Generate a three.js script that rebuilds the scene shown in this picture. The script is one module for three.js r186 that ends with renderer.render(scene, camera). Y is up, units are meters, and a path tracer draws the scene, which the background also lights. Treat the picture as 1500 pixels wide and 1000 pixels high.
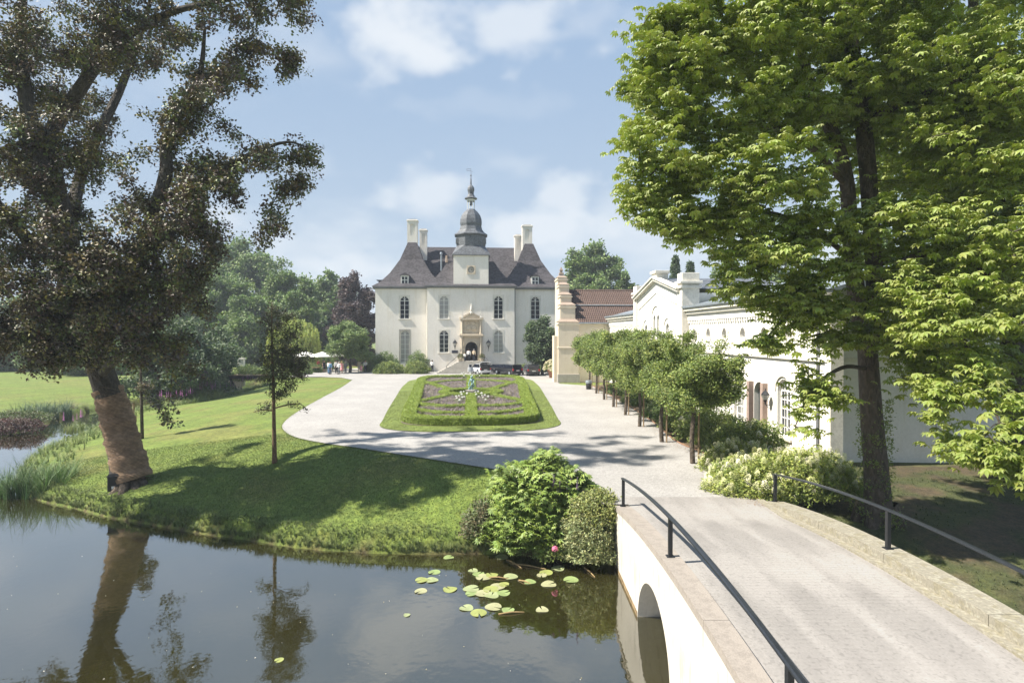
import * as THREE from 'three';
import { mergeGeometries, mergeVertices, toCreasedNormals } from 'three/addons/utils/BufferGeometryUtils.js';
import { RoundedBoxGeometry } from 'three/addons/geometries/RoundedBoxGeometry.js';

// ------------------------------------------------------------------ camera, sky, sun, exposure
const scene = new THREE.Scene();
const camera = new THREE.PerspectiveCamera(60, 1500 / 1000, 0.1, 6000);
const EYE = 5.6, F = 866, YAW = -Math.atan(60 / F), PITCH = -Math.atan(11 / F);
camera.position.set(0, EYE, 0);
camera.rotation.set(PITCH, YAW, 0, 'YXZ');
camera.updateMatrixWorld(true);
const renderer = new THREE.WebGLRenderer({ antialias: true });
renderer.toneMapping = THREE.LinearToneMapping;
renderer.toneMappingExposure = 2.22;
renderer.shadowMap.enabled = true;

const SUN_AZ = 8 * Math.PI / 180, SUN_EL = 51 * Math.PI / 180;       // from the left, a little in front of the facade
const sunDir = new THREE.Vector3(-Math.cos(SUN_AZ) * Math.cos(SUN_EL), Math.sin(SUN_EL), Math.sin(SUN_AZ) * Math.cos(SUN_EL));
const sun = new THREE.DirectionalLight(new THREE.Color(1.0, 0.93, 0.82), 5.0);
sun.position.copy(sunDir).multiplyScalar(150).add(new THREE.Vector3(0, 0, -45));
sun.target.position.set(0, 0, -45); scene.add(sun, sun.target);
sun.castShadow = true; sun.shadow.radius = 1.2;
Object.assign(sun.shadow.camera, { left: -70, right: 70, top: 70, bottom: -70, near: 1, far: 320 });
sun.shadow.mapSize.set(4096, 4096);

// seeded random numbers and noise
function mulberry(a) { return () => { a |= 0; a = a + 0x6D2B79F5 | 0; let t = Math.imul(a ^ a >>> 15, 1 | a); t = t + Math.imul(t ^ t >>> 7, 61 | t) ^ t; return ((t ^ t >>> 14) >>> 0) / 4294967296; }; }
let R = mulberry(7);
const rr = (a, b) => a + (b - a) * R();
const gauss = () => (R() + R() + R() + R() - 2) * 1.0;
function hash3(x, y, z) { let h = Math.imul(x, 374761393) ^ Math.imul(y, 668265263) ^ Math.imul(z, 1274126177); h = Math.imul(h ^ h >>> 13, 1274126177); return ((h ^ h >>> 16) >>> 0) / 4294967296; }
const fade = t => t * t * (3 - 2 * t), mix = (a, b, t) => a + (b - a) * t, clamp = (x, a = 0, b = 1) => Math.min(b, Math.max(a, x));
const smooth = (a, b, x) => fade(clamp((x - a) / (b - a)));
function vnoise(x, y, z = 0, per = 0) {
  const xi = Math.floor(x), yi = Math.floor(y), zi = Math.floor(z), fx = fade(x - xi), fy = fade(y - yi), fz = fade(z - zi);
  const w = n => per ? ((n % per) + per) % per : n, h = (a, b, c) => hash3(w(xi + a), w(yi + b), zi + c);
  const l = (c) => mix(mix(h(0, 0, c), h(1, 0, c), fx), mix(h(0, 1, c), h(1, 1, c), fx), fy);
  return mix(l(0), fz ? l(1) : 0, fz);
}
function fbm(x, y, z = 0, oct = 4, per = 0) { let s = 0, a = 0.5, n = 0; for (let i = 0; i < oct; i++) { s += a * vnoise(x, y, z + i * 17, per); n += a; a *= 0.5; x *= 2; y *= 2; z *= 2; per *= 2; } return s / n; }

// the sky: summer haze with soft cumulus, computed once for the whole dome
{
  const cumuli = [[605, 62, 130, 60, 1.0], [720, 40, 140, 55, 0.8], [622, 285, 70, 40, 0.75], [822, 288, 60, 40, 0.75], [525, 385, 110, 40, 0.85], [790, 335, 130, 44, 0.85], [860, 30, 90, 40, 0.35], [470, 250, 70, 26, 0.25], [700, 150, 160, 30, 0.2]].map(([px, py, a, b, k]) => { const v = new THREE.Vector3(px - 750, 500 - py, -F).applyQuaternion(camera.quaternion).normalize(); return [v.x, v.y, v.z, a / F, b / F, k * 0.8]; });
  const w = 2048, h = 1024, data = new Float32Array(w * h * 4);
  for (let j = 0; j < h; j++) {
    const el = ((j + 0.5) / h - 0.5) * Math.PI, up = Math.sin(el), ce = Math.cos(el);
    for (let i = 0; i < w; i++) {
      const az = ((i + 0.5) / w - 0.5) * 2 * Math.PI;          // three's equirect: u = atan2(z, x)
      const dx = Math.cos(az) * ce, dz = Math.sin(az) * ce, u = Math.max(up, 0);
      const t = Math.pow(u, 0.55);
      let r = mix(0.295, 0.075, t), g = mix(0.345, 0.155, t), b = mix(0.385, 0.29, t);
      const q = 1 / (u + 0.32);
      const n = fbm(dx * q * 2.3 + 11.3, dz * q * 2.3 + 4.7, up * 2.2, 5);
      const veil = fbm(dx * q * 0.9 + 3.1, dz * q * 0.9 + 8.2, 5.5, 3);
      let c = clamp(smooth(0.50, 0.72, n) * (0.45 + 0.6 * veil)) * 0.55 + 0.06;
      const n2 = fbm(dx * 15 + 2, up * 24, dz * 15, 6);
      for (const [cx, cy, cz, sx, sy, k] of cumuli) { const dd = dx * cx + up * cy + dz * cz; if (dd < 0.9) continue; const ex = (dx * -cz + dz * cx) / sx, ey = (up - cy) / sy; c = Math.max(c, k * smooth(1.25, 0.15, Math.hypot(ex, ey > 0 ? ey : ey * 1.25) + 2.1 * (0.5 - n2))); }
      r = mix(r, 0.43, c); g = mix(g, 0.445, c); b = mix(b, 0.46, c);
      const hz = Math.exp(-u * 9) * 0.5; r = mix(r, 0.335, hz); g = mix(g, 0.38, hz); b = mix(b, 0.42, hz);
      const k = (j * w + i) * 4; data[k] = r; data[k + 1] = g; data[k + 2] = b; data[k + 3] = 1;
    }
  }
  const sky = new THREE.DataTexture(data, w, h, THREE.RGBAFormat, THREE.FloatType);
  sky.mapping = THREE.EquirectangularReflectionMapping; sky.magFilter = THREE.LinearFilter; sky.minFilter = THREE.LinearFilter; sky.needsUpdate = true;
  scene.background = sky; scene.environment = sky;
}
scene.fog = new THREE.FogExp2(new THREE.Color(0.80, 0.88, 1.0), 0.0006);

// ------------------------------------------------------------------ helpers
const V = (x, y, z) => new THREE.Vector3(x, y, z);
const camQ = camera.quaternion;
const ray = (px, py) => V(px - 750, 500 - py, -F).applyQuaternion(camQ);
const G = (px, py, y = 0) => { const d = ray(px, py), t = (y - EYE) / d.y; return V(d.x * t, y, d.z * t); };     // pixel on a level
const D = (px, py, depth) => ray(px, py).multiplyScalar(depth / F).add(V(0, EYE, 0));                             // pixel at a depth
const taken = {};
function numbered(n) { taken[n] = (taken[n] ?? -1) + 1; return taken[n] ? n + '_' + String(taken[n]).padStart(3, '0') : n; }
function info(o, label, category, group, kind) { o.userData.label = label; o.userData.category = category; if (group) o.userData.group = group; if (kind) o.userData.kind = kind; return o; }
function thing(name, label, category, pos = [0, 0, 0], turn = 0, group) {
  const o = new THREE.Group(); o.name = numbered(name); o.position.set(...pos); o.rotation.y = turn; scene.add(o);
  return info(o, label, category, group);
}
function part(name, geo, mat, parent) {
  const m = new THREE.Mesh(geo, mat); m.name = name; m.castShadow = m.receiveShadow = true; parent.add(m); return m;
}
function single(name, geo, mat, label, category, group) { const m = part(numbered(name), geo, mat, scene); return info(m, label, category, group); }
function struct(name, geo, mat, label, category) { const m = part(numbered(name), geo, mat, scene); info(m, label, category, null, 'structure'); return m; }
function copyOf(root, pos, turn, label, group) {
  const c = root.clone(); c.name = numbered(root.name.replace(/_\d{3}$/, '')); c.userData = { ...root.userData };
  if (pos) c.position.set(...pos); if (turn !== undefined) c.rotation.y = turn; if (label) c.userData.label = label; if (group) c.userData.group = group; scene.add(c); return c;
}
function fin(g) {
  if (g.index) g = g.toNonIndexed();
  for (const k of Object.keys(g.attributes)) if (!['position', 'normal', 'uv', 'color'].includes(k)) g.deleteAttribute(k);
  if (!g.attributes.normal) g.computeVertexNormals();
  if (!g.attributes.uv) g.setAttribute('uv', new THREE.BufferAttribute(new Float32Array(g.attributes.position.count * 2), 2));
  g.morphAttributes = {}; g.clearGroups(); return g;
}
const merge = list => { list = list.map(fin); return list.length === 1 ? list[0] : mergeGeometries(list); };
function boxUV(g) {                                                   // texture coordinates in metres, by the way each face points
  g = fin(g); const p = g.attributes.position, uv = g.attributes.uv, a = V(), b = V(), c = V(), n = V();
  for (let i = 0; i < p.count; i += 3) {
    a.fromBufferAttribute(p, i); b.fromBufferAttribute(p, i + 1); c.fromBufferAttribute(p, i + 2); n.copy(b).sub(a).cross(c.clone().sub(a));
    const ax = Math.abs(n.x), ay = Math.abs(n.y), az = Math.abs(n.z);
    [a, b, c].forEach((q, k) => ay >= ax && ay >= az ? uv.setXY(i + k, q.x, q.z) : ax >= az ? uv.setXY(i + k, q.z, q.y) : uv.setXY(i + k, q.x, q.y));
  }
  return g;
}
const bb = (x0, x1, y0, y1, z0, z1) => boxUV(new THREE.BoxGeometry(x1 - x0, y1 - y0, z1 - z0).translate((x0 + x1) / 2, (y0 + y1) / 2, (z0 + z1) / 2));
const rb = (x0, x1, y0, y1, z0, z1, r = 0.03) => boxUV(new RoundedBoxGeometry(x1 - x0, y1 - y0, z1 - z0, 2, r).translate((x0 + x1) / 2, (y0 + y1) / 2, (z0 + z1) / 2));
const cyl = (r0, r1, h, x, y, z, n = 12) => new THREE.CylinderGeometry(r1, r0, h, n).translate(x, y + h / 2, z);
const lathe = (pts, n = 16) => new THREE.LatheGeometry(pts.map(([r, y]) => new THREE.Vector2(r, y)), n);
function triGeo(tris, uvf) {                                          // list of [a, b, c] points
  const pos = new Float32Array(tris.length * 9), uv = new Float32Array(tris.length * 6); let k = 0, m = 0;
  for (const t of tris) for (const q of t) { pos[k++] = q[0]; pos[k++] = q[1]; pos[k++] = q[2]; const e = uvf ? uvf(q) : [q[0], q[2]]; uv[m++] = e[0]; uv[m++] = e[1]; }
  const g = new THREE.BufferGeometry(); g.setAttribute('position', new THREE.BufferAttribute(pos, 3)); g.setAttribute('uv', new THREE.BufferAttribute(uv, 2)); g.computeVertexNormals(); return g;
}
const quad = (a, b, c, d) => [[a, b, c], [a, c, d]];
function tubeAlong(pts, radii, seg = 7) {                             // tapered tube through points
  const pos = [], uv = [], idx = [], up = V(0.13, 0.21, 0.97).normalize(), t = V(), u = V(), w = V(); let run = 0;
  pts.forEach((p, i) => {
    t.copy(pts[Math.min(i + 1, pts.length - 1)]).sub(pts[Math.max(i - 1, 0)]).normalize();
    u.crossVectors(t, Math.abs(t.dot(up)) > 0.95 ? V(1, 0, 0) : up).normalize(); w.crossVectors(t, u);
    if (i) run += p.distanceTo(pts[i - 1]);
    for (let k = 0; k <= seg; k++) { const a = k / seg * Math.PI * 2, r = radii[i]; pos.push(p.x + (u.x * Math.cos(a) + w.x * Math.sin(a)) * r, p.y + (u.y * Math.cos(a) + w.y * Math.sin(a)) * r, p.z + (u.z * Math.cos(a) + w.z * Math.sin(a)) * r); uv.push(k / seg * Math.max(1, Math.round(radii[0] * 6)) * 0.5, run); }
    if (i) for (let k = 0; k < seg; k++) { const a = (i - 1) * (seg + 1) + k, b = a + seg + 1; idx.push(a, a + 1, b, b, a + 1, b + 1); }
  });
  const g = new THREE.BufferGeometry(); g.setAttribute('position', new THREE.Float32BufferAttribute(pos, 3)); g.setAttribute('uv', new THREE.Float32BufferAttribute(uv, 2)); g.setIndex(idx); g.computeVertexNormals(); return g;
}
const bar = (a, b, r, seg = 6) => tubeAlong([a, b], [r, r], seg);
function beam(a, b, w, h) {                                           // square bar between two points
  const l = a.distanceTo(b), g = new THREE.BoxGeometry(w, h, l); const m = new THREE.Matrix4().lookAt(a, b, V(0, 1, 0)); g.applyMatrix4(m); g.translate((a.x + b.x) / 2, (a.y + b.y) / 2, (a.z + b.z) / 2); return boxUV(g);
}
function rectShape(x0, x1, y0, y1, S = THREE.Shape) { const s = new S(); s.moveTo(x0, y0); s.lineTo(x1, y0); s.lineTo(x1, y1); s.lineTo(x0, y1); s.closePath(); return s; }
function archShape(cx, y0, w, h, S = THREE.Shape, rise = w / 2) {
  const s = new S(), yt = y0 + h - rise; s.moveTo(cx - w / 2, y0); s.lineTo(cx + w / 2, y0); s.lineTo(cx + w / 2, yt); s.absellipse(cx, yt, w / 2, rise, 0, Math.PI, false); s.lineTo(cx - w / 2, y0); return s;
}
function ovalShape(cx, cy, rx, ry, S = THREE.Shape) { const s = new S(); s.absellipse(cx, cy, rx, ry, 0, Math.PI * 2); return s; }
function slab(shape, holes, z0, z1, bevel = 0, curve = 10) { holes.forEach(h => shape.holes.push(h)); const g = new THREE.ExtrudeGeometry(shape, { depth: z1 - z0 - 2 * bevel, bevelEnabled: bevel > 0, bevelSize: bevel, bevelThickness: bevel, bevelSegments: 1, bevelOffset: -bevel, curveSegments: curve }).translate(0, 0, z0 + bevel); return boxUV(g); }
function distSeg(x, z, a, b) { const dx = b[0] - a[0], dz = b[1] - a[1], t = clamp(((x - a[0]) * dx + (z - a[1]) * dz) / (dx * dx + dz * dz || 1)); return Math.hypot(x - a[0] - dx * t, z - a[1] - dz * t); }
function inside(x, z, poly) { let c = false; for (let i = 0, j = poly.length - 1; i < poly.length; j = i++) { const a = poly[i], b = poly[j]; if ((a[1] > z) !== (b[1] > z) && x < (b[0] - a[0]) * (z - a[1]) / (b[1] - a[1]) + a[0]) c = !c; } return c; }
function sdPoly(x, z, poly) { let d = 1e9; for (let i = 0, j = poly.length - 1; i < poly.length; j = i++) d = Math.min(d, distSeg(x, z, poly[i], poly[j])); return inside(x, z, poly) ? -d : d; }
function roundPoly(pts, n = 6, closed = true) { const c = new THREE.CatmullRomCurve3(pts.map(p => V(p[0], 0, p[1])), closed, 'centripetal'); return c.getPoints(pts.length * n).slice(0, closed ? -1 : undefined).map(p => [p.x, p.z]); }
function flat(poly, y, holes = []) {                                  // level sheet from an x, z outline
  const s = new THREE.Shape(poly.map(p => new THREE.Vector2(p[0], -p[1]))); holes.forEach(h => s.holes.push(new THREE.Path(h.map(p => new THREE.Vector2(p[0], -p[1])))));
  const g = new THREE.ShapeGeometry(s); g.rotateX(-Math.PI / 2); g.translate(0, y, 0); return boxUV(g);
}

// ------------------------------------------------------------------ materials
function canvasTex(size, fn, srgb = true) {
  const d = new Uint8Array(size * size * 4);
  for (let j = 0; j < size; j++) for (let i = 0; i < size; i++) { const c = fn(i / size, j / size, i, j), k = (j * size + i) * 4; for (let q = 0; q < 3; q++) d[k + q] = clamp(c.length ? c[q] : c) * 255; d[k + 3] = 255; }
  const t = new THREE.DataTexture(d, size, size); t.wrapS = t.wrapT = THREE.RepeatWrapping; t.magFilter = THREE.LinearFilter; t.minFilter = THREE.LinearMipmapLinearFilter; t.generateMipmaps = true; if (srgb) t.colorSpace = THREE.SRGBColorSpace; t.needsUpdate = true; return t;
}
const sized = (t, m, n = m) => { const c = t.clone(); c.repeat.set(1 / m, 1 / n); c.needsUpdate = true; return c; };
const mat = (o) => new THREE.MeshStandardMaterial({ roughness: 0.9, ...o });
const lin = (r, g, b) => new THREE.Color().setRGB(r, g, b);
const grey = (f, lo, hi) => (u, v, i, j) => { const x = mix(lo, hi, f(u, v, i, j)); return [x, x, x]; };
const mottle = canvasTex(512, grey((u, v) => 0.55 * fbm(u * 5, v * 5, 1, 5, 5) + 0.45 * fbm(u * 40, v * 40, 3, 3, 40), 0.80, 1.16));
const grain = canvasTex(512, grey((u, v) => 0.5 * fbm(u * 110, v * 110, 2, 2, 110) + 0.5 * fbm(u * 24, v * 24, 5, 3, 24), 0.15, 0.85), false);
const plasterTex = canvasTex(1024, (u, v) => { const s = fbm(u * 4, v * 4, 2, 5, 4), st = smooth(0.56, 0.8, fbm(u * 26, v * 3.0, 9, 4, 26)), g = fbm(u * 90, v * 90, 4, 2, 90); const k = 0.92 + 0.08 * s - 0.025 * st + 0.05 * (g - 0.5); return [k, k * (1 - 0.006 * st), k * (1 - 0.02 * st)]; });
const slateTex = canvasTex(512, (u, v) => { const row = Math.floor(v * 24), off = (row % 2) * 0.5, cx = Math.floor(u * 20 + off), h = hash3(cx % 20, row, 3), f = v * 24 - row; const k = 0.72 + 0.38 * h - (f < 0.12 ? 0.28 : 0) + 0.25 * (fbm(u * 6, v * 6, 3, 4, 6) - 0.5); return [k, k, k]; });
const barkTex = canvasTex(512, grey((u, v) => { const w = fbm(u * 6, v * 3, 2, 3, 3); return 0.65 * fbm(u * 26 + w * 0, v * 5, 7, 4, 1) * 0 + 0.7 * fbm(u * 24, v * 6, 7, 4, 6) + 0.3 * w; }, 0.45, 1.35));
const barkBump = canvasTex(512, grey((u, v) => smooth(0.3, 0.7, fbm(u * 24, v * 6, 7, 4, 6)), 0, 1), false);
const grassTex = canvasTex(1024, (u, v) => { const a = fbm(u * 7, v * 7, 1, 4, 7), b = fbm(u * 130, v * 130, 6, 2, 130), c = fbm(u * 30, v * 30, 8, 3, 30); const k = 0.72 + 0.26 * a + 0.34 * (b - 0.5) + 0.26 * (c - 0.5); return [k * (0.96 + 0.10 * c), k, k * (0.82 + 0.2 * b)]; });
const gravelTex = canvasTex(1024, (u, v) => { const a = fbm(u * 5, v * 5, 1, 4, 5), b = vnoise(u * 210, v * 210, 2, 210), c = vnoise(u * 90, v * 90, 4, 90); const k = 0.86 + 0.13 * a + 0.17 * (b - 0.5) + 0.08 * (c - 0.5); return [k, k * 0.99, k * 0.975]; });
const M = {
  grass: mat({ vertexColors: true, map: sized(grassTex, 5), bumpMap: sized(grain, 1.3), bumpScale: 0.035, roughness: 0.95 }),
  lawnIsle: mat({ color: lin(0.175, 0.235, 0.05), map: sized(grassTex, 4), bumpMap: sized(grain, 1.3), bumpScale: 0.03 }),
  gravel: mat({ color: lin(0.365, 0.36, 0.355), map: sized(gravelTex, 6.5), bumpMap: sized(grain, 1.1), bumpScale: 0.014 }),
  plaster: mat({ color: lin(0.86, 0.815, 0.745), map: sized(plasterTex, 9), bumpMap: sized(grain, 1.5), bumpScale: 0.006 }),
  plasterWing: mat({ color: lin(0.82, 0.80, 0.76), map: sized(plasterTex, 7), bumpMap: sized(grain, 1.5), bumpScale: 0.006 }),
  plasterCream: mat({ color: lin(0.78, 0.70, 0.55), map: sized(plasterTex, 6), bumpMap: sized(grain, 1.5), bumpScale: 0.006 }),
  trim: mat({ color: lin(0.72, 0.69, 0.62), map: sized(mottle, 3) }),
  stone: mat({ color: lin(0.58, 0.50, 0.385), map: sized(mottle, 1.4), bumpMap: sized(grain, 0.9), bumpScale: 0.02 }),
  stoneGrey: mat({ color: lin(0.36, 0.34, 0.30), map: sized(mottle, 1.1), bumpMap: sized(grain, 0.9), bumpScale: 0.015 }),
  slate: mat({ color: lin(0.068, 0.062, 0.07), map: sized(slateTex, 5, 5), roughness: 0.85, bumpMap: sized(slateTex, 5, 5), bumpScale: 0.012 }),
  slateBlue: mat({ color: lin(0.13, 0.14, 0.155), map: sized(slateTex, 3.2), roughness: 0.5, bumpMap: sized(slateTex, 3.2), bumpScale: 0.01 }),
  zinc: mat({ color: lin(0.30, 0.34, 0.38), map: sized(mottle, 2), roughness: 0.45, metalness: 0.4 }),
  gutter: mat({ color: lin(0.16, 0.165, 0.17), map: sized(mottle, 2), roughness: 0.6 }),
  tile: mat({ color: lin(0.105, 0.066, 0.052), map: sized(mottle, 1.7), roughness: 0.8 }),
  tileCap: mat({ color: lin(0.33, 0.255, 0.20), map: sized(mottle, 1), roughness: 0.85 }),
  white: mat({ color: lin(0.78, 0.78, 0.75), roughness: 0.5 }),
  frame: mat({ color: lin(0.66, 0.66, 0.62), roughness: 0.5 }),
  glass: new THREE.MeshPhysicalMaterial({ color: lin(0.012, 0.016, 0.026), roughness: 0.06, ior: 1.5 }),
  glassPale: new THREE.MeshPhysicalMaterial({ color: lin(0.30, 0.30, 0.285), roughness: 0.5, clearcoat: 1, clearcoatRoughness: 0.04 }),
  iron: mat({ color: lin(0.022, 0.024, 0.028), roughness: 0.42, metalness: 0.3, bumpMap: sized(grain, 0.6), bumpScale: 0.003 }),
  ironRail: mat({ color: lin(0.045, 0.052, 0.062), roughness: 0.36, metalness: 0.55, map: sized(mottle, 0.7), bumpMap: sized(grain, 0.5), bumpScale: 0.003 }),
  black: mat({ color: lin(0.012, 0.012, 0.013), roughness: 0.55 }),
  dark: mat({ color: lin(0.02, 0.018, 0.016) }),
  bark: mat({ color: lin(0.115, 0.090, 0.066), map: sized(barkTex, 1, 1), bumpMap: sized(barkBump, 1, 1), bumpScale: 0.05 }),
  barkDark: mat({ color: lin(0.075, 0.064, 0.052), map: sized(barkTex, 1, 1), bumpMap: sized(barkBump, 1, 1), bumpScale: 0.04 }),
  twig: mat({ color: lin(0.06, 0.05, 0.038) }),
  soil: mat({ color: lin(0.17, 0.135, 0.11), map: sized(mottle, 1.2), bumpMap: sized(grain, 0.8), bumpScale: 0.05 }),
  wood: mat({ color: lin(0.26, 0.18, 0.10), map: sized(barkTex, 0.6, 2) }),
  terracotta: mat({ color: lin(0.36, 0.17, 0.10), map: sized(mottle, 0.7) }),
  verdigris: mat({ color: lin(0.27, 0.43, 0.42), map: sized(mottle, 0.5), roughness: 0.6, metalness: 0.2 }),
  cloth: mat({ color: lin(0.80, 0.80, 0.78) }),
};
const leafMat = (o = {}) => new THREE.MeshPhysicalMaterial({ vertexColors: true, roughness: 0.75, transmission: 0.42, thickness: 0, side: THREE.DoubleSide, ...o });
M.leaf = leafMat(); M.leafThick = leafMat({ transmission: 0.12, roughness: 0.5 }); M.blade = leafMat({ transmission: 0.25, roughness: 0.7 });
M.stalk = mat({ color: lin(0.09, 0.13, 0.04) }); M.petal = leafMat({ transmission: 0.2 });

// ------------------------------------------------------------------ terrain, water, drive
const WATER = -2.1, BANK = -1.86;
const xz = v => [v.x, v.z];
const onWater = l => l.map(([x, y]) => xz(G(x, y, WATER)));
const onGround = (l, h = 0) => l.map(([x, y]) => xz(G(x, y, h)));
// the pond's outline, read where water meets land
const pondNear = onWater([[886, 826], [820, 818], [730, 812], [690, 811], [600, 812], [520, 809], [440, 803], [360, 791], [300, 783], [215, 768], [150, 756], [105, 744], [70, 737], [30, 722], [25, 700], [60, 668], [110, 648], [140, 634], [150, 622], [200, 607], [262, 598], [310, 589], [350, 581], [385, 573]]);
const pondFar = onWater([[400, 566.5], [370, 563], [330, 567], [250, 585], [190, 593], [135, 602], [110, 609], [60, 620], [0, 638], [-200, 690]]);
const bridgeOff = -YAW;                                                  // the bridge runs along the viewing direction
const toWorld = (x, d) => V(x, 0, -d).applyAxisAngle(V(0, 1, 0), YAW);   // across and ahead of the eye, on the ground plan
const pd = (x, d) => { const p = toWorld(x, d); return [p.x, p.z]; };
const pond = roundPoly([...pondNear, ...pondFar, pd(-60, 14), pd(-40, 2), pd(-2, 1.5), pd(30, 1.5), pd(34, 8), pd(26, 11.5), pd(17.5, 12.6), pd(13.6, 13.8), pd(11, 15.6), pd(8.6, 18.2), pd(6, 19.2)], 4);
// the gravel drive and forecourt
const bedEdge = [[1124, 741], [1109, 731], [1056, 698], [1040, 669], [992, 647], [962, 622], [930, 600], [902, 583], [868, 565]];
const lawnEdge = [[516, 556.2], [500, 567], [470, 583], [440, 600], [419, 615], [413, 626], [430, 639], [470, 648], [520, 655], [600, 667.5], [700, 683], [760, 693], [830, 712], [884, 738]];
const drive = [...roundPoly(onGround(lawnEdge), 4, false), ...roundPoly(onGround(bedEdge), 4, false), [10.0, -66], [10, -69], [15, -92], [15.5, -100], [-16, -100], [-24, -95], [-24.5, -84], [-22, -78], ...onGround([[420, 552], [470, 551.8], [500, 553]])];
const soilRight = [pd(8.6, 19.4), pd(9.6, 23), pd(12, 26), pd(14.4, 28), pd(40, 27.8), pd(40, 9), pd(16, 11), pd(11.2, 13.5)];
const bedSoil = [...onGround(bedEdge), [16.3, -67], [16.3, -26]];
const edgeLawn = roundPoly(onGround(lawnEdge), 4, false);
function landHeight(x, z) {
  const dp = sdPoly(x, z, pond);
  if (dp < 0) return Math.max(-3.2, BANK - 0.16 - smooth(-0.05, 0.5, -dp) * 1.0);
  const dd = Math.max(0, sdPoly(x, z, drive));
  let h = mix(BANK, -0.045, smooth(-0.25, 1, dp / (dp + dd + 1e-3)) );
  h = mix(BANK - 0.12, h, smooth(0, 0.35, dp));
  h = mix(h, -0.6, smooth(120, 400, Math.hypot(x, z)));
  if (dd > 0.4) h += 0.05 * (fbm(x * 0.5, z * 0.5, 3, 3) - 0.5) * Math.min(1, dp);
  return h;
}
{
  const axis = (a, b, step, far, grow) => { const l = []; for (let x = a; x <= b + 1e-6; x += step) l.push(x); let s = step, x = b; while (x < far) { s *= grow; x += s; l.push(x); } s = step; x = a; while (x > -far) { s *= grow; x -= s; l.unshift(x); } return l; };
  const xs = axis(-34, 30, 0.36, 3200, 1.16), zs = axis(-62, 2, 0.36, 3200, 1.16);
  const pos = [], uv = [], col = [], idx = [], nx = xs.length, nz = zs.length;
  for (const z of zs) for (const x of xs) {
    const y = landHeight(x, z); pos.push(x, y, z); uv.push(x, z);
    // what grows or lies there: mown lawn, meadow, bare soil under the chestnuts, mud under water
    let c = [0.165, 0.235, 0.045];
    const patch = fbm(x * 0.35 + 4, z * 0.35, 8, 4);
    c = c.map((v, i) => mix(v, [0.215, 0.225, 0.065][i], smooth(0.45, 0.72, patch) * 0.75));
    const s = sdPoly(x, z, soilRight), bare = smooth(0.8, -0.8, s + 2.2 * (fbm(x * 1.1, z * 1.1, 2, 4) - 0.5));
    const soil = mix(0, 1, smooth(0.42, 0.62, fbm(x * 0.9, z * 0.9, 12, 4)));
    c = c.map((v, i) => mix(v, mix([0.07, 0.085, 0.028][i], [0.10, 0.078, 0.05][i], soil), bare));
    const planted = smooth(0.5, -0.3, sdPoly(x, z, bedSoil) + 0.8 * (fbm(x * 1.4, z * 1.4, 6, 3) - 0.5));
    c = c.map((v, i) => mix(v, [0.15, 0.105, 0.07][i], planted));
    if (y < WATER + 0.02) c = [0.10, 0.075, 0.04];
    col.push(...c);
  }
  for (let j = 0; j < nz - 1; j++) for (let i = 0; i < nx - 1; i++) { const a = j * nx + i, b = a + nx; idx.push(a, b, a + 1, a + 1, b, b + 1); }
  const g = new THREE.BufferGeometry(); g.setAttribute('position', new THREE.Float32BufferAttribute(pos, 3)); g.setAttribute('uv', new THREE.Float32BufferAttribute(uv, 2)); g.setAttribute('color', new THREE.Float32BufferAttribute(col, 3)); g.setIndex(idx); g.computeVertexNormals();
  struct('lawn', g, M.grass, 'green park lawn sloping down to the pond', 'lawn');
}
{
  const bump = canvasTex(512, grey((u, v) => 0.7 * fbm(u * 6, v * 6, 4, 4, 6) + 0.3 * fbm(u * 30, v * 30, 7, 2, 30), 0, 1), false);
  const murk = canvasTex(512, (u, v) => { const a = fbm(u * 5, v * 5, 3, 5, 5); return [0.80 + 0.35 * a, 0.80 + 0.35 * a, 0.85 + 0.2 * a]; });
  const m = new THREE.MeshPhysicalMaterial({ color: lin(0.024, 0.022, 0.007), map: sized(murk, 11), roughness: 0.03, ior: 2.333, clearcoat: 1, clearcoatRoughness: 0.02, bumpMap: sized(bump, 4.5), bumpScale: 0.006 });
  struct('pond_water', flat(pond.map(p => p), WATER).scale(1, 1, 1), m, 'still brown green pond water mirroring the sky', 'water');
  struct('gravel_drive', flat(drive, 0), M.gravel, 'pale gravel drive and forecourt before the castle', 'drive');
  const e = roundPoly(onGround(bedEdge), 6, false).map(p => V(p[0], 0.02, p[1]));
  single('bed_edging', tubeAlong(e, e.map(() => 0.045), 6), mat({ color: lin(0.22, 0.12, 0.07), map: sized(mottle, 0.5) }), 'rusty brown edging strip between gravel drive and hydrangea bed', 'edging');
}

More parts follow.
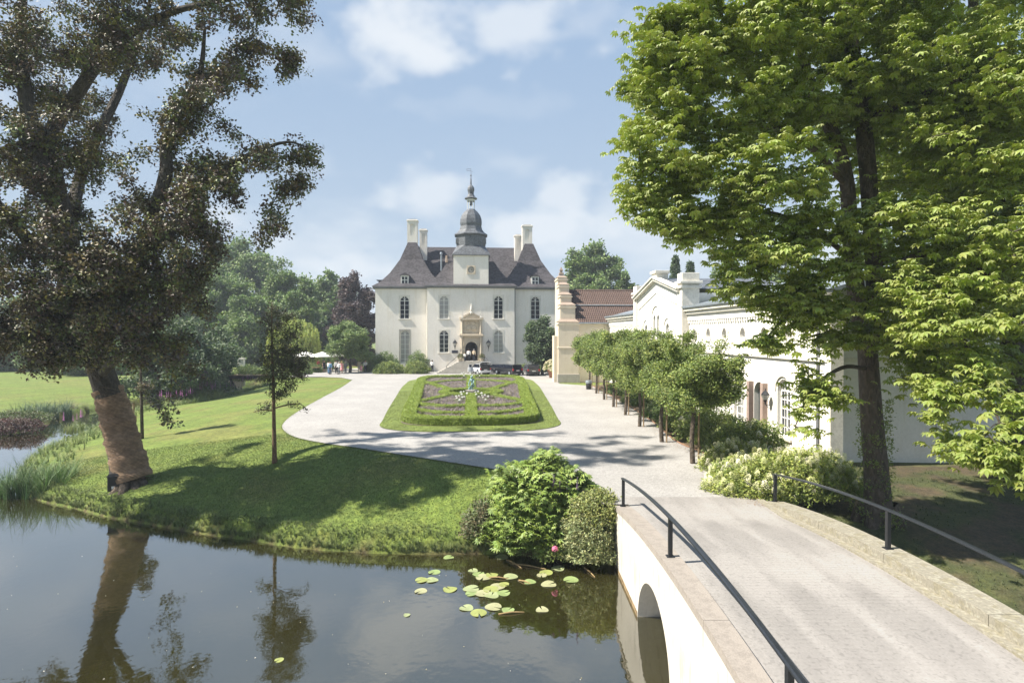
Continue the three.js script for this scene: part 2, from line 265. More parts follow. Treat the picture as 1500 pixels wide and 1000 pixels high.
// ------------------------------------------------------------------ bridge
{
  const b = thing('arched_bridge', 'white rendered bridge with a round arch, black handrails and pale roadway over the pond', 'bridge', [0, 0, 0], YAW);
  // local axes: x across, -z ahead
  const XL = 3.42, XR = 9.0, D0 = 3.2, D1 = 20.4;
  const top = d => 0.55 - 0.0098 * (d - 11.6) * (d - 11.6) + (d > 19 ? 0 : 0);
  const deckY = d => Math.max(top(d) - 0.16, 0.012);
  const road = mat({ color: lin(0.30, 0.292, 0.29), map: sized(gravelTex, 3.1), bumpMap: sized(grain, 0.8), bumpScale: 0.012 });
  const copingM = mat({ color: lin(0.31, 0.275, 0.24), map: sized(mottle, 0.9), bumpMap: sized(grain, 0.5), bumpScale: 0.012 });
  const lichen = canvasTex(512, (u, v) => { const a = 0.6 * smooth(0.56, 0.7, fbm(u * 9, v * 9, 3, 4, 9)), c = smooth(0.60, 0.68, fbm(u * 22, v * 22, 6, 3, 22)), k = 0.85 + 0.22 * fbm(u * 40, v * 40, 2, 3, 40); return [mix(k * 0.93, k * 0.88, a) + c * 0.1, mix(k * 0.91, k * 0.85, a) + c * 0.1, mix(k * 0.85, k * 0.73, a) + c * 0.09]; });
  const lichenM = mat({ color: lin(0.33, 0.32, 0.295), map: sized(lichen, 1.5), bumpMap: sized(grain, 0.5), bumpScale: 0.012 });
  const wallTex = canvasTex(1024, (u, v) => { const s = fbm(u * 5, v * 5, 2, 5, 5), g = fbm(u * 70, v * 70, 4, 2, 70), d = smooth(0.60, 0.78, fbm(u * 30, v * 4, 5, 4, 30)); const k = 0.90 + 0.09 * s + 0.05 * (g - 0.5) - 0.10 * d; return [k, k * 0.99, k * 0.97]; });
  const wallM = mat({ color: lin(0.60, 0.58, 0.54), map: sized(wallTex, 4.5), bumpMap: sized(grain, 0.9), bumpScale: 0.006 });
  const stainTex = canvasTex(512, (u, v) => { const k = 0.8 + 0.5 * (fbm(u * 12, v * 12, 3, 4, 12) - 0.5); return [k, k, k]; });
  const stainM = mat({ color: lin(0.33, 0.235, 0.12), map: sized(stainTex, 1.2) });
  // side walls with two arches
  const side = (x0, x1) => {
    const s = new THREE.Shape(); s.moveTo(D0, -3.4); s.lineTo(D1, -3.4);
    for (let i = 0; i <= 40; i++) { const d = mix(D1, D0, i / 40); s.lineTo(d, top(d) - 0.10); } s.closePath();
    const arches = [[14.35, 3.3], [8.9, 3.3]].map(([c, w]) => archShape(c, -3.3, w, -0.62 + 3.3, THREE.Path));
    const g = new THREE.ExtrudeGeometry(Object.assign(s, { holes: arches }), { depth: x1 - x0, bevelEnabled: false, curveSegments: 20 });
    g.rotateY(Math.PI / 2); g.translate(x0, 0, 0); return boxUV(g);          // shape x -> -z
  };
  const w1 = part('side_wall', side(XL, XL + 0.42), wallM, b);
  const w2 = part('side_wall', side(XR - 0.42, XR), wallM, b);
  const waterBand = (x0, x1, d0, d1) => bb(x0, x1, WATER - 0.05, WATER + 0.13, -d1, -d0);
  for (const [a, z] of [[16.02, D1 - 0.02], [10.57, 12.68], [D0, 7.2]]) part('waterline_stain', waterBand(XL - 0.012, XL + 0.05, a, z), stainM, w1).userData.label = 'brown silt stain along the waterline';
  // vaults
  const vault = c => { const t = [], n = 22, r = 1.66, y0 = -0.62 - 1.65; let prev = null; for (let i = 0; i <= n + 2; i++) { const a = (i - 1) / n * Math.PI, p = i === 0 ? [c + r, -3.3] : i === n + 2 ? [c - r, -3.3] : [c + Math.cos(a) * r, y0 + Math.sin(a) * 1.66]; if (prev) t.push(...quad([XL + 0.4, prev[1], -prev[0]], [XR - 0.4, prev[1], -prev[0]], [XR - 0.4, p[1], -p[0]], [XL + 0.4, p[1], -p[0]])); prev = p; } return triGeo(t, q => [q[0], q[1]]); };
  part('vault', vault(14.35), wallM, b); part('vault', vault(8.9), wallM, b);
  // roadway
  const strip = (x0, x1, yf, d0, d1, n, thick) => { const t = []; for (let i = 0; i < n; i++) { const a = mix(d0, d1, i / n), c = mix(d0, d1, (i + 1) / n); t.push(...quad([x0, yf(a), -a], [x1, yf(a), -a], [x1, yf(c), -c], [x0, yf(c), -c]), ...quad([x0, yf(a) - thick, -a], [x0, yf(a), -a], [x0, yf(c), -c], [x0, yf(c) - thick, -c]), ...quad([x1, yf(a), -a], [x1, yf(a) - thick, -a], [x1, yf(c) - thick, -c], [x1, yf(c), -c]), ...quad([x1, yf(a) - thick, -a], [x0, yf(a) - thick, -a], [x0, yf(c) - thick, -c], [x1, yf(c) - thick, -c])); } t.push(...quad([x0, yf(d1), -d1], [x1, yf(d1), -d1], [x1, yf(d1) - thick, -d1], [x0, yf(d1) - thick, -d1]), ...quad([x0, yf(d0) - thick, -d0], [x1, yf(d0) - thick, -d0], [x1, yf(d0), -d0], [x0, yf(d0), -d0])); return boxUV(triGeo(t)); };
  { // broom-ridged concrete: shallow transverse ripples as geometry
    const t = [], n = 620, m = 14, yy = (x, d) => deckY(d) + 0.0045 * Math.sin(d * 44 + 0.8 * Math.sin(x * 1.7 + d)) * smooth(17.5, 12, d) * (0.35 + 0.65 * vnoise(x * 1.3, d * 2.2)) + 0.012 * (fbm(x * 1.1, d * 1.1, 4, 3) - 0.5);
    for (let i = 0; i < n; i++) for (let k = 0; k < m; k++) { const a = mix(D0, D1 - 0.2, i / n), c = mix(D0, D1 - 0.2, (i + 1) / n), x0 = mix(XL + 0.40, XR - 0.62, k / m), x1 = mix(XL + 0.40, XR - 0.62, (k + 1) / m); t.push(...quad([x0, yy(x0, a), -a], [x1, yy(x1, a), -a], [x1, yy(x1, c), -c], [x0, yy(x0, c), -c])); }
    const roadTex = canvasTex(1024, (u, v) => { const a = fbm(u * 4, v * 4, 1, 5, 4), b2 = vnoise(u * 190, v * 190, 2, 190), wear = smooth(0.35, 0.65, fbm(u * 8, v * 2, 6, 4, 2)), pit = smooth(0.74, 0.82, vnoise(u * 120, v * 120, 9, 120)); const k = 0.84 + 0.12 * a + 0.06 * (b2 - 0.5) + 0.10 * wear - 0.07 * pit; return [k, k * 0.985, k * 0.96]; });
    road.map = sized(roadTex, 5.2);
    part('roadway', triGeo(t, q => [q[0], q[2]]), road, b);
    part('road_base', strip(XL + 0.40, XR - 0.40, d => deckY(d) - 0.06, D0, D1 - 0.25, 24, 0.3), M.stoneGrey, b);
  }
  // copings in stones
  const lengths = [3.2, 5.1, 7.55, 10.4, 13.35, 16.2, 18.6, 20.3];
  for (let i = 0; i < lengths.length - 1; i++) {
    part('coping_stone', strip(XL - 0.03, XL + 0.43, d => top(d) + 0.0, lengths[i] + 0.006, lengths[i + 1] - 0.006, 7, 0.17), copingM, b);
    part('coping_stone', strip(XR - 0.56, XR + 0.04, d => top(d) + 0.10, lengths[i] + 0.008, lengths[i + 1] - 0.008, 7, 0.34), lichenM, b);
  }
  part('kerb_ledge', strip(XR - 0.78, XR - 0.563, d => deckY(d) + 0.055, D0, D1 - 0.6, 30, 0.2), lichenM, b);
  // handrails
  for (const [x, off, posts] of [[XL + 0.20, 0, [19.15, 13.45, 7.65]], [XR - 0.24, 0.10, [19.6, 13.7, 7.9]]]) {
    const end = posts[0] + 0.15, y = d => top(d) + off + 0.88;
    const n = 40, t = [], w = 0.055;
    const ring = d => [[x - w, y(d), -d], [x + w, y(d), -d], [x + w, y(d) + 0.03, -d], [x + w * 0.55, y(d) + 0.05, -d], [x - w * 0.55, y(d) + 0.05, -d], [x - w, y(d) + 0.03, -d]];
    for (let i = 0; i < n; i++) { const a = ring(mix(D0, end, i / n)), c = ring(mix(D0, end, (i + 1) / n)); for (let k = 0; k < 6; k++) { const l = (k + 1) % 6; t.push(...quad(a[k], a[l], c[l], c[k])); } }
    const e = ring(end); t.push([e[0], e[1], e[2]], [e[0], e[2], e[3]], [e[0], e[3], e[4]], [e[0], e[4], e[5]]);
    const rail = part('handrail', triGeo(t, q => [q[0] + q[1], q[2]]), M.ironRail, b);
    for (const d of posts) { part('post', merge([rb(x - 0.045, x + 0.045, top(d) + off - 0.06, y(d) + 0.004, -d - 0.05, -d + 0.05, 0.008), rb(x - 0.09, x + 0.09, top(d) + off - 0.05, top(d) + off + 0.015, -d - 0.09, -d + 0.09, 0.006)]), M.iron, rail); }
  }
}

// ------------------------------------------------------------------ building pieces
function loftRects(levels) {                                             // [y, x0, x1, z0 (front), z1 (back)] from the eaves up, closed on top
  const t = [], uvs = []; let run = 0;
  const add = (a, b, c, d, ua, ub, uc, ud) => { t.push([a, b, c], [a, c, d]); uvs.push(ua, ub, uc, ua, uc, ud); };
  for (let i = 0; i < levels.length - 1; i++) {
    const [y, x0, x1, z0, z1] = levels[i], [Y, X0, X1, Z0, Z1] = levels[i + 1], r2 = run + Math.hypot(Y - y, z0 - Z0, 0.5 * (X0 - x0));
    add([x0, y, z0], [x1, y, z0], [X1, Y, Z0], [X0, Y, Z0], [x0, run], [x1, run], [X1, r2], [X0, r2]);
    add([x1, y, z0], [x1, y, z1], [X1, Y, Z1], [X1, Y, Z0], [z0, run], [z1, run], [Z1, r2], [Z0, r2]);
    add([x1, y, z1], [x0, y, z1], [X0, Y, Z1], [X1, Y, Z1], [x1, run], [x0, run], [X0, r2], [X1, r2]);
    add([x0, y, z1], [x0, y, z0], [X0, Y, Z0], [X0, Y, Z1], [z1, run], [z0, run], [Z0, r2], [Z1, r2]);
    run = r2;
  }
  const [Y, X0, X1, Z0, Z1] = levels[levels.length - 1]; add([X0, Y, Z0], [X1, Y, Z0], [X1, Y, Z1], [X0, Y, Z1], [X0, Z0], [X1, Z0], [X1, Z1], [X0, Z1]);
  const [y, x0, x1, z0, z1] = levels[0]; add([x0, y, z1], [x1, y, z1], [x1, y, z0], [x0, y, z0], [x0, z1], [x1, z1], [x1, z0], [x0, z0]);
  const g = triGeo(t); g.attributes.uv.array.set(uvs.flat()); return g;
}
function loftPoly(profile, n = 8, cx = 0, cz = 0) {                      // n-sided tower roofs, [apothem, y]
  const t = [], uvs = [], k = 1 / Math.cos(Math.PI / n); let run = 0;
  for (let i = 0; i < profile.length - 1; i++) {
    const [a, y] = profile[i], [b, Y] = profile[i + 1], r2 = run + Math.hypot(b - a, Y - y);
    for (let s = 0; s < n; s++) {
      const p = (q, r, h) => { const w = (q + 0.5) / n * Math.PI * 2; return [cx + Math.sin(w) * r * k, h, cz + Math.cos(w) * r * k]; };
      t.push(...quad(p(s - 1, a, y), p(s, a, y), p(s, b, Y), p(s - 1, b, Y)));
      uvs.push([s * 2, run], [s * 2 + a, run], [s * 2 + b, r2], [s * 2, run], [s * 2 + b, r2], [s * 2, r2]);
    }
    run = r2;
  }
  const g = triGeo(t); g.attributes.uv.array.set(uvs.flat()); return g;
}
function archedWindow(parent, cx, y0, w, h, z, o = {}) {                 // leaves set back in the wall: frame, bars, pane, sill
  const rise = o.rise ?? w / 2, f = o.f ?? 0.07, yt = y0 + h - rise;
  const geos = [slab(archShape(cx, y0, w, h, THREE.Shape, rise), [archShape(cx, y0 + f, w - 2 * f, h - 2 * f, THREE.Path, rise - f * 0.6)], z - 0.05, z + 0.05)];
  const bt = o.bar ?? 0.045;
  for (let i = 1; i < (o.cols ?? 2); i++) { const x = cx - w / 2 + w * i / (o.cols ?? 2), main = i * 2 === (o.cols ?? 2); geos.push(bb(x - (main ? bt * 1.2 : bt / 2), x + (main ? bt * 1.2 : bt / 2), y0 + f, yt + (main ? rise - f : rise * 0.6), z - 0.035, z + (main ? 0.058 : 0.03))); }
  for (const q of o.rows ?? [0.25, 0.5, 0.75]) geos.push(bb(cx - w / 2 + f, cx + w / 2 - f, y0 + (yt - y0) * q - bt / 2, y0 + (yt - y0) * q + bt / 2, z - 0.03, z + 0.032));
  geos.push(bb(cx - w / 2 + f, cx + w / 2 - f, yt - bt, yt + bt, z - 0.034, z + 0.054));
  if (o.gothic) for (const s of [-1, 1]) { const pts = []; for (let i = 0; i <= 6; i++) { const a = i / 6 * Math.PI; pts.push(V(cx + s * w / 4 + Math.cos(a) * w * 0.22, yt + Math.sin(a) * rise * 0.62, z + 0.02)); } geos.push(tubeAlong(pts, pts.map(() => 0.025), 4)); }
  const win = part('window', merge(geos), o.frame ?? M.frame, parent);
  part('pane', boxUV(new THREE.ShapeGeometry(archShape(cx, y0 + 0.02, w - 0.04, h - 0.04, THREE.Shape, rise), 12).translate(0, 0, z - 0.02)), o.pale ? M.glassPale : M.glass, win);
  if (o.sill) part('sill', rb(cx - w / 2 - 0.22, cx + w / 2 + 0.22, y0 - 0.14, y0 - 0.002, o.wallZ - 0.1, o.wallZ + 0.13, 0.02), o.sillMat ?? M.trim, win);
  if (o.surround) part('surround', slab(rectShape(cx - w / 2 - 0.16, cx + w / 2 + 0.16, y0 - 0.0, y0 + h + 0.16), [archShape(cx, y0 + 0.004, w, h - 0.004, THREE.Path, rise)], o.wallZ - 0.03, o.wallZ + 0.018), o.surround, win);
  return win;
}
const archHole = (cx, y0, w, h, rise = w / 2) => archShape(cx, y0, w + 0.002, h, THREE.Path, rise);
function lanternOn(parent, x, y, z, s = 1) {                              // wall lantern on a bracket
  const l = part('wall_lantern', merge([bar(V(x, y - 0.35 * s, z - 0.34 * s), V(x, y - 0.3 * s, z), 0.025 * s), bar(V(x, y - 0.62 * s, z - 0.34 * s), V(x, y - 0.3 * s, z - 0.02), 0.02 * s), cyl(0.16 * s, 0.2 * s, 0.06 * s, x, y - 0.02, z, 6), loftPoly([[0.1 * s, y + 0.04 * s], [0.27 * s, y + 0.46 * s], [0.16 * s, y + 0.66 * s], [0.05 * s, y + 0.78 * s], [0.01, y + 0.95 * s]], 6, x, z), cyl(0.05 * s, 0.09 * s, 0.3 * s, x, y - 0.3 * s, z, 6)]), M.iron, parent);
  part('lantern_glass', loftPoly([[0.14 * s, y + 0.06 * s], [0.285 * s, y + 0.44 * s]], 6, x, z), M.glassPale, l);
}

// ------------------------------------------------------------------ the castle
{
  const c = thing('castle', 'white moated castle with slate hipped roofs, clock tower and sandstone portal', 'castle', [0, 0, -89]);
  const E = 12.75, zw = -1.3;
  const W = 1.40, up = [7.9, 3.42], lo = [2.82, 3.32];
  // walls with window openings
  const wins = [[-4.05, ...up, true], [4.12, ...up, false], [-4.05, ...lo, false], [4.12, ...lo, true]];
  part('wall', slab(rectShape(-6.55, 6.55, -0.5, E), [...wins.map(([x, y, h]) => archHole(x, y, W, h)), archHole(0.05, 1.62, 1.85, 2.85)], -0.55, 0), M.plaster, c);
  part('wall', bb(-6.55, -6.05, -0.5, E, -4, -0.552), M.plaster, c); part('wall', bb(6.05, 6.55, -0.5, E, -4, -0.552), M.plaster, c);
  const wl = [[-10.05, ...up, false]], wr = [[9.85, ...up, false]];
  part('wall', slab(rectShape(-14.4, -6.552, -0.5, E - 0.05), [archHole(-10.05, up[0], W, up[1]), archHole(-10.0, 1.3, 1.42, 4.85)], zw - 0.55, zw), M.plaster, c);
  part('wall', slab(rectShape(6.552, 14.4, -0.5, E - 0.05), [archHole(9.85, up[0], W, up[1])], zw - 0.55, zw), M.plaster, c);
  part('wall', bb(-14.4, -13.9, -0.5, E - 0.05, -17, zw - 0.552), M.plaster, c); part('wall', bb(13.9, 14.4, -0.5, E - 0.05, -17, zw - 0.552), M.plaster, c); part('wall', bb(-14.39, 14.39, -0.5, E - 0.06, -17.4, -17.002), M.plaster, c);
  part('hall_panelling', bb(-6, 6, -0.4, E - 0.3, -9.2, -9), M.wood, c);
  for (const [x, y, h, pale] of wins) archedWindow(c, x, y, W, h, -0.22, { pale, gothic: true, sill: true, wallZ: 0, surround: M.trim });
  archedWindow(c, -10.05, up[0], W, up[1], zw - 0.22, { gothic: true, sill: true, wallZ: zw, surround: M.trim });
  archedWindow(c, 9.85, up[0], W, up[1], zw - 0.22, { gothic: true, sill: true, wallZ: zw, surround: M.trim });
  archedWindow(c, -10.0, 1.3, 1.42, 4.85, zw - 0.26, { pale: true, gothic: true, rows: [0.12, 0.3, 0.48, 0.66, 0.84], wallZ: zw, surround: M.stoneGrey });
  // eaves
  const eave = (x0, x1, z0, z1, y) => merge([bb(x0, x1, y - 0.34, y - 0.12, z0 - 0.42, z0), bb(x0 - 0.08, x1 + 0.08, y - 0.121, y + 0.02, z0 - 0.42, z0 + 0.16)]);
  part('eave', merge([eave(-6.8, 6.8, 0.26, 0, E + 0.06), bb(-6.8, -6.55, E - 0.28, E + 0.08, -1.6, -0.03), bb(6.55, 6.9, E - 0.28, E + 0.08, -1.6, -0.03)]), M.gutter, c);
  part('eave', merge([eave(-14.7, -6.56, zw + 0.3, 0, E), bb(-14.8, -14.4, E - 0.34, E + 0.02, -17, zw)]), M.gutter, c);
  part('eave', merge([eave(6.56, 14.7, zw + 0.3, 0, E), bb(14.4, 14.8, E - 0.34, E + 0.02, -17, zw)]), M.gutter, c);
  // roofs
  part('main_roof', loftRects([[E, -11, 11, -4.8, -16.5], [20.05, -10, 10, -10.2, -11]]), M.slate, c);
  for (const s of [-1, 1]) {
    const cx = s * 9.32, lv = [[0, 0], [0.75, 1.1], [2.2, 2.35], [4.5, 3.75], [7.35, 4.85]];
    const roof = part('pavilion_roof', loftRects(lv.map(([dy, i]) => [E + 0.02 + dy, cx - 5.55 + i, cx + 5.55 - i, zw + 0.44 - i * 1.05, -17.5 + i])), M.slate, c);
    // dormer
    const dx = s * 9.95 + (s < 0 ? -0.1 : -0.1), dz = zw - 0.35, y0 = E + 0.3;
    const dm = part('dormer', merge([bb(dx - 0.58, dx + 0.58, y0, y0 + 1.45, dz - 2.2, dz)]), M.frame, roof);
    part('dormer_roof', merge([triGeo([...quad([dx - 0.75, y0 + 1.42, dz + 0.15], [dx, y0 + 1.85, dz + 0.12], [dx, y0 + 1.85, dz - 2.6], [dx - 0.75, y0 + 1.42, dz - 2.6]), ...quad([dx, y0 + 1.85, dz + 0.12], [dx + 0.75, y0 + 1.42, dz + 0.15], [dx + 0.75, y0 + 1.42, dz - 2.6], [dx, y0 + 1.85, dz - 2.6]), [[dx - 0.75, y0 + 1.42, dz + 0.14], [dx + 0.75, y0 + 1.42, dz + 0.14], [dx, y0 + 1.85, dz + 0.12]]])]), M.slate, roof);
    part('dormer_window', merge([[-0.24], [0.24]].flatMap(([x]) => [0.42, 0.98].map(y => bb(dx + x - 0.17, dx + x + 0.17, y0 + y - 0.2, y0 + y + 0.24, dz - 0.05, dz + 0.012)))), M.glass, roof);
    part('side_dormer', merge([bb(s * 13.9 - 0.8, s * 13.9 + 0.8, E + 0.4, E + 1.35, -7.6, -6.4), bb(s * 14.0 - 1.0, s * 14.0 + 1.0, E + 1.352, E + 1.45, -7.75, -6.25)]), M.slate, roof);
    // chimneys with arched niches
    const chim = (x, y0c, y1c, z, w, d2) => {
      const k = part('chimney', merge([slab(rectShape(x - w / 2, x + w / 2, y0c, y1c - 0.3), [archShape(x, y1c - 2.55, w * 0.45, 1.85, THREE.Path)], z - 0.18, z), bb(x - w / 2, x + w / 2, y0c, y1c - 0.3, z - d2, z - 0.182), rb(x - w / 2 - 0.1, x + w / 2 + 0.1, y1c - 0.298, y1c - 0.1, z - d2 - 0.1, z + 0.1, 0.03), bb(x - w / 2 + 0.05, x + w / 2 - 0.05, y1c - 0.1, y1c, z - d2 + 0.05, z - 0.05)]), M.plaster, c);
      part('chimney_cap', merge([bb(x - w / 2 + 0.2, x + w / 2 - 0.2, y1c + 0.002, y1c + 0.08, z - d2 + 0.2, z - 0.2)]), M.gutter, k);
    };
    chim(cx + (s < 0 ? 0 : -0.25), 19.0, s < 0 ? 23.85 : 23.2, -6.2, 1.62, 1.3);
    chim(cx - s * 1.55, 17.6, s < 0 ? 22.7 : 21.95, -8.3, 1.2, 1.0);
  }
  const ci = [[0, 0], [0.45, 0.75], [1.15, 1.45], [2.4, 2.45], [4.0, 3.45]];
  part('front_roof', loftRects(ci.map(([dy, i]) => [E + 0.085 + dy, -6.98 + i, 6.98 - i, 0.42 - i * 0.95, -9])), M.slate, c);
  // tower
  part('tower_wall', bb(-2.62, 2.62, E - 0.2, 17.4, -5.2, 0.06), M.plaster, c);
  const zc = -2.57;
  part('tower_eave', merge([bb(-2.86, 2.86, 17.36, 17.5, zc - 2.86, zc + 2.86)]), M.gutter, c);
  { // square skirt rising to the octagon
    const a = 2.84, y0 = 17.502, y1 = 19.1, ap = 2.1, hs = ap * Math.tan(Math.PI / 8), t = [];
    const sq = [[-a, a], [a, a], [a, -a], [-a, -a]], oc = [[-hs, ap], [hs, ap], [ap, hs], [ap, -hs], [hs, -ap], [-hs, -ap], [-ap, -hs], [-ap, hs]];
    const S = i => [sq[i % 4][0], y0, zc + sq[i % 4][1]], O = i => [oc[i % 8][0], y1, zc + oc[i % 8][1]];
    for (let i = 0; i < 4; i++) { t.push(...quad(S(i), S(i + 1), O(2 * i + 1), O(2 * i)), [S(i + 1), O(2 * i + 2), O(2 * i + 1)]); }
    part('tower_skirt', triGeo(t, q => [q[0] + q[2] * 0.3, q[1]]), M.slateBlue, c);
  }
  const drum = part('tower_drum', loftPoly([[2.22, 17.6], [2.22, 20.66]], 8, 0, zc), M.slateBlue, c);
  for (const [x, y] of [[-2.0, 19.75], [2.0, 19.75]]) part('drum_hatch', bb(x - 0.32, x + 0.32, y - 0.4, y + 0.35, zc - 0.3 + 1.0, zc + 0.3 + 1.0), M.gutter, drum);
  part('dome', loftPoly([[2.2, 20.5], [2.5, 20.66], [2.5, 20.78], [2.05, 21.1], [1.72, 21.55], [1.58, 22.1], [1.66, 22.55], [1.62, 23.1], [1.42, 23.75], [1.05, 24.3], [0.66, 24.66], [0.62, 24.75], [0, 24.76]], 8, 0, zc), M.slateBlue, c);
  part('lantern_columns', merge([...Array(8)].map((_, i) => cyl(0.062, 0.055, 1.6, Math.sin((i + 0.5) / 8 * 6.2832) * 0.58, 24.74, zc + Math.cos((i + 0.5) / 8 * 6.2832) * 0.58, 6)).concat([loftPoly([[0.62, 26.0], [0.62, 26.36]], 8, 0, zc)])), M.frame, c);
  part('bell', lathe([[0.02, 26.0], [0.12, 25.95], [0.16, 25.7], [0.26, 25.4], [0.24, 25.38], [0, 25.45]], 12).translate(0, 0, zc), M.gutter, c);
  part('onion_cap', loftPoly([[0.6, 26.3], [0.92, 26.36], [0.95, 26.44], [0.6, 26.72], [0.42, 27.1], [0.44, 27.4], [0.53, 27.75], [0.5, 28.05], [0.32, 28.35], [0.13, 28.55], [0.09, 29.3], [0.03, 29.9]], 8, 0, zc), M.slateBlue, c);
  part('weather_vane', merge([cyl(0.035, 0.02, 1.5, 0, 29.6, zc, 6), new THREE.SphereGeometry(0.12, 10, 8).translate(0, 30.0, zc), bar(V(-0.65, 31.0, zc), V(0, 31.0, zc), 0.025), bar(V(-0.62, 30.72, zc), V(0, 30.72, zc), 0.025), bar(V(-0.65, 31.0, zc), V(-0.62, 30.72, zc), 0.025), bar(V(0, 30.62, zc), V(0.35, 30.62, zc), 0.02)]), M.gutter, c);
  // clock panel
  const ck = part('clock_panel', slab(rectShape(-0.62, 0.68, 14.55, 15.85), [ovalShape(0.03, 15.2, 0.5, 0.5, THREE.Path)], 0.06, 0.15, 0.02, 20), M.stone, c);
  part('dial', new THREE.CylinderGeometry(0.52, 0.52, 0.05, 28).rotateX(Math.PI / 2).translate(0.03, 15.2, 0.09), M.stoneGrey, ck);
  for (let i = 0; i < 12; i++) part('hour_mark', bb(-0.025, 0.025, 0.34, 0.47, 0.116, 0.13).rotateZ(i / 12 * 6.2832).translate(0.03, 15.2, 0), M.black, ck);
  part('clock_hands', merge([bb(-0.02, 0.02, -0.06, 0.4, 0.135, 0.145).rotateZ(-0.5).translate(0.03, 15.2, 0), bb(-0.028, 0.028, -0.06, 0.27, 0.148, 0.158).rotateZ(-1.6).translate(0.03, 15.2, 0)]), M.black, ck);
  // flues
  part('metal_flue', merge([cyl(0.14, 0.14, 2.6, -4.6, 15.4, -3.6, 10), cyl(0.26, 0.2, 0.3, -4.6, 18.0, -3.6, 10)]), M.zinc, c);
  part('clay_flue', merge([cyl(0.2, 0.16, 1.1, -3.75, 16.6, -2.8, 10)]), M.tileCap, c);
  part('downpipe', merge([bar(V(-6.7, E - 0.3, zw + 0.15), V(-6.7, 0, zw + 0.15), 0.055)]), M.trim, c);
  part('downpipe', merge([bar(V(6.7, E - 0.3, zw + 0.15), V(6.7, 0, zw + 0.15), 0.055)]), M.gutter, c);
  // portal
  const px = 0.05, ps = new THREE.Shape(); ps.moveTo(px - 1.62, 1.6); ps.lineTo(px - 0.92, 1.6); ps.lineTo(px - 0.92, 3.5); ps.absarc(px, 3.5, 0.92, Math.PI, 0, true); ps.lineTo(px + 0.92, 1.6); ps.lineTo(px + 1.62, 1.6); ps.lineTo(px + 1.62, 5.3); ps.lineTo(px - 1.62, 5.3); ps.closePath();
  const P = part('portal', slab(ps, [], 0.002, 0.28), M.stone, c);
  part('door', slab(archShape(px, 1.62, 1.86, 2.84), [archShape(px - 0.0, 1.66, 1.5, 2.6, THREE.Path)], -0.46, -0.36), M.black, c);
  part('voussoirs', merge([...Array(11)].map((_, i) => { const a = (i + 0.5) / 11 * Math.PI, g = rb(-0.12, 0.12, 0.94, 1.27, 0.27, 0.34, 0.012); g.rotateZ(a - Math.PI / 2); g.translate(px, 3.49, 0); return boxUV(g); })), M.stone, P);
  for (const s of [-1, 1]) {
    part('column', merge([lathe([[0.26, 1.6], [0.27, 1.95], [0.2, 2.0], [0.21, 2.1], [0.18, 2.2], [0.155, 4.85], [0.2, 4.92], [0.16, 5.0], [0.24, 5.14], [0.24, 5.28]], 14).translate(px + s * 1.42, 0, 0.5), rb(px + s * 1.42 - 0.3, px + s * 1.42 + 0.3, 1.6, 1.9, 0.2, 0.8, 0.02)]), M.stone, P);
    part('upper_column', merge([lathe([[0.17, 5.62], [0.18, 5.8], [0.14, 5.85], [0.115, 7.45], [0.17, 7.55], [0.18, 7.66]], 12).translate(px + s * 1.38, 0, 0.42)]), M.stone, P);
    part('obelisk', loftPoly([[0.15, 7.95], [0.15, 8.15], [0.09, 8.2], [0.02, 9.35], [0.05, 9.4], [0.01, 9.5]], 4, px + s * 1.38, 0.35), M.trim, P);
  }
  part('entablature', merge([rb(px - 1.8, px + 1.8, 5.3, 5.46, 0.004, 0.78, 0.02), rb(px - 1.72, px + 1.72, 5.462, 5.62, 0.004, 0.66, 0.02)]), M.stone, P);
  { // carved coat of arms panel in relief
    const s = 34, w = 2.4, h = 2.0, tri = [], H = (i, j) => { const u = i / s * 2 - 1, v = j / s * 2 - 1, e = smooth(1, 0.86, Math.max(Math.abs(u), Math.abs(v))); const sh = smooth(0.1, -0.05, Math.hypot(Math.abs(u) - 0.33, (v + 0.1) * 0.8) - 0.27), cr = smooth(0.08, -0.04, Math.hypot(Math.abs(u) - 0.33, v - 0.55) - 0.17); return 0.06 + e * (0.13 * Math.max(sh, cr) + 0.12 * Math.max(0, fbm(u * 5 + 4, v * 5, 3, 3) - 0.42)); };
    for (let i = 0; i < s; i++) for (let j = 0; j < s; j++) { const p = (a, b) => [px - w / 2 + a / s * w, 5.63 + b / s * h, H(a, b)]; tri.push(...quad(p(i, j), p(i + 1, j), p(i + 1, j + 1), p(i, j + 1))); }
    part('relief_panel', triGeo(tri, q => [q[0], q[1]]), M.stone, P);
    part('panel_frame', slab(rectShape(px - 1.55, px + 1.55, 5.62, 7.7), [rectShape(px - 1.18, px + 1.18, 5.66, 7.62, THREE.Path)], 0.004, 0.3, 0.02), M.stone, P);
  }
  part('cornice', rb(px - 1.72, px + 1.72, 7.7, 7.9, 0.004, 0.62, 0.02), M.stone, P);
  { const s = new THREE.Shape(); s.moveTo(px - 1.55, 7.9); s.lineTo(px + 1.55, 7.9); s.lineTo(px + 0.1, 8.72); s.lineTo(px - 0.1, 8.72); s.closePath(); part('pediment', merge([slab(s, [], 0.01, 0.3, 0.02), beam(V(px - 1.8, 7.92, 0.25), V(px, 8.86, 0.25), 0.34, 0.1), beam(V(px + 1.8, 7.92, 0.25), V(px, 8.86, 0.25), 0.34, 0.1)]), M.stone, P); }
  part('finial_figure', loftPoly([[0.2, 8.6], [0.22, 8.85], [0.13, 8.9], [0.2, 9.3], [0.16, 9.7], [0.09, 9.75], [0.11, 9.95], [0.02, 10.1]], 8, px, 0.3), M.trim, P);
  // stairs
  const st = part('landing', rb(px - 1.9, px + 1.9, -0.1, 1.6, 0.002, 2.3, 0.02), M.stoneGrey, c);
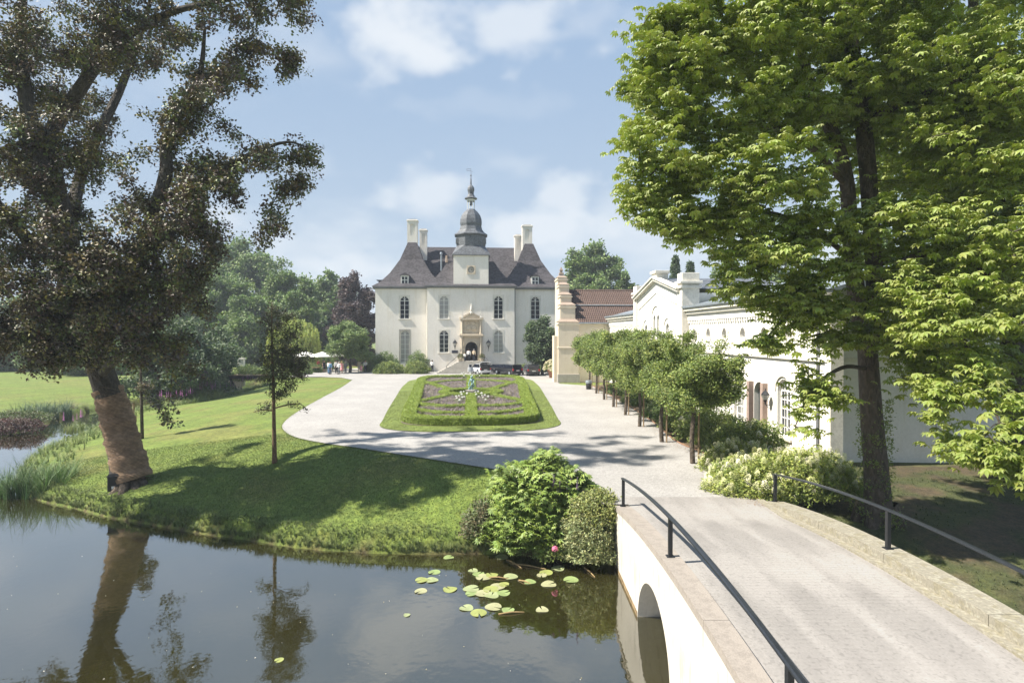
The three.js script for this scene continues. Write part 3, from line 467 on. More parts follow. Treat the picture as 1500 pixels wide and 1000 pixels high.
  for (let i = 0; i < 9; i++) { const y = 1.6 - (i + 1) * 0.16, e = (i + 1) * 0.33; part('step', rb(px - 1.9 - e, px + 1.2 + e * 0.35, y - 0.16, y, 0.01 + i * 0.004, 2.3 + e, 0.015), M.stoneGrey, st); }
  for (const s of [-1, 1]) part('handrail', merge([bar(V(px + s * 1.85, 2.5, 2.1), V(px + s * (s < 0 ? 3.6 : 2.9), 1.0, 3.6), 0.03), bar(V(px + s * 1.85, 1.6, 2.1), V(px + s * 1.85, 2.5, 2.1), 0.03), bar(V(px + s * (s < 0 ? 3.6 : 2.9), 0.2, 3.6), V(px + s * (s < 0 ? 3.6 : 2.9), 1.0, 3.6), 0.03)]), M.iron, st);
  lanternOn(c, -2.4, 3.75, 0.45, 1.15); lanternOn(c, 2.6, 3.75, 0.45, 1.15);
  part('notice_board', rb(-2.9, -1.98, 2.72, 3.15, 0.003, 0.07, 0.01), mat({ color: lin(0.03, 0.035, 0.06), roughness: 0.4 }), c);
}

// ------------------------------------------------------------------ tiled barn with stepped gable across the end of the court
{
  const b = thing('barn', 'cream barn with brown pantile roof and stepped sandstone gable beside the castle', 'barn', [0, 0, -68.6]);
  const x0 = 11.9, x1 = 31, EV = 6.85, RY = 11.0, RZ = -5.1;
  part('wall', merge([bb(x0 - 0.6, x1, -0.6, EV, -0.5, 0), bb(x0 - 0.6, x1, -0.6, EV, -10.6, -10.1), bb(x1 - 0.5, x1, -0.6, EV, -10.1, -0.5)]), M.plasterCream, b);
  part('eave', merge([bb(x0, x1 + 0.2, EV - 0.05, EV + 0.08, -0.3, 0.38)]), M.gutter, b);
  const t = [], cw = 0.235, n = Math.floor((x1 - x0) / cw), rows = 15, sl = Math.hypot(RZ - 0.3, RY - EV);
  const P = (x, s, o) => { const f = s / sl; return [x, mix(EV + 0.06, RY, f) + o * 0.78, mix(0.45, RZ, f) + o * 0.63]; };
  for (let i = 0; i < n; i++) for (let r = 0; r < rows; r++) {
    const xa = x0 + i * cw, s0 = r / rows * sl, s1 = (r + 1.12) / rows * sl, j = 0.012 * (hash3(i, r, 5) - 0.5), pr = [[0, 0.02], [0.22, 0.075], [0.5, 0.085], [0.72, 0.03], [1, 0.012]];
    for (let k = 0; k < 4; k++) t.push(...quad(P(xa + pr[k][0] * cw, s0, pr[k][1] + 0.045 + j), P(xa + pr[k + 1][0] * cw, s0, pr[k + 1][1] + 0.045 + j), P(xa + pr[k + 1][0] * cw, s1, pr[k + 1][1]), P(xa + pr[k][0] * cw, s1, pr[k][1])));
  }
  const tiles = part('roof_tiles', triGeo(t, q => [q[0], q[2]]), M.tile, b); tiles.userData.kind = 'stuff';
  part('roof_slope', triGeo([...quad([x0, EV, 0.4], [x1, EV, 0.4], [x1, RY - 0.03, RZ], [x0, RY - 0.03, RZ]), ...quad([x1, EV, -10.6], [x0, EV, -10.6], [x0, RY - 0.03, RZ], [x1, RY - 0.03, RZ]), [[x1, EV, 0.4], [x1, EV, -10.6], [x1, RY - 0.03, RZ]]]), M.tile, b);
  part('ridge_cap', bar(V(x0, RY + 0.06, RZ), V(x1, RY + 0.06, RZ), 0.15, 8), M.tile, b);
  part('snow_guard', bb(x0 + 0.1, x1, 0, 0.16, -0.05, 0.05).rotateX(-0.68).translate(0, 9.02, -2.15), M.gutter, b);
  part('gutter', bar(V(x0, EV + 0.02, 0.52), V(16.0, EV + 0.02, 0.52), 0.08), M.zinc, b);
  // stepped gable seen on edge, with piers and tile-capped steps
  const steps = [[0.9, -0.6, 7.0, 10.05, 12.45], [0.0, -1.9, 9.0, 10.4, 12.2], [-1.2, -3.2, 10.3, 10.6, 11.95], [-2.6, -4.6, 11.6, 10.65, 11.9], [-4.0, -6.3, 12.6, 10.7, 11.9]];
  const gm = mat({ color: lin(0.66, 0.58, 0.46), map: sized(plasterTex, 3), bumpMap: sized(grain, 1), bumpScale: 0.01 });
  steps.forEach(([za, zb, y, xa, xb], i) => { const s = part('gable_step', merge([rb(xa, xb - i * 0.003, -0.6, y, zb, za - i * 0.004, 0.03), bb(xa - 0.09, xb + 0.09, y - 0.35, y - 0.2, zb - 0.05, za + 0.08)]), gm, b); part('step_cap', loftRects([[y + 0.002, xa - 0.06, xb + 0.06, za + 0.06, zb - 0.06], [y + 0.34, xa + 0.3, xb - 0.3, (za + zb) / 2 + 0.12, (za + zb) / 2 - 0.12]]), M.tileCap, s); });
  part('finial', loftPoly([[0.28, 13.0], [0.28, 13.25], [0.12, 13.3], [0.2, 13.6], [0.03, 14.0]], 4, 11.3, -5.1), M.tileCap, b);
  part('plinth', rb(9.98, 12.55, -0.6, 0.95, -1.2, 1.0, 0.03), M.stoneGrey, b);
  part('buttress', merge([rb(9.6, 10.1, -0.6, 5.4, -0.9, 0.5, 0.04), rb(10.0, 12.5, 3.9, 4.1, -0.7, 0.98, 0.03)]), gm, b);
}

// ------------------------------------------------------------------ the long white orangery wing
{
  const b = thing('orangery_wing', 'long white single storey wing with oval windows and gabled pavilion along the drive', 'building', [16.2, 0, 0], -Math.PI / 2);
  // local x = world z, local z = out of the wall towards the drive
  const A = -68.55, B = -25.9, GA = -55.6, GB = -43.4, H = 7.05, base = -1.6;
  const ovals = [], lows = [];
  for (let x = -41.9; x < -27; x += 2.56) ovals.push(x);
  const ovalsFar = []; for (let x = -66.6; x < -56.2; x += 1.85) ovalsFar.push(x);
  for (const x of [-41.9, -38.06, -34.75, -29.6]) lows.push(x);
  const doorX = -32.2, hole = (x, y, w, h) => archShape(x, y, w, h, THREE.Path);
  part('wall', slab(rectShape(GB, B, base, H), [...ovals.map(x => ovalShape(x, 5.55, 0.33, 0.43, THREE.Path)), ...lows.map(x => hole(x, 0.25, 1.25, 3.0)), hole(doorX, -0.5, 1.25, 3.4)], -0.5, 0), M.plasterWing, b);
  part('wall', slab(rectShape(A, GA, base, H), [...ovalsFar.map(x => ovalShape(x, 5.55, 0.24, 0.42, THREE.Path))], -0.5, 0), M.plasterWing, b);
  for (const x of [...ovals, ...ovalsFar]) { const w = x > GB ? 0.33 : 0.24, f = part('oval_window', slab(ovalShape(x, 5.55, w + 0.11, 0.54), [ovalShape(x, 5.55, w, 0.43, THREE.Path)], 0.001, 0.045), M.trim, b); part('pane', new THREE.ShapeGeometry(ovalShape(x, 5.55, w, 0.43)).translate(0, 0, -0.3), M.glassPale, f); part('glazing_bar', merge([bb(x - 0.018, x + 0.018, 5.13, 5.97, -0.3, -0.26), bb(x - w, x + w, 5.53, 5.57, -0.298, -0.262)]), M.frame, f); }
  for (const x of lows) archedWindow(b, x, 0.25, 1.25, 3.0, -0.25, { rows: [0.2, 0.4, 0.6, 0.8], cols: 4, bar: 0.04, wallZ: 0, sill: true, frame: M.white });
  for (const x of lows) part('hood_mould', tubeAlong([...Array(11)].map((_, i) => V(x + Math.cos(i / 10 * Math.PI) * 0.8, 2.62 + Math.sin(i / 10 * Math.PI) * 0.8, 0.03)), Array(11).fill(0.06), 5), M.trim, b);
  const dr = part('door', slab(archShape(doorX, -0.5, 1.23, 3.38), [rectShape(doorX - 0.5, doorX + 0.5, 0.6, 1.9, THREE.Path)], -0.36, -0.28), mat({ color: lin(0.03, 0.05, 0.055), roughness: 0.4 }), b);
  part('pane', bb(doorX - 0.5, doorX + 0.5, 0.6, 1.9, -0.34, -0.32), M.glass, dr); part('door_handle', bar(V(doorX + 0.5, 0.4, -0.25), V(doorX + 0.38, 0.4, -0.25), 0.02), M.zinc, dr);
  part('door_post', merge([rb(doorX - 0.95, doorX - 0.66, base, 2.9, 0.002, 0.3, 0.02), rb(doorX + 0.66, doorX + 0.95, base, 2.9, 0.002, 0.3, 0.02)]), mat({ color: lin(0.36, 0.27, 0.23), map: sized(mottle, 1) }), b);
  lanternOn(b, doorX + 1.35, 2.0, 0.34, 0.7);
  // lesenes, string course, corbel table, cornice, gutter
  for (const x of [...ovals.map(x => x + 1.28), GB + 0.15]) part('lesene', bb(x - 0.1, x + 0.1, 4.5, 6.35, 0.001, 0.05), M.plasterWing, b);
  part('string_course', merge([rb(GB + 0.06, B + 0.2, 4.3, 4.48, -0.1, 0.13, 0.03)]), M.trim, b); part('string_course', rb(A + 0.1, GA, 4.3, 4.48, -0.1, 0.13, 0.03), M.trim, b);
  const dent = (a, c) => { const l = []; for (let x = a + 0.1; x < c - 0.1; x += 0.32) l.push(bb(x, x + 0.17, 6.38, 6.58, 0.001, 0.11)); return merge(l); };
  part('corbel_table', dent(GB + 0.35, B), M.plasterWing, b); part('corbel_table', dent(A, GA - 0.1), M.plasterWing, b);
  for (const [a, c] of [[GB + 0.3, B + 0.3], [A, GA - 0.3]]) {
    part('frieze', bb(a, c, 6.582, 7.02, -0.05, 0.14), M.plasterWing, b);
    part('cornice', merge([rb(a, c, 7.022, 7.25, -0.2, 0.3, 0.04), rb(a, c, 7.252, 7.5, -0.2, 0.46, 0.05)]), M.trim, b);
    part('gutter', merge([bb(a, c, 7.502, 7.66, 0.2, 0.58), bb(a, c, 7.502, 7.56, -0.3, 0.2)]), M.zinc, b);
    part('roof', triGeo([...quad([a, 7.6, 0.3], [c, 7.6, 0.3], [c, 9.3, -6.2], [a, 9.3, -6.2]), ...quad([a, 9.3, -6.2], [c, 9.3, -6.2], [c, 7.5, -13], [a, 7.5, -13]), [[c, 7.6, 0.3], [c, 7.5, -13], [c, 9.3, -6.2]]], q => [q[0], q[2]]), M.zinc, b);
  }
  // pavilion with low gable, piers and triple window
  const gx = (GA + GB) / 2, Z = 0.42;
  { const s = new THREE.Shape(); s.moveTo(GA, base); s.lineTo(GB, base); s.lineTo(GB, 8.75); s.lineTo(gx, 10.15); s.lineTo(GA, 8.75); s.closePath();
    part('pavilion_wall', slab(s, [hole(gx - 0.5, 4.7, 0.62, 2.5), hole(gx + 0.5, 4.7, 0.62, 2.5), hole(gx - 2.9, 4.5, 0.75, 1.95), hole(gx + 2.9, 4.5, 0.75, 1.95)], -0.6, Z), M.plasterWing, b); }
  for (const s of [-1, 1]) {
    archedWindow(b, gx + s * 0.5, 4.7, 0.62, 2.5, 0.2, { rows: [0.33, 0.66], bar: 0.04, wallZ: Z }); archedWindow(b, gx + s * 2.9, 4.5, 0.75, 1.95, 0.2, { rows: [0.33, 0.66], bar: 0.04, wallZ: Z });
    part('hood_mould', tubeAlong([...Array(11)].map((_, i) => V(gx + s * 2.9 + Math.cos(i / 10 * Math.PI) * 0.78, 6.1 + Math.sin(i / 10 * Math.PI) * 0.78, Z + 0.02)), Array(11).fill(0.06), 5), M.trim, b);
    const xe = s < 0 ? GA : GB;
    part('corner_pier', merge([rb(xe - 0.5, xe + 0.5, base, 9.35, -0.75, Z + 0.16, 0.03), rb(xe - 0.64, xe + 0.64, 9.0, 9.2, -0.9, Z + 0.3, 0.03), rb(xe - 0.68, xe + 0.68, 9.352, 9.55, -0.95, Z + 0.34, 0.03), rb(xe - 0.52, xe + 0.52, 9.552, 10.15, -0.75, Z + 0.16, 0.03)]), M.trim, b);
    part('raking_cornice', merge([beam(V(xe, 8.86, Z + 0.08), V(gx, 10.27, Z + 0.08), 0.5, 0.24), beam(V(xe, 9.02, Z + 0.14), V(gx, 10.43, Z + 0.14), 0.62, 0.12)]), M.trim, b);
    part('chevron_moulding', merge([beam(V(xe - s * 0.9, 7.9, Z + 0.03), V(gx, 9.15, Z + 0.03), 0.06, 0.1), bb(xe - s * 0.95 - 0.05, xe - s * 0.95 + 0.05, 4, 7.9, Z + 0.001, Z + 0.06)]), M.trim, b);
    part('side_roof', triGeo([...quad([xe, 9.0, Z - 0.2], [gx, 10.35, Z - 0.2], [gx, 10.35, -9], [xe, 9.0, -9])], q => [q[0], q[2]]), M.slateBlue, b);
    part('return_wall', s < 0 ? bb(GA, GA + 0.4, base, 8.7, -9, -0.602) : bb(GB - 0.4, GB, base, 8.7, -9, -0.602), M.plasterWing, b);
  }
  part('hood_mould', tubeAlong([...Array(13)].map((_, i) => V(gx + Math.cos(i / 12 * Math.PI) * 1.25, 6.75 + Math.sin(i / 12 * Math.PI) * 1.25, Z + 0.02)), Array(13).fill(0.07), 5), M.trim, b);
  part('apex_block', merge([rb(gx - 0.62, gx + 0.62, 10.05, 10.7, -0.4, Z + 0.22, 0.03), rb(gx - 0.75, gx + 0.75, 10.702, 10.95, -0.5, Z + 0.34, 0.03)]), M.trim, b);
  // near end: corner pier, downpipe and the plain end wall
  part('corner_pier', rb(B - 0.02, B + 0.42, base, 7.02, -0.56, 0.08, 0.03), M.trim, b);
  part('downpipe', bar(V(B - 0.55, -1.2, 0.1), V(B - 0.55, 7.1, 0.1), 0.055), M.gutter, b);
  part('end_wall', merge([bb(B - 1.2, B - 0.7, base, 7.5, -18, -0.5)]), M.plasterWing, b);
  part('end_string_course', rb(B - 0.698, B - 0.58, 4.3, 4.48, -18, -0.56, 0.02), M.trim, b);
  part('end_gable', triGeo([[[B - 0.7, 7.5, -18], [B - 0.7, 7.5, 0], [B - 0.7, 9.2, -6.2]]], q => [q[2], q[1]]), M.plasterWing, b);
}

// ------------------------------------------------------------------ leaves and trees
function leafGeo(list) {                                                // list of {p, dir, nrm, len, w, tint, fold}
  const pos = [], col = [], nor = [], s = V(), a = V();
  for (const { p, dir, nrm, len, w, tint, droop = 0.15, wide = 0.4 } of list) {
    s.crossVectors(dir, nrm).normalize();
    const pt = (u, v, h) => [p.x + dir.x * u * len + s.x * v * w + nrm.x * h * len, p.y + dir.y * u * len + s.y * v * w + nrm.y * h * len, p.z + dir.z * u * len + s.z * v * w + nrm.z * h * len];
    const b = pt(0, 0, 0), l1 = pt(wide, -0.5, 0.04 - droop * wide * 0.3), r1 = pt(wide, 0.5, 0.04 - droop * wide * 0.3), m = pt(wide + 0.04, 0, -0.03 - droop * wide * 0.3), t = pt(1, 0, -droop);
    for (const tri of [[b, l1, m], [b, m, r1], [l1, t, m], [m, t, r1]]) for (const q of tri) { pos.push(...q); col.push(...tint); }
  }
  const g = new THREE.BufferGeometry(); g.setAttribute('position', new THREE.Float32BufferAttribute(pos, 3)); g.setAttribute('color', new THREE.Float32BufferAttribute(col, 3)); g.computeVertexNormals(); return g;
}
const rdir = () => { const z = rr(-1, 1), a = rr(0, 6.2832), q = Math.sqrt(1 - z * z); return V(q * Math.cos(a), z, q * Math.sin(a)); };
const tintOf = (v = 0.25, hue = 0.12) => { const k = 1 + rr(-v, v), h = rr(-hue, hue); return [k * (1 + h), k, k * (1 - h * 0.7)]; };
function sprig(n, rad, len, w, upness = 0.7, flat = 0.6) {               // a little spray of leaves
  const l = [];
  for (let i = 0; i < n; i++) {
    const p = rdir().multiplyScalar(rad * Math.cbrt(R())); p.y *= flat;
    const nrm = rdir().add(V(0, upness * 1.6, 0)).normalize(), dir = rdir(); dir.y -= 0.25; dir.addScaledVector(nrm, -dir.dot(nrm)).normalize();
    const k = rr(0.7, 1.25); l.push({ p, dir, nrm, len: len * k, w: w * k, tint: tintOf() });
  }
  return leafGeo(l);
}
function palmate(scale = 1) {                                            // horse chestnut leaf: seven drooping leaflets on a stalk
  const l = [], n = 7, tint = tintOf(0.15, 0.1);
  for (let i = 0; i < n; i++) {
    const a = (i - 3) * 0.66, c = Math.cos(a * 0.5), len = scale * (0.12 + 0.13 * Math.max(0.15, Math.cos(a * 0.62)));
    const dir = V(Math.sin(a), -0.22 - 0.12 * Math.abs(a) / 2 + rr(-0.06, 0.06), Math.cos(a)).normalize(), nrm = V(-Math.sin(a) * -0.22, 1, 0.22 * Math.cos(a)); nrm.addScaledVector(dir, -nrm.dot(dir)).normalize();
    l.push({ p: V(0, 0, 0), dir, nrm, len, w: len * 0.40, tint: tint.map(t => t * rr(0.94, 1.06)), droop: 0.3, wide: 0.63 });
  }
  return leafGeo(l);
}
function instanced(name, geo, material, mats, cols, parent) {
  const m = new THREE.InstancedMesh(geo, material, mats.length); m.name = name; m.userData.kind = 'stuff';
  mats.forEach((q, i) => { m.setMatrixAt(i, q); if (cols) m.setColorAt(i, cols[i]); }); m.castShadow = m.receiveShadow = true; parent.add(m); return m;
}
const _q = new THREE.Quaternion(), _e = new THREE.Euler(), _m = new THREE.Matrix4();
function place(p, s, tilt = 0.5, yaw = rr(0, 6.2832)) { _e.set(rr(-tilt, tilt), yaw, rr(-tilt, tilt), 'YXZ'); return new THREE.Matrix4().compose(p, _q.setFromEuler(_e).clone(), V(s, s, s)); }
function colourFrom(palette, spread = 0.12) { const c = palette[Math.floor(R() * palette.length)], k = rr(1 - spread, 1 + spread); return lin(c[0] * k, c[1] * k, c[2] * k); }
function inLobe([c, r]) { const d = rdir().multiplyScalar(Math.pow(R(), 0.42)); return V(c.x + d.x * r[0], c.y + d.y * r[1], c.z + d.z * r[2]); }
const SPRIGS = {};
function sprigSet(key, make, n = 3) { return SPRIGS[key] ??= [...Array(n)].map(make); }
// A tree from main limbs (polylines with radii) and crown lobes: tips are spread through the lobes, each joined to the nearest wood
function growTree(root, o) {
  const origin = root.position, loc = p => p.clone().sub(origin);
  const nodes = [], base = loc(o.limbs[0].pts[0]);
  o.limbs.forEach((limb, li) => {
    const pts = limb.pts.map(loc), c = new THREE.CatmullRomCurve3(pts, false, 'centripetal'), n = Math.max(6, pts.length * 4), P = c.getPoints(n);
    const rad = P.map((p, i) => { const t = i / n * (limb.r.length - 1), k = Math.min(Math.floor(t), limb.r.length - 2); return mix(limb.r[k], limb.r[k + 1], t - k); });
    if (o.wobble) P.forEach((p, i) => { if (i) { p.x += (fbm(p.y * 0.7, li * 9, 1, 3) - 0.5) * o.wobble; p.z += (fbm(p.y * 0.7, li * 9, 4, 3) - 0.5) * o.wobble; } });
    if (limb.flare) rad.forEach((r, i) => { rad[i] = r * (1 + limb.flare * Math.exp(-i / n * 14)); });
    const m = part(li === 0 ? 'trunk' : 'limb', tubeAlong(P, rad, limb.seg ?? 12), o.bark ?? M.bark, root);
    P.forEach((p, i) => { if (i / n > (limb.bare ?? (li ? 0.15 : 0.4))) nodes.push(p); });
  });
  // sample tips, nearest to the wood first
  const tot = o.lobes.reduce((s, l) => s + (l[2] ?? 1) * Math.pow(l[1][0] * l[1][1] * l[1][2], 0.75), 0), tips = [];
  for (const l of o.lobes) { const k = Math.max(1, Math.round(o.tips * (l[2] ?? 1) * Math.pow(l[1][0] * l[1][1] * l[1][2], 0.75) / tot)); for (let i = 0; i < k; i++) tips.push(loc(inLobe(l))); }
  const near = p => { let b = null, d = 1e9; for (const q of nodes) { const e = q.distanceToSquared(p); if (e < d) { d = e; b = q; } } return [b, Math.sqrt(d)]; };
  tips.forEach(t => t.d0 = near(t)[1]); tips.sort((a, b) => a.d0 - b.d0);
  const twigs = [], mats = [[], [], []], cols = [[], [], []], dark = [];
  for (const t of tips) {
    const [b, d] = near(t); if (!b) continue;
    const mid = b.clone().lerp(t, 0.5); mid.y += d * rr(0.02, 0.22) * (o.lift ?? 1); mid.x += rr(-0.1, 0.1) * d; mid.z += rr(-0.1, 0.1) * d;
    const n = Math.max(3, Math.min(8, Math.round(d / (o.step ?? 0.6)))), P = [];
    for (let i = 0; i <= n; i++) { const u = i / n, a = (1 - u) * (1 - u), c = 2 * u * (1 - u), e = u * u; const p = V(b.x * a + mid.x * c + t.x * e, b.y * a + mid.y * c + t.y * e, b.z * a + mid.z * c + t.z * e); p.y -= (o.sag ?? 0) * e * d; P.push(p); }
    const r0 = Math.min(o.twig ?? 0.05, 0.012 + d * 0.012); twigs.push(tubeAlong(P, P.map((_, i) => mix(r0, 0.006, i / n)), o.twigSeg ?? 4));
    P.forEach((p, i) => { if (i > 0) nodes.push(p); });
    const k = o.perTip ?? 20;
    for (let i = 0; i < k; i++) {
      const u = Math.pow(R(), 0.6), q = P[Math.min(n, Math.round(u * n))].clone(), sp = o.spread ?? 0.5;
      q.x += gauss() * sp; q.y += gauss() * sp * (o.flatness ?? 0.7) - (o.hang ?? 0) * R(); q.z += gauss() * sp;
      const v = Math.floor(R() * 3); mats[v].push(place(q, rr(0.75, 1.25) * (o.leafScale ?? 1), o.tilt ?? 0.5)); cols[v].push(colourFrom(o.palette, o.tone ?? 0.18));
    }
  }
  if (twigs.length && !o.noTwigs) part('twigs', merge(twigs), o.twigMat ?? M.twig, root).userData.kind = 'stuff';
  const geos = o.leaves; mats.forEach((l, v) => { if (l.length) instanced('crown', geos[v % geos.length], o.leafMat ?? M.leaf, l, cols[v], root); });
  return root;
}
const beechLeaves = () => sprigSet('beech', () => sprig(16, 0.33, 0.125, 0.085, 0.5));
const farLeaves = () => sprigSet('far', () => sprig(14, 0.75, 0.50, 0.34, 0.6, 0.8));
const midLeaves = () => sprigSet('mid', () => sprig(14, 0.34, 0.19, 0.125, 0.6, 0.8));
const smallLeaves = () => sprigSet('small', () => sprig(14, 0.17, 0.085, 0.055, 0.6, 0.8));
const tinyLeaves = () => sprigSet('tiny', () => sprig(12, 0.08, 0.045, 0.03, 0.7, 0.8));

// greens seen in the photograph
const PAL = {
  copperBeech: [[0.115, 0.075, 0.06], [0.13, 0.11, 0.05], [0.10, 0.125, 0.05], [0.21, 0.20, 0.05], [0.075, 0.08, 0.058], [0.18, 0.14, 0.055], [0.14, 0.18, 0.05], [0.09, 0.065, 0.06]],
  chestnut: [[0.34, 0.42, 0.055]],
  lime: [[0.25, 0.325, 0.055], [0.19, 0.265, 0.045], [0.31, 0.36, 0.075], [0.155, 0.22, 0.045]],
  deep: [[0.085, 0.145, 0.045], [0.11, 0.18, 0.05], [0.07, 0.12, 0.042]],
  mid: [[0.175, 0.265, 0.06], [0.14, 0.22, 0.055], [0.215, 0.295, 0.075]],
  willow: [[0.40, 0.46, 0.09], [0.34, 0.41, 0.085], [0.45, 0.49, 0.11]],
  purple: [[0.099, 0.061, 0.065], [0.080, 0.053, 0.057], [0.118, 0.080, 0.068]],
  box: [[0.27, 0.355, 0.035], [0.23, 0.32, 0.032], [0.31, 0.39, 0.045]],
};

// ------------------------------------------------------------------ the leaning copper beech
{
  const at = (x, y, d) => D(x, y, d - 3.4 * clamp((570 - y) / 260));
  const base = G(188, 716, -1.62); const dB = 27.4;
  const t = thing('copper_beech', 'huge leaning copper beech with its trunk wrapped in brown matting on the bank', 'tree', [base.x, base.y, base.z]);
  const L = (pts, r, o = {}) => ({ pts: pts.map(p => p.length === 3 ? at(...p) : p), r, ...o });
  growTree(t, {
    limbs: [
      { pts: [base.clone().add(V(0, -0.3, 0)), at(182, 672, dB), at(168, 610, dB), at(150, 550, dB), at(128, 490, dB), at(108, 420, dB)], r: [0.70, 0.62, 0.58, 0.54, 0.5, 0.45], flare: 0.25, seg: 18, bare: 0.8 },
      L([[128, 490, dB], [100, 400, dB], [85, 300, dB], [58, 240, 27], [42, 170, 27], [30, 60, 27.5], [40, -60, 28]], [0.518, 0.475, 0.432, 0.396, 0.288, 0.180, 0.086]),
      L([[85, 300, dB], [75, 200, 28], [110, 140, 28], [165, 68, 28], [240, 22, 28], [330, 0, 27.5], [400, -10, 27]], [0.360, 0.324, 0.259, 0.202, 0.144, 0.086, 0.036]),
      L([[140, 520, dB], [190, 410, 26.6], [225, 320, 26.4], [243, 250, 26.4], [243, 205, 26.4], [268, 160, 26.4], [292, 110, 26.5], [300, 40, 26.6]], [0.396, 0.331, 0.288, 0.238, 0.209, 0.158, 0.115, 0.050]),
      L([[232, 290, 26.4], [300, 265, 26.2], [355, 232, 26.2], [420, 208, 26.2], [452, 216, 26.2]], [0.158, 0.130, 0.094, 0.050, 0.020]),
      L([[120, 470, dB], [60, 470, 26], [0, 470, 25], [-80, 440, 24.5]], [0.302, 0.259, 0.216, 0.144]),
      L([[105, 410, dB], [40, 350, 27.5], [-40, 260, 28], [-120, 180, 28]], [0.288, 0.245, 0.187, 0.108]),
      L([[150, 545, 27.0], [215, 480, 25.8], [262, 440, 25.4], [300, 400, 25.2]], [0.216, 0.158, 0.101, 0.036]),
      L([[95, 380, dB], [120, 250, 31], [180, 120, 33], [220, 0, 34]], [0.288, 0.245, 0.180, 0.086]),
    ],
    lobes: [
      [at(330, 62, 27), [2.6, 1.9, 2.6]], [at(300, 150, 26.2), [2.3, 1.7, 2.3]], [at(378, 232, 26.2), [1.9, 1.2, 2.0], 1.1], [at(262, 258, 26.6), [2.8, 1.5, 2.6]],
      [at(310, 310, 26), [2.0, 1.2, 2]], [at(190, 345, 26), [3.6, 1.7, 3.4]], [at(240, 430, 25.2), [2.0, 2.0, 2.2], 1.3], [at(180, 450, 24.2), [2.2, 1.6, 1.4], 1.0], [at(205, 510, 24.4), [1.7, 1.0, 1.2], 1.2], [at(140, 400, 24), [2.4, 1.6, 1.4], 1.2], [at(262, 370, 25), [1.7, 1.3, 1.7], 1.2], [at(100, 425, 25.2), [3.6, 2.0, 3.4]], [at(60, 225, 27), [2.8, 2.4, 3.2]], [at(40, 85, 27.5), [3.4, 2.5, 3.4]],
      [at(180, 45, 28), [3.2, 1.9, 3.2]], [at(5, 330, 26), [3.4, 3, 3.4]], [at(110, 505, 24.2), [2.6, 0.9, 1.6], 1.2], [at(60, 500, 25), [2.6, 1.0, 2.2]], [at(20, 470, 24.6), [2.6, 1.6, 3]], [at(200, -110, 28), [7.2, 2.6, 5], 0.4], [at(410, 2, 27), [1.7, 0.7, 1.5]],
      [at(130, 110, 33), [5, 4, 3], 0.25], [at(-130, 150, 28), [4.5, 6, 5], 0.3], [at(250, 500, 25), [0.8, 1.0, 0.8]], [at(405, 300, 26), [0.8, 0.8, 0.8]], [at(440, 216, 26.2), [0.6, 0.35, 0.6], 1.2], [at(375, 345, 26), [0.6, 0.6, 0.6]], [at(275, 540, 25), [0.5, 0.6, 0.6]], [at(240, 606, 25.4), [0.55, 0.45, 0.4], 0.7],
    ],
    tips: 640, perTip: 22, spread: 0.34, flatness: 0.75, hang: 0.35, sag: 0.12, palette: PAL.copperBeech, tone: 0.3, leaves: beechLeaves(), bark: M.barkDark, twig: 0.07, leafMat: leafMat({ transmission: 0.26, roughness: 0.58 }),
  });
  // matting wound round the trunk, with cords
  const wrapTex = canvasTex(512, (u, v) => { const l = Math.abs(((v * 26 + u * 5 + 0.4 * fbm(u * 8, v * 8, 2, 3, 8)) % 1) - 0.5) * 2, k = 0.66 + 0.34 * l + 0.4 * (fbm(u * 16, v * 16, 3, 4, 16) - 0.5); return [k, k * 0.96, k * 0.9]; });
  const wm = mat({ color: lin(0.36, 0.26, 0.19), map: sized(wrapTex, 1.6), bumpMap: sized(wrapTex, 1.6), bumpScale: 0.03 });
  const A = [at(196, 702, dB - 0.05), at(182, 655, dB), at(170, 610, dB), at(157, 570, dB)].map(p => p.sub(base));
  const cw = new THREE.CatmullRomCurve3(A).getPoints(26);
  const wrapR = cw.map((p, i) => mix(0.76, 0.62, i / 26) + 0.06 * Math.sin(i * 1.9) * Math.sin(i * 0.7) + 0.03 * hash3(i, 2, 3));
  const wg = tubeAlong(cw, wrapR, 28); { const p = wg.attributes.position; for (let i = 0; i < p.count; i++) { const k = fbm(p.getX(i) * 2.2, p.getY(i) * 3 + p.getX(i), p.getZ(i) * 2.2, 3) - 0.5; p.setXYZ(i, p.getX(i) + k * 0.15, p.getY(i), p.getZ(i) + k * 0.15); } wg.computeVertexNormals(); }
  const wrap = part('trunk_wrap', wg, wm, t); wrap.userData.label = 'brown matting wrapped round the trunk';
  { const pts = []; const n = 520, off = (i) => { const u = i / n, k = Math.min(25, Math.floor(u * 26)), f = u * 26 - k, c = cw[k].clone().lerp(cw[k + 1], f), r = mix(wrapR[k], wrapR[k + 1], f) + 0.035, a = u * 6.2832 * 22; return c.add(V(Math.cos(a) * r, Math.sin(a) * 0.3, Math.sin(a) * r)); }; for (let i = 0; i <= n; i++) pts.push(off(i)); part('binding_cord', tubeAlong(pts, pts.map(() => 0.006), 4), mat({ color: lin(0.2, 0.14, 0.1) }), wrap); }
  for (const [x, y, d, a] of [[170, 712, 26.6, 0.6], [205, 716, 26.7, -0.2], [222, 700, 27, -0.9], [182, 726, 26.4, 0.2]]) { const p = at(x, y, d).sub(base); part('root', tubeAlong([V(p.x * 0.4, 0.5, p.z * 0.4), V(p.x * 0.85, 0.12, p.z), V(p.x * 1.3 - a * 0.5, -0.25, p.z * 1.3 + 0.5)], [0.28, 0.2, 0.08], 8), M.bark, t); }
}
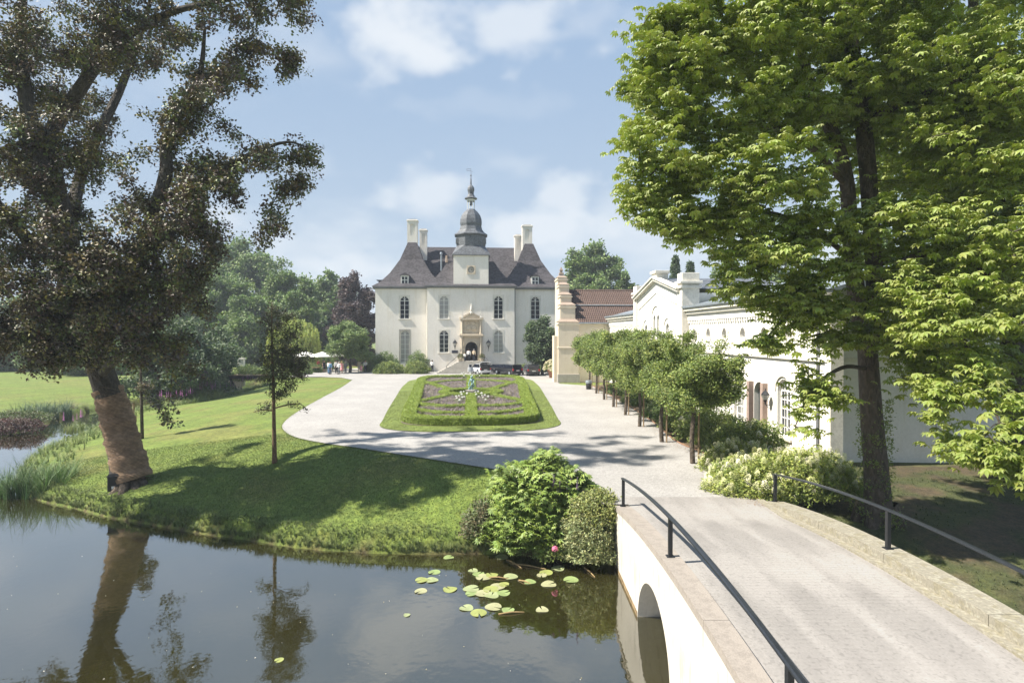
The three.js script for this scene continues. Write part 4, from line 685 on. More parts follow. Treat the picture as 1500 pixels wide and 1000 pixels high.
// black box at the foot of the beech
{
  const p = G(168, 724, -1.68), b = thing('utility_box', 'small black box with white plate at the foot of the copper beech', 'box', [p.x, p.y, p.z], 0.35);
  part('cabinet', merge([rb(-0.26, 0.26, -0.1, 0.85, -0.2, 0.2, 0.02)]), M.black, b); part('lid', loftRects([[0.852, -0.3, 0.3, 0.25, -0.25], [0.98, -0.2, 0.3, 0.2, -0.2]]), M.black, b); part('plate', bb(-0.1, 0.1, 0.3, 0.42, 0.2, 0.21), M.white, b);
}
// young staked trees on the lawn
{
  const b = G(402, 677, -0.42), t = thing('young_tree', 'young dark-leaved sapling tree standing alone on the lawn', 'tree', [b.x, b.y, b.z]), s = 6.02 / (677 - 489), dd = b.clone().sub(V(0, 0, 0)).applyAxisAngle(V(0, 1, 0), -YAW).z * -1;
  const at = (x, y, o = 0) => D(x, y, dd + o);
  growTree(t, {
    limbs: [{ pts: [b.clone().add(V(0, -0.2, 0)), at(401, 620), at(400, 560), at(398, 500), at(398, 440)], r: [0.10, 0.085, 0.07, 0.045, 0.012], flare: 0.4, bare: 0.28 }, { pts: [at(400, 598), at(425, 592, -0.2), at(440, 592, -0.3), at(452, 602, -0.3)], r: [0.035, 0.03, 0.02, 0.008] }, { pts: [at(400, 602), at(385, 600, 0.2), at(370, 604, 0.2)], r: [0.03, 0.02, 0.008] }],
    lobes: [[at(415, 530), [1.25, 1.2, 1.0], 1.6], [at(412, 475), [1.0, 0.9, 0.7], 0.9], [at(398, 455), [0.2, 0.4, 0.2], 0.6], [at(425, 590, -0.2), [0.6, 0.15, 0.3], 0.6], [at(447, 600, -0.3), [0.2, 0.12, 0.15], 0.5], [at(388, 596), [0.45, 0.3, 0.35], 0.8], [at(415, 575), [0.6, 0.4, 0.5]], [at(430, 490), [0.4, 0.4, 0.3], 0.5], [at(376, 552), [0.3, 0.25, 0.3], 0.5], [at(440, 545), [0.4, 0.35, 0.3], 0.5]],
    tips: 200, perTip: 5, spread: 0.26, palette: [[0.085, 0.085, 0.045], [0.10, 0.12, 0.045], [0.13, 0.15, 0.05], [0.10, 0.075, 0.05]], leaves: smallLeaves(), bark: mat({ color: lin(0.17, 0.105, 0.06), map: sized(barkTex, 0.5) }), twig: 0.018, leafScale: 0.95, step: 0.25,
  });
  const p = G(208, 645, -1.0), t2 = thing('young_tree', 'slender staked sapling beside the wrapped beech trunk', 'tree', [p.x, p.y, p.z]);
  const d2 = -p.clone().applyAxisAngle(V(0, 1, 0), -YAW).z, a2 = (x, y) => D(x, y, d2);
  growTree(t2, { limbs: [{ pts: [p.clone().add(V(0, -0.2, 0)), a2(207, 600), a2(206, 560), a2(206, 510), a2(206, 470)], r: [0.1, 0.09, 0.07, 0.05, 0.02] }], lobes: [[a2(206, 505), [0.9, 1.2, 0.8]], [a2(236, 590), [0.5, 0.4, 0.4], 0.8], [a2(216, 570), [0.5, 0.7, 0.4], 0.8], [a2(248, 615), [0.4, 0.3, 0.3], 0.7]], tips: 46, perTip: 13, spread: 0.17, palette: PAL.copperBeech, leaves: smallLeaves(), bark: M.bark, twig: 0.02, step: 0.3, leafScale: 1.1 });
  part('stake', bar(V(-0.42, -0.3, 0.15), V(-0.42, 2.3, 0.15), 0.055), mat({ color: lin(0.42, 0.31, 0.2), map: sized(barkTex, 0.5) }), t2);
}

// ------------------------------------------------------------------ the horse chestnuts by the bridge
{
  const b = G(1284, 778, -1.05), dT = -b.clone().applyAxisAngle(V(0, 1, 0), -YAW).z, at = (x, y, d = dT) => D(x, y, d);
  const leaves = [0, 1, 2].map(() => palmate(1.0));
  const t = thing('horse_chestnut', 'tall horse chestnut with ivy-clad trunk standing beside the bridge', 'tree', [b.x, b.y, b.z]);
  const sm = leafMat({ transmission: 0.55, roughness: 0.6 });
  growTree(t, {
    limbs: [
      { pts: [b.clone().add(V(0, -0.4, 0)), at(1286, 740), at(1284, 690), at(1278, 620), at(1274, 560), at(1270, 490)], r: [0.48, 0.42, 0.37, 0.34, 0.32, 0.29], flare: 0.5, seg: 16, bare: 0.75 },
      { pts: [at(1272, 520), at(1255, 430), at(1246, 340), at(1240, 260), at(1222, 200), at(1198, 150), at(1170, 62), at(1150, -40)], r: [0.3, 0.28, 0.25, 0.23, 0.22, 0.19, 0.13, 0.06] },
      { pts: [at(1272, 530), at(1282, 430), at(1277, 330), at(1270, 230), at(1258, 130), at(1248, 60), at(1244, -30), at(1250, -160)], r: [0.27, 0.27, 0.27, 0.27, 0.25, 0.21, 0.17, 0.1] },
      { pts: [at(1250, 80), at(1222, 42, 19), at(1180, 26, 18.5), at(1110, 12, 18), at(1040, 18, 17.8), at(960, 50, 17.8)], r: [0.17, 0.15, 0.13, 0.1, 0.07, 0.03] },
      { pts: [at(1260, 160), at(1290, 110, 19.5), at(1306, 60, 19.5), at(1330, -20, 19.5)], r: [0.16, 0.14, 0.12, 0.08] },
      { pts: [at(1272, 180), at(1320, 150, 18.5), at(1400, 120, 17.6), at(1490, 60, 17)], r: [0.15, 0.13, 0.1, 0.05] },
      { pts: [at(1240, 270), at(1180, 210, 18.6), at(1100, 180, 18), at(1010, 200, 17.7), at(950, 260, 17.6)], r: [0.12, 0.1, 0.08, 0.05, 0.02] },
      { pts: [at(1250, 380), at(1180, 330, 18.2), at(1110, 310, 17.8), at(1050, 330, 17.6), at(1000, 350, 17.6)], r: [0.1, 0.08, 0.06, 0.04, 0.015] },
      { pts: [at(1276, 440), at(1330, 380, 17.8), at(1400, 370, 16.4), at(1470, 420, 15.5)], r: [0.14, 0.12, 0.09, 0.04] },
      { pts: [at(1270, 500), at(1220, 460, 18.6), at(1160, 460, 18), at(1110, 510, 17.8)], r: [0.09, 0.07, 0.05, 0.02] },
      { pts: [at(1272, 540), at(1230, 540, 18.2), at(1190, 570, 17.8), at(1165, 625, 17.6)], r: [0.07, 0.06, 0.04, 0.015] },
      { pts: [at(1282, 400), at(1370, 440, 16.4), at(1430, 530, 14.4), at(1465, 620, 13.2)], r: [0.1, 0.08, 0.05, 0.02] },
    ],
    lobes: [
      [at(975, 110, 17.9), [1.6, 2.0, 2.2], 1.5], [at(990, 235, 17.8), [1.8, 1.5, 2], 1.4], [at(945, 300, 17.7), [0.8, 0.6, 1.0], 1.0], [at(985, 315, 17.8), [1.3, 0.7, 1.4]], [at(1060, 40, 18), [2.4, 1.9, 2.8]], [at(1120, 120, 17.5), [2.0, 1.8, 2.2]], [at(1110, 260, 17.2), [2.2, 1.5, 2], 1.2], [at(1050, 340, 17.6), [1.4, 0.7, 1.4]], [at(1120, 360, 17.4), [1.7, 0.9, 1.6]],
      [at(1165, 430, 17.6), [1.5, 1.0, 1.4], 1.2], [at(1205, 460, 17.2), [1.1, 0.8, 1.1], 1.1], [at(1085, 425, 17.6), [0.9, 0.45, 0.9], 0.8], [at(1225, 570, 17.3), [0.8, 0.6, 0.7]], [at(1375, 520, 17.6), [1.5, 0.8, 1.2]], [at(1310, 490, 17.2), [1.0, 0.7, 1.0], 0.9], [at(1130, 500, 17.8), [0.8, 0.6, 0.9], 0.9], [at(1210, 500, 17.6), [0.9, 0.7, 1]], [at(1190, 570, 17.4), [0.8, 0.6, 0.8], 0.9], [at(1185, 618, 17.4), [0.6, 0.4, 0.5], 1.0], [at(1200, 350, 17), [1.4, 1.1, 1.6]],
      [at(1320, 320, 16.6), [2.0, 0.9, 1.8]], [at(1330, 420, 16.2), [1.8, 0.9, 1.6]], [at(1410, 450, 15), [1.7, 1.2, 1.7]], [at(1340, 540, 17), [0.9, 0.8, 0.9], 0.8], [at(1430, 560, 14.2), [1.2, 0.9, 1.2]], [at(1420, 380, 19), [2.6, 1.8, 1.8], 0.9], [at(1330, 480, 20), [1.6, 1.0, 1.4], 0.7], [at(1455, 650, 13), [0.75, 0.65, 0.8], 1.3], [at(1490, 690, 12.8), [0.5, 0.5, 0.6], 1.1], [at(1390, 620, 15.4), [0.6, 0.5, 0.7], 0.8],
      [at(1350, 120, 18), [2.8, 2.2, 3]], [at(1450, 200, 17), [2.2, 2, 2.6]], [at(1470, 350, 15.5), [1.7, 1.4, 1.8]], [at(1240, 20, 18.5), [2.6, 2, 3]], [at(1220, -120, 19), [5.5, 2.2, 4.5], 0.3], [at(1400, -60, 19), [4, 2.2, 4], 0.4], [at(1180, 180, 21.5), [3.5, 3.0, 2.2], 0.6], [at(1340, 220, 22), [3.5, 3.5, 2.2], 0.5],
    ],
    tips: 1300, perTip: 30, leafScale: 0.86, spread: 0.42, flatness: 0.5, sag: 0.14, palette: PAL.chestnut, tone: 0.22, leaves, tilt: 0.45, bark: M.bark, twig: 0.05, leafMat: sm, step: 0.7,
  });
  // the leaves that hang nearest the bridge, one by one
  const crowns = t.children.filter(c => c.isInstancedMesh), cand = [], m4 = new THREE.Matrix4(), col = new THREE.Color(), eye = V(0, EYE, 0).sub(b);
  crowns.forEach((c, ci) => { for (let i = 0; i < c.count; i++) { c.getMatrixAt(i, m4); const p = V().setFromMatrixPosition(m4); const q = p.clone().add(b).sub(V(0, EYE, 0)).applyQuaternion(camQ.clone().invert()), sx = 750 - q.x / q.z * F, sy = 500 + q.y / q.z * F; if (sx > 0 && sx < 1490 && sy > 5 && sy < 990) cand.push([p.distanceTo(eye), ci, i]); } });
  cand.sort((a, b2) => a[0] - b2[0]);
  const oneLeaf = sm.clone(); oneLeaf.color.copy(lin(...PAL.chestnut[0]));   // the leaf colour of the whole crown
  const gone = crowns.map(() => new Set());
  for (const [, ci, i] of cand.slice(0, 290)) { crowns[ci].getMatrixAt(i, m4); const l = part('leaf', crowns[ci].geometry, oneLeaf, t); l.applyMatrix4(m4); gone[ci].add(i); }
  crowns.forEach((c, ci) => { const keep = []; for (let i = 0; i < c.count; i++) if (!gone[ci].has(i)) keep.push(i); const ms = keep.map(i => { const m = new THREE.Matrix4(); c.getMatrixAt(i, m); return m; }), cs = keep.map(i => { const k = new THREE.Color(); c.getColorAt(i, k); return k; }); t.remove(c); instanced('crown', c.geometry, sm, ms, cs, t); });
  // suckers and ivy round the foot
  const im = [], ic = []; for (let i = 0; i < 420; i++) { const h = Math.pow(R(), 1.5) * 4.6, a = rr(0, 6.2832), r = 0.34 + 0.16 * R() + (h < 1 ? 0.25 : 0); im.push(place(V(Math.cos(a) * r + (h * -0.02), h - 0.1, Math.sin(a) * r), rr(0.5, 1.1), 0.7)); ic.push(colourFrom(PAL.lime)); }
  instanced('ivy', smallLeaves()[0], M.leaf, im, ic, t);
  for (let i = 0; i < 3; i++) { const a = [2.4, 3.3, 0.4][i]; part('root', tubeAlong([V(Math.cos(a) * 0.35, 0.9, Math.sin(a) * 0.35), V(Math.cos(a) * 0.7, 0.15, Math.sin(a) * 0.7), V(Math.cos(a) * 1.3, -0.35, Math.sin(a) * 1.3)], [0.3, 0.22, 0.08], 8), M.bark, t); }
  // a second chestnut behind, in shade
  const c0 = G(1478, 712, -1.0), dc = 25, at2 = (x, y, d = dc) => D(x, y, d), p2 = at2(1490, 712); p2.y = -1.1;
  const t2 = thing('horse_chestnut', 'shaded horse chestnut standing close to the end wall of the white wing', 'tree', [p2.x, p2.y, p2.z]);
  growTree(t2, {
    limbs: [{ pts: [p2.clone().add(V(0, -0.3, 0)), at2(1488, 620), at2(1480, 450), at2(1462, 320), at2(1440, 200), at2(1430, 60), at2(1420, -80)], r: [0.5, 0.45, 0.4, 0.36, 0.3, 0.22, 0.1], seg: 12, flare: 0.3 }, { pts: [at2(1478, 430), at2(1420, 330, 24), at2(1340, 260, 23.5)], r: [0.2, 0.15, 0.05] }, { pts: [at2(1462, 320), at2(1540, 240, 24), at2(1620, 160, 24)], r: [0.2, 0.15, 0.05] }],
    lobes: [[at2(1430, 150, 24), [4.2, 4, 3.4], 1.1], [at2(1480, 330, 23.5), [3.2, 2.4, 2.6]], [at2(1360, 260, 24), [2.6, 2, 2.2]], [at2(1440, 470, 23), [2.6, 1.7, 1.8], 1.0], [at2(1400, 520, 22.5), [2.2, 0.9, 1.4], 0.9], [at2(1335, 440, 23.5), [1.8, 1.2, 1.4], 0.9], [at2(1490, 560, 21), [1.6, 1.0, 1.4], 0.9], [at2(1380, 400, 24), [2.2, 1.6, 1.6], 0.8], [at2(1560, 250, 24), [4, 6, 4], 0.5], [at2(1440, -80, 25), [6, 3, 5], 0.6]],
    tips: 520, perTip: 28, spread: 0.55, flatness: 0.55, sag: 0.12, palette: PAL.chestnut, leaves, tilt: 0.45, bark: M.barkDark, twig: 0.05, leafMat: sm, leafScale: 1.15, step: 0.9,
  });
}

// ------------------------------------------------------------------ park trees further off
function parkTree(name, label, px, topPy, depth, widthPx, pal, o = {}) {
  const s = depth / F, top = D(px, topPy, depth).y, g = D(px, 489, depth), gy = o.ground ?? -0.9, w = widthPx * s / 2, h = top - gy;
  const t = thing(name, label, 'tree', [g.x, gy, g.z], 0, o.group);
  const P = (x, y, z) => V(g.x + x, gy + y, g.z + z), lob = [], low = o.low ?? 0.22;
  const n = o.lobes ?? 11;
  for (let i = 0; i < n; i++) { const f = (i + 0.5) / n, y = mix(low, 0.94, f), rad = w * Math.pow(Math.sin(Math.PI * clamp(mix(0.18, 0.97, f) * (o.bias ?? 1))), 0.6), a = i * 2.4, k = i === n - 1 ? 0 : 0.5; lob.push([P(Math.cos(a) * rad * k, h * y, Math.sin(a) * rad * k), [rad * 0.62, h * (0.95 - low) / n * 1.5, rad * 0.62]]); }
  growTree(t, { limbs: [{ pts: [P(0, -0.5, 0), P(0.1, h * 0.25, 0), P(-0.2, h * 0.55, 0.2), P(0, h * 0.86, 0)], r: [h * 0.03, h * 0.022, h * 0.014, 0.05], flare: 0.3, seg: 8 }], lobes: lob, tips: o.tips ?? 150, perTip: o.perTip ?? 22, spread: o.spread ?? w * 0.11, palette: PAL[pal], leaves: (o.leaves ?? farLeaves)(), leafScale: o.leafScale ?? Math.max(0.7, depth / 120), noTwigs: depth > 60, bark: M.barkDark, tone: 0.25, step: 1.5, flatness: 0.75, leafMat: o.leafMat });
  return t;
}
const BG = 'park trees beyond the stream';
parkTree('broadleaf_tree', 'tall pale-topped tree rising above the dark tree group left of the castle', 352, 350, 150, 170, 'mid', { group: BG, tips: 230 });
parkTree('broadleaf_tree', 'broad blue green tree in the group beyond the footbridge', 318, 385, 128, 150, 'mid', { group: BG, tips: 220, low: 0.1 });
parkTree('broadleaf_tree', 'dark tree behind the weeping willow', 420, 388, 125, 110, 'mid', { group: BG, tips: 200, low: 0.06 });
parkTree('broadleaf_tree', 'small fresh green tree between willow and dark trees', 438, 420, 112, 60, 'mid', { group: BG, tips: 130, low: 0.05 });
parkTree('broadleaf_tree', 'olive green tree beside the distant purple beech', 483, 401, 140, 84, 'mid', { group: BG, tips: 180, low: 0.08 });
parkTree('purple_beech', 'distant round purple beech at the corner of the castle', 520, 404, 112, 74, 'purple', { tips: 230, low: 0.05 });
parkTree('broadleaf_tree', 'park tree seen behind the leaning beech trunk', 255, 405, 150, 130, 'mid', { group: BG, tips: 160, low: 0.1 });
parkTree('broadleaf_tree', 'round park tree beyond the meadow behind the beech crown', 150, 430, 150, 160, 'mid', { group: BG, tips: 180, low: 0.12 });
parkTree('broadleaf_tree', 'light green park tree at the far edge of the meadow', 30, 432, 140, 150, 'mid', { group: BG, tips: 180, low: 0.12 });
parkTree('broadleaf_tree', 'park tree closing the far left end of the meadow', -90, 420, 150, 140, 'mid', { group: BG, tips: 140, low: 0.12 });
parkTree('broadleaf_tree', 'low dark tree under the purple beech', 470, 470, 118, 60, 'deep', { group: BG, tips: 110, low: 0.02 });
parkTree('broadleaf_tree', 'wide dark tree filling the gap beneath the pale-topped tree', 375, 430, 118, 120, 'mid', { group: BG, tips: 170, low: 0.02 });
parkTree('plane_tree', 'big round green tree behind the barn roof', 866, 350, 122, 124, 'mid', { tips: 300, low: 0.1 });
parkTree('broadleaf_tree', 'smaller green tree at the right of the big round tree behind the barn', 915, 388, 118, 56, 'mid', { tips: 130, low: 0.1 });
parkTree('broadleaf_tree', 'pale green tree rising behind the roof of the white wing', 1068, 372, 92, 90, 'mid', { tips: 180, low: 0.1 });
parkTree('broadleaf_tree', 'leafy tree behind the near end of the wing roof', 1150, 350, 78, 130, 'mid', { tips: 170, low: 0.2 });
parkTree('broadleaf_tree', 'tree behind the wing, seen through the chestnut leaves', 1290, 330, 70, 150, 'mid', { tips: 170, low: 0.2 });
parkTree('broadleaf_tree', 'shady tree beyond the end wall of the wing', 1450, 330, 60, 190, 'deep', { tips: 200, low: 0.1 });
parkTree('broadleaf_tree', 'low bushy tree along the far side of the meadow', 45, 500, 108, 170, 'mid', { group: BG, tips: 150, low: 0.02 });
parkTree('broadleaf_tree', 'spreading bushy tree between meadow and stream', 140, 492, 96, 120, 'mid', { group: BG, tips: 140, low: 0.02 });
parkTree('broadleaf_tree', 'bushy tree at the meadow edge beyond the reeds', -60, 480, 100, 150, 'mid', { group: BG, tips: 130, low: 0.02 });
// two dark conifers above the pavilion gable
for (const [px, top, lab] of [[989, 376, 'taller dark spruce top above the white pavilion gable'], [1011, 384, 'shorter dark spruce top beside the taller one']]) {
  const d = 96, g = D(px, 489, d), h = D(px, top, d).y + 0.9, t = thing('spruce_tree', lab, 'tree', [g.x, -0.9, g.z]), ms = [[], [], []], cs = [[], [], []];
  part('trunk', cyl(0.4, 0.03, h, 0, 0, 0, 8), M.barkDark, t);
  for (let i = 0; i < 900; i++) { const y = Math.pow(R(), 0.7) * h, r = (1 - y / h) * 3.6 + 0.25, a = Math.floor(rr(0, 9)) / 9 * 6.28 + y * 2.1 + rr(-0.16, 0.16), q = Math.sqrt(R()) * r; ms[i % 3].push(place(V(Math.cos(a) * q, y - q * 0.35, Math.sin(a) * q), 0.62, 0.4)); cs[i % 3].push(colourFrom(PAL.deep)); }
  ms.forEach((l, i) => instanced('crown', farLeaves()[i], M.leaf, l, cs[i], t));
}
// weeping willow
{
  const g = G(430, 549, -0.9), t = thing('weeping_willow', 'yellow green weeping willow beside the terrace', 'tree', [g.x, g.y, g.z]), ms = [], cs = [], tw = [];
  part('trunk', tubeAlong([V(0, -0.3, 0), V(0.1, 2, 0), V(-0.2, 4.2, 0.2), V(0, 6.5, 0)], [0.45, 0.36, 0.26, 0.1], 8), M.barkDark, t);
  const leaf = leafGeo([...Array(16)].map((_, i) => ({ p: V(rr(-0.1, 0.1), -i * 0.07, rr(-0.1, 0.1)), dir: rdir().add(V(0, -1.5, 0)).normalize(), nrm: rdir(), len: 0.36, w: 0.11, tint: tintOf() })).map(l => { l.nrm.addScaledVector(l.dir, -l.nrm.dot(l.dir)).normalize(); return l; }));
  for (let k = 0; k < 420; k++) {
    const a = rr(0, 6.2832), r = Math.sqrt(R()) * 3.9, y0 = 8.9 - r * r * 0.17 + rr(-0.9, 0.5) + 0.7 * Math.sin(a * 3 + 1) * (r / 4), len = rr(1.2, 6.4) * (0.55 + r / 5), x = Math.cos(a) * r, z = Math.sin(a) * r;
    for (let y = 0; y < len; y += 0.55) { const q = V(x + x * 0.03 * y + rr(-0.15, 0.15), Math.max(0.8, y0 - y), z + z * 0.03 * y + rr(-0.15, 0.15)); ms.push(place(q, rr(0.8, 1.3), 0.22)); cs.push(colourFrom(PAL.willow)); }
  }
  instanced('crown', leaf, M.leaf, ms, cs, t);
}
// dark evergreen mass at the stream, and the round terrace tree, catalpa by the castle
parkTree('yew_tree', 'dark spreading evergreen overhanging the stream', 262, 470, 66, 150, 'deep', { ground: -1.7, low: 0.03, tips: 260, leaves: midLeaves, leafScale: 1.5, lobes: 9, spread: 0.7 });
parkTree('yew_tree', 'smaller dark evergreen beside the footbridge', 312, 478, 72, 70, 'deep', { ground: -1.6, low: 0.02, tips: 130, leaves: midLeaves, leafScale: 1.4, lobes: 7, spread: 0.5 });
parkTree('terrace_tree', 'round-headed chestnut shading the terrace parasols', 512, 472, 86, 68, 'mid', { ground: 0, low: 0.34, tips: 190, leaves: midLeaves, leafScale: 1.25, lobes: 6, spread: 0.42 });
parkTree('catalpa_tree', 'dark round tree in front of the right castle wing', 794, 466, 82, 54, 'deep', { ground: 0, low: 0.2, tips: 190, leaves: midLeaves, leafScale: 1.3, lobes: 6, spread: 0.4 });

// ------------------------------------------------------------------ pleached trees along the wing
{
  const feet = [[1015, 678.5], [969.7, 647], [937, 624.5], [916, 607.5], [898.6, 595.7], [885, 585], [873.5, 576], [864, 569]], words = ['first', 'second', 'third', 'fourth', 'fifth', 'sixth', 'seventh', 'eighth'];
  feet.forEach(([x, y], i) => {
    const tall = rr(-0.22, 0.25), broad = rr(0.9, 1.08);
    const g = G(x, y, 0), t = thing('pleached_tree', `clipped box-headed lime tree, ${words[i]} of the row counting from the bridge`, 'tree', [g.x, 0, g.z], 0, 'clipped lime trees along the wing');
    const n = i < 3 ? 140 : 90, P = (a, b, c) => V(g.x + a, b, g.z + c), lob = [];
    for (let a = -1; a <= 1; a++) for (let c = -1; c <= 1; c++) for (let q = 0; q < 2; q++) lob.push([P(a * 0.95 * broad + rr(-0.18, 0.18), 3.15 + q * (1.15 + tall) + rr(-0.2, 0.16), c * 1.65 + rr(-0.1, 0.1)), [0.62, 0.72, 0.85]]);
    for (let k = 0; k < 7; k++) lob.push([P(rr(-1.3, 1.3), 5.1 + tall + rr(0, 0.35), rr(-2, 2)), [0.12, 0.35, 0.12], 1.3]);
    growTree(t, { limbs: [{ pts: [P(0, -0.1, 0), P(rr(-0.07, 0.07), 1.2, rr(-0.05, 0.05)), P(rr(-0.06, 0.06), 2.4, 0.02), P(0, 4.6, 0)], r: [0.12, 0.1, 0.09, 0.03], bare: 0.5, seg: 8 }], lobes: lob, tips: n, perTip: i < 3 ? 36 : 30, spread: 0.26, palette: PAL.lime, tone: 0.25, leaves: smallLeaves(), leafScale: i < 3 ? 1.15 : 1.5, bark: M.bark, twig: 0.02, step: 0.5, noTwigs: i > 3 });
    part('stake', bar(V(0.2, -0.2, 0.16), V(0.2, 2.2, 0.16), 0.045, 6), M.wood, t);
  });
}

// ------------------------------------------------------------------ shrubs, hedges and flowers
function shrub(name, label, category, c, r, pal, o = {}) {               // mound of leaves on a few stems; c = base point
  const t = thing(name, label, category, [c.x, c.y, c.z], 0, o.group), ms = [[], [], []], cs = [[], [], []], fm = [], fc = [];
  const stems = []; for (let i = 0; i < 7; i++) { const a = i / 7 * 6.28 + R(), k = rr(0.3, 0.75); stems.push(tubeAlong([V(Math.cos(a) * 0.08, -0.15, Math.sin(a) * 0.08), V(Math.cos(a) * r[0] * k * 0.5, r[1] * 0.45, Math.sin(a) * r[2] * k * 0.5), V(Math.cos(a) * r[0] * k, r[1] * 0.85, Math.sin(a) * r[2] * k)], [0.035, 0.025, 0.01], 5)); }
  part('stems', merge(stems), M.twig, t).userData.kind = 'stuff';
  const n = o.n ?? 900, bump = o.bump ?? 0.28, seed = R() * 50;
  for (let i = 0; i < n; i++) {
    const d = rdir(); if (d.y < -0.15) d.y = -d.y; const k = Math.pow(R(), 0.3) * (1 + bump * (fbm(d.x * 2.4 + seed, d.y * 2.4 + seed, d.z * 2.4, 3) - 0.5) * 2);
    const p = V(d.x * r[0] * k, Math.max(0.03, d.y * r[1] * k), d.z * r[2] * k);
    ms[i % 3].push(place(p, rr(0.75, 1.3) * (o.leafScale ?? 1), 0.6)); cs[i % 3].push(colourFrom(PAL[pal] ?? pal));
    if (o.flower && R() < o.flower.rate && k > 0.8 && d.y > 0.05) { fm.push(place(p.clone().addScaledVector(d, 0.06), rr(0.7, 1.25) * o.flower.size, 0.5)); fc.push(colourFrom(o.flower.pal, 0.08)); }
  }
  ms.forEach((l, i) => instanced('foliage', (o.leaves ?? smallLeaves)()[i], o.leafMat ?? M.leaf, l, cs[i], t));
  if (fm.length) {
    if (o.flower.single) { const mm = o.flower.pal.map(c2 => { const q = M.petal.clone(); q.color.copy(lin(...c2)); return q; }); fm.slice(0, 280).forEach((m, i) => part('flower_head', o.flower.geo, mm[i % mm.length], t).applyMatrix4(m)); if (fm.length > 280) instanced('flower_heads', o.flower.geo, M.petal, fm.slice(280), fc.slice(280), t); }
    else instanced('flowers', o.flower.geo, M.petal, fm, fc, t);
  }
  return t;
}
const panicle = (() => { const l = []; for (let i = 0; i < 46; i++) { const u = i / 46, r = 0.075 * (1 - u * 0.8), a = i * 2.4, d = V(Math.cos(a), 0.35, Math.sin(a)).normalize(), nr = V(-Math.cos(a) * 0.35, 1, -Math.sin(a) * 0.35).normalize(); l.push({ p: V(Math.cos(a) * r, u * 0.2, Math.sin(a) * r), dir: d, nrm: nr, len: 0.04, w: 0.036, tint: tintOf(0.06, 0.02) }); } return leafGeo(l); })();
const pompom = (() => { const l = []; for (let i = 0; i < 30; i++) { const d = rdir(), n = rdir(); n.addScaledVector(d, -n.dot(d)).normalize(); l.push({ p: d.clone().multiplyScalar(0.02), dir: d, nrm: n, len: 0.075, w: 0.055, tint: tintOf(0.08, 0.03) }); } return leafGeo(l); })();
const mophead = (() => { const l = []; for (let i = 0; i < 150; i++) { const d = rdir(); if (d.y < -0.4) d.y *= -1; const t = rdir(); t.addScaledVector(d, -t.dot(d)).normalize(); l.push({ p: d.clone().multiplyScalar(0.1), dir: t, nrm: d, len: 0.045, w: 0.04, tint: tintOf(0.12, 0.04), droop: 0.05 }); } return leafGeo(l); })();
const spikeFlower = (() => { const l = []; for (let i = 0; i < 40; i++) { const u = i / 40, a = i * 2.4; const d = V(Math.cos(a), 0.5, Math.sin(a)).normalize(), n = V(-Math.cos(a) * 0.5, 1, -Math.sin(a) * 0.5).normalize(); l.push({ p: V(0, u * 0.45, 0), dir: d, nrm: n, len: 0.07 * (1.1 - u), w: 0.045, tint: tintOf(0.1, 0.05) }); } return leafGeo(l); })();
const hyd = { geo: panicle, rate: 0.26, size: 1.2, pal: [[0.70, 0.70, 0.40], [0.78, 0.76, 0.50], [0.62, 0.66, 0.30], [0.80, 0.77, 0.62]], single: true };
const hydG = [['cream-flowering panicle hydrangea beside the bridge end', 1100, 722, 1.7, 1.25, 1.5], ['cream-flowering panicle hydrangea beneath the white wing window', 1150, 718, 1.8, 1.45, 1.6], ['cream-flowering panicle hydrangea by the corner pier of the wing', 1202, 718, 1.45, 1.35, 1.3], ['cream-flowering panicle hydrangea next to the first clipped lime', 1078, 690, 1.5, 1.1, 1.3]];
hydG.forEach(([lab, x, y, a, h, c]) => shrub('hydrangea_bush', lab, 'shrub', G(x, y, -0.12), [a, h, c], [[0.33, 0.39, 0.075], [0.39, 0.44, 0.09], [0.24, 0.31, 0.06]], { n: 1500, flower: hyd, leaves: smallLeaves, leafScale: 1.05, group: 'hydrangeas along the wing' }));
[['green hydrangea mound behind the first clipped lime', 1092, 668, 2.0, 1.75, 1.8], ['green hydrangea mound between the first and second limes', 1046, 646, 2.0, 1.6, 2.0], ['low green shrub between the second and third limes', 1006, 628, 1.8, 1.3, 2.0], ['low dark shrub behind the third clipped lime', 978, 612, 1.8, 1.2, 2.2], ['low dark shrub behind the fifth clipped lime', 944, 592, 1.8, 1.2, 2.4], ['low flowering shrub by the far limes', 910, 577, 1.6, 1.1, 2.4]].forEach(([lab, x, y, a, h, c], i) => shrub('hydrangea_bush', lab, 'shrub', G(x, y, -0.08), [a, h, c], i > 2 ? PAL.mid : PAL.lime, { n: 1100, flower: { ...hyd, rate: 0.05, single: false }, leafScale: 1.2 }));
// planting at the bridge head
const rhodo = () => sprigSet('rhodo', () => { const l = []; for (let k = 0; k < 4; k++) { const c = rdir().multiplyScalar(0.17); for (let i = 0; i < 8; i++) { const a = i / 8 * 6.28, d = V(Math.cos(a), -0.18, Math.sin(a)).normalize(), n = V(Math.cos(a) * 0.2, 1, Math.sin(a) * 0.2).normalize(); l.push({ p: c, dir: d, nrm: n, len: rr(0.13, 0.18), w: 0.055, tint: tintOf(0.15) }); } } return leafGeo(l); });
shrub('rhododendron_bush', 'big green rhododendron at the bridge head, on top of the bank', 'shrub', G(795, 732, -0.45), [2.0, 1.55, 1.6], [[0.175, 0.25, 0.04], [0.22, 0.30, 0.05], [0.14, 0.20, 0.038]], { n: 1000, leaves: rhodo, leafMat: M.leafThick, bump: 0.4 });
shrub('rhododendron_bush', 'rhododendron hanging over the water beside the bridge', 'shrub', G(772, 788, -1.5), [1.5, 1.45, 1.1], [[0.175, 0.25, 0.04], [0.22, 0.30, 0.05], [0.14, 0.20, 0.038]], { n: 820, leaves: rhodo, leafMat: M.leafThick, bump: 0.4 });
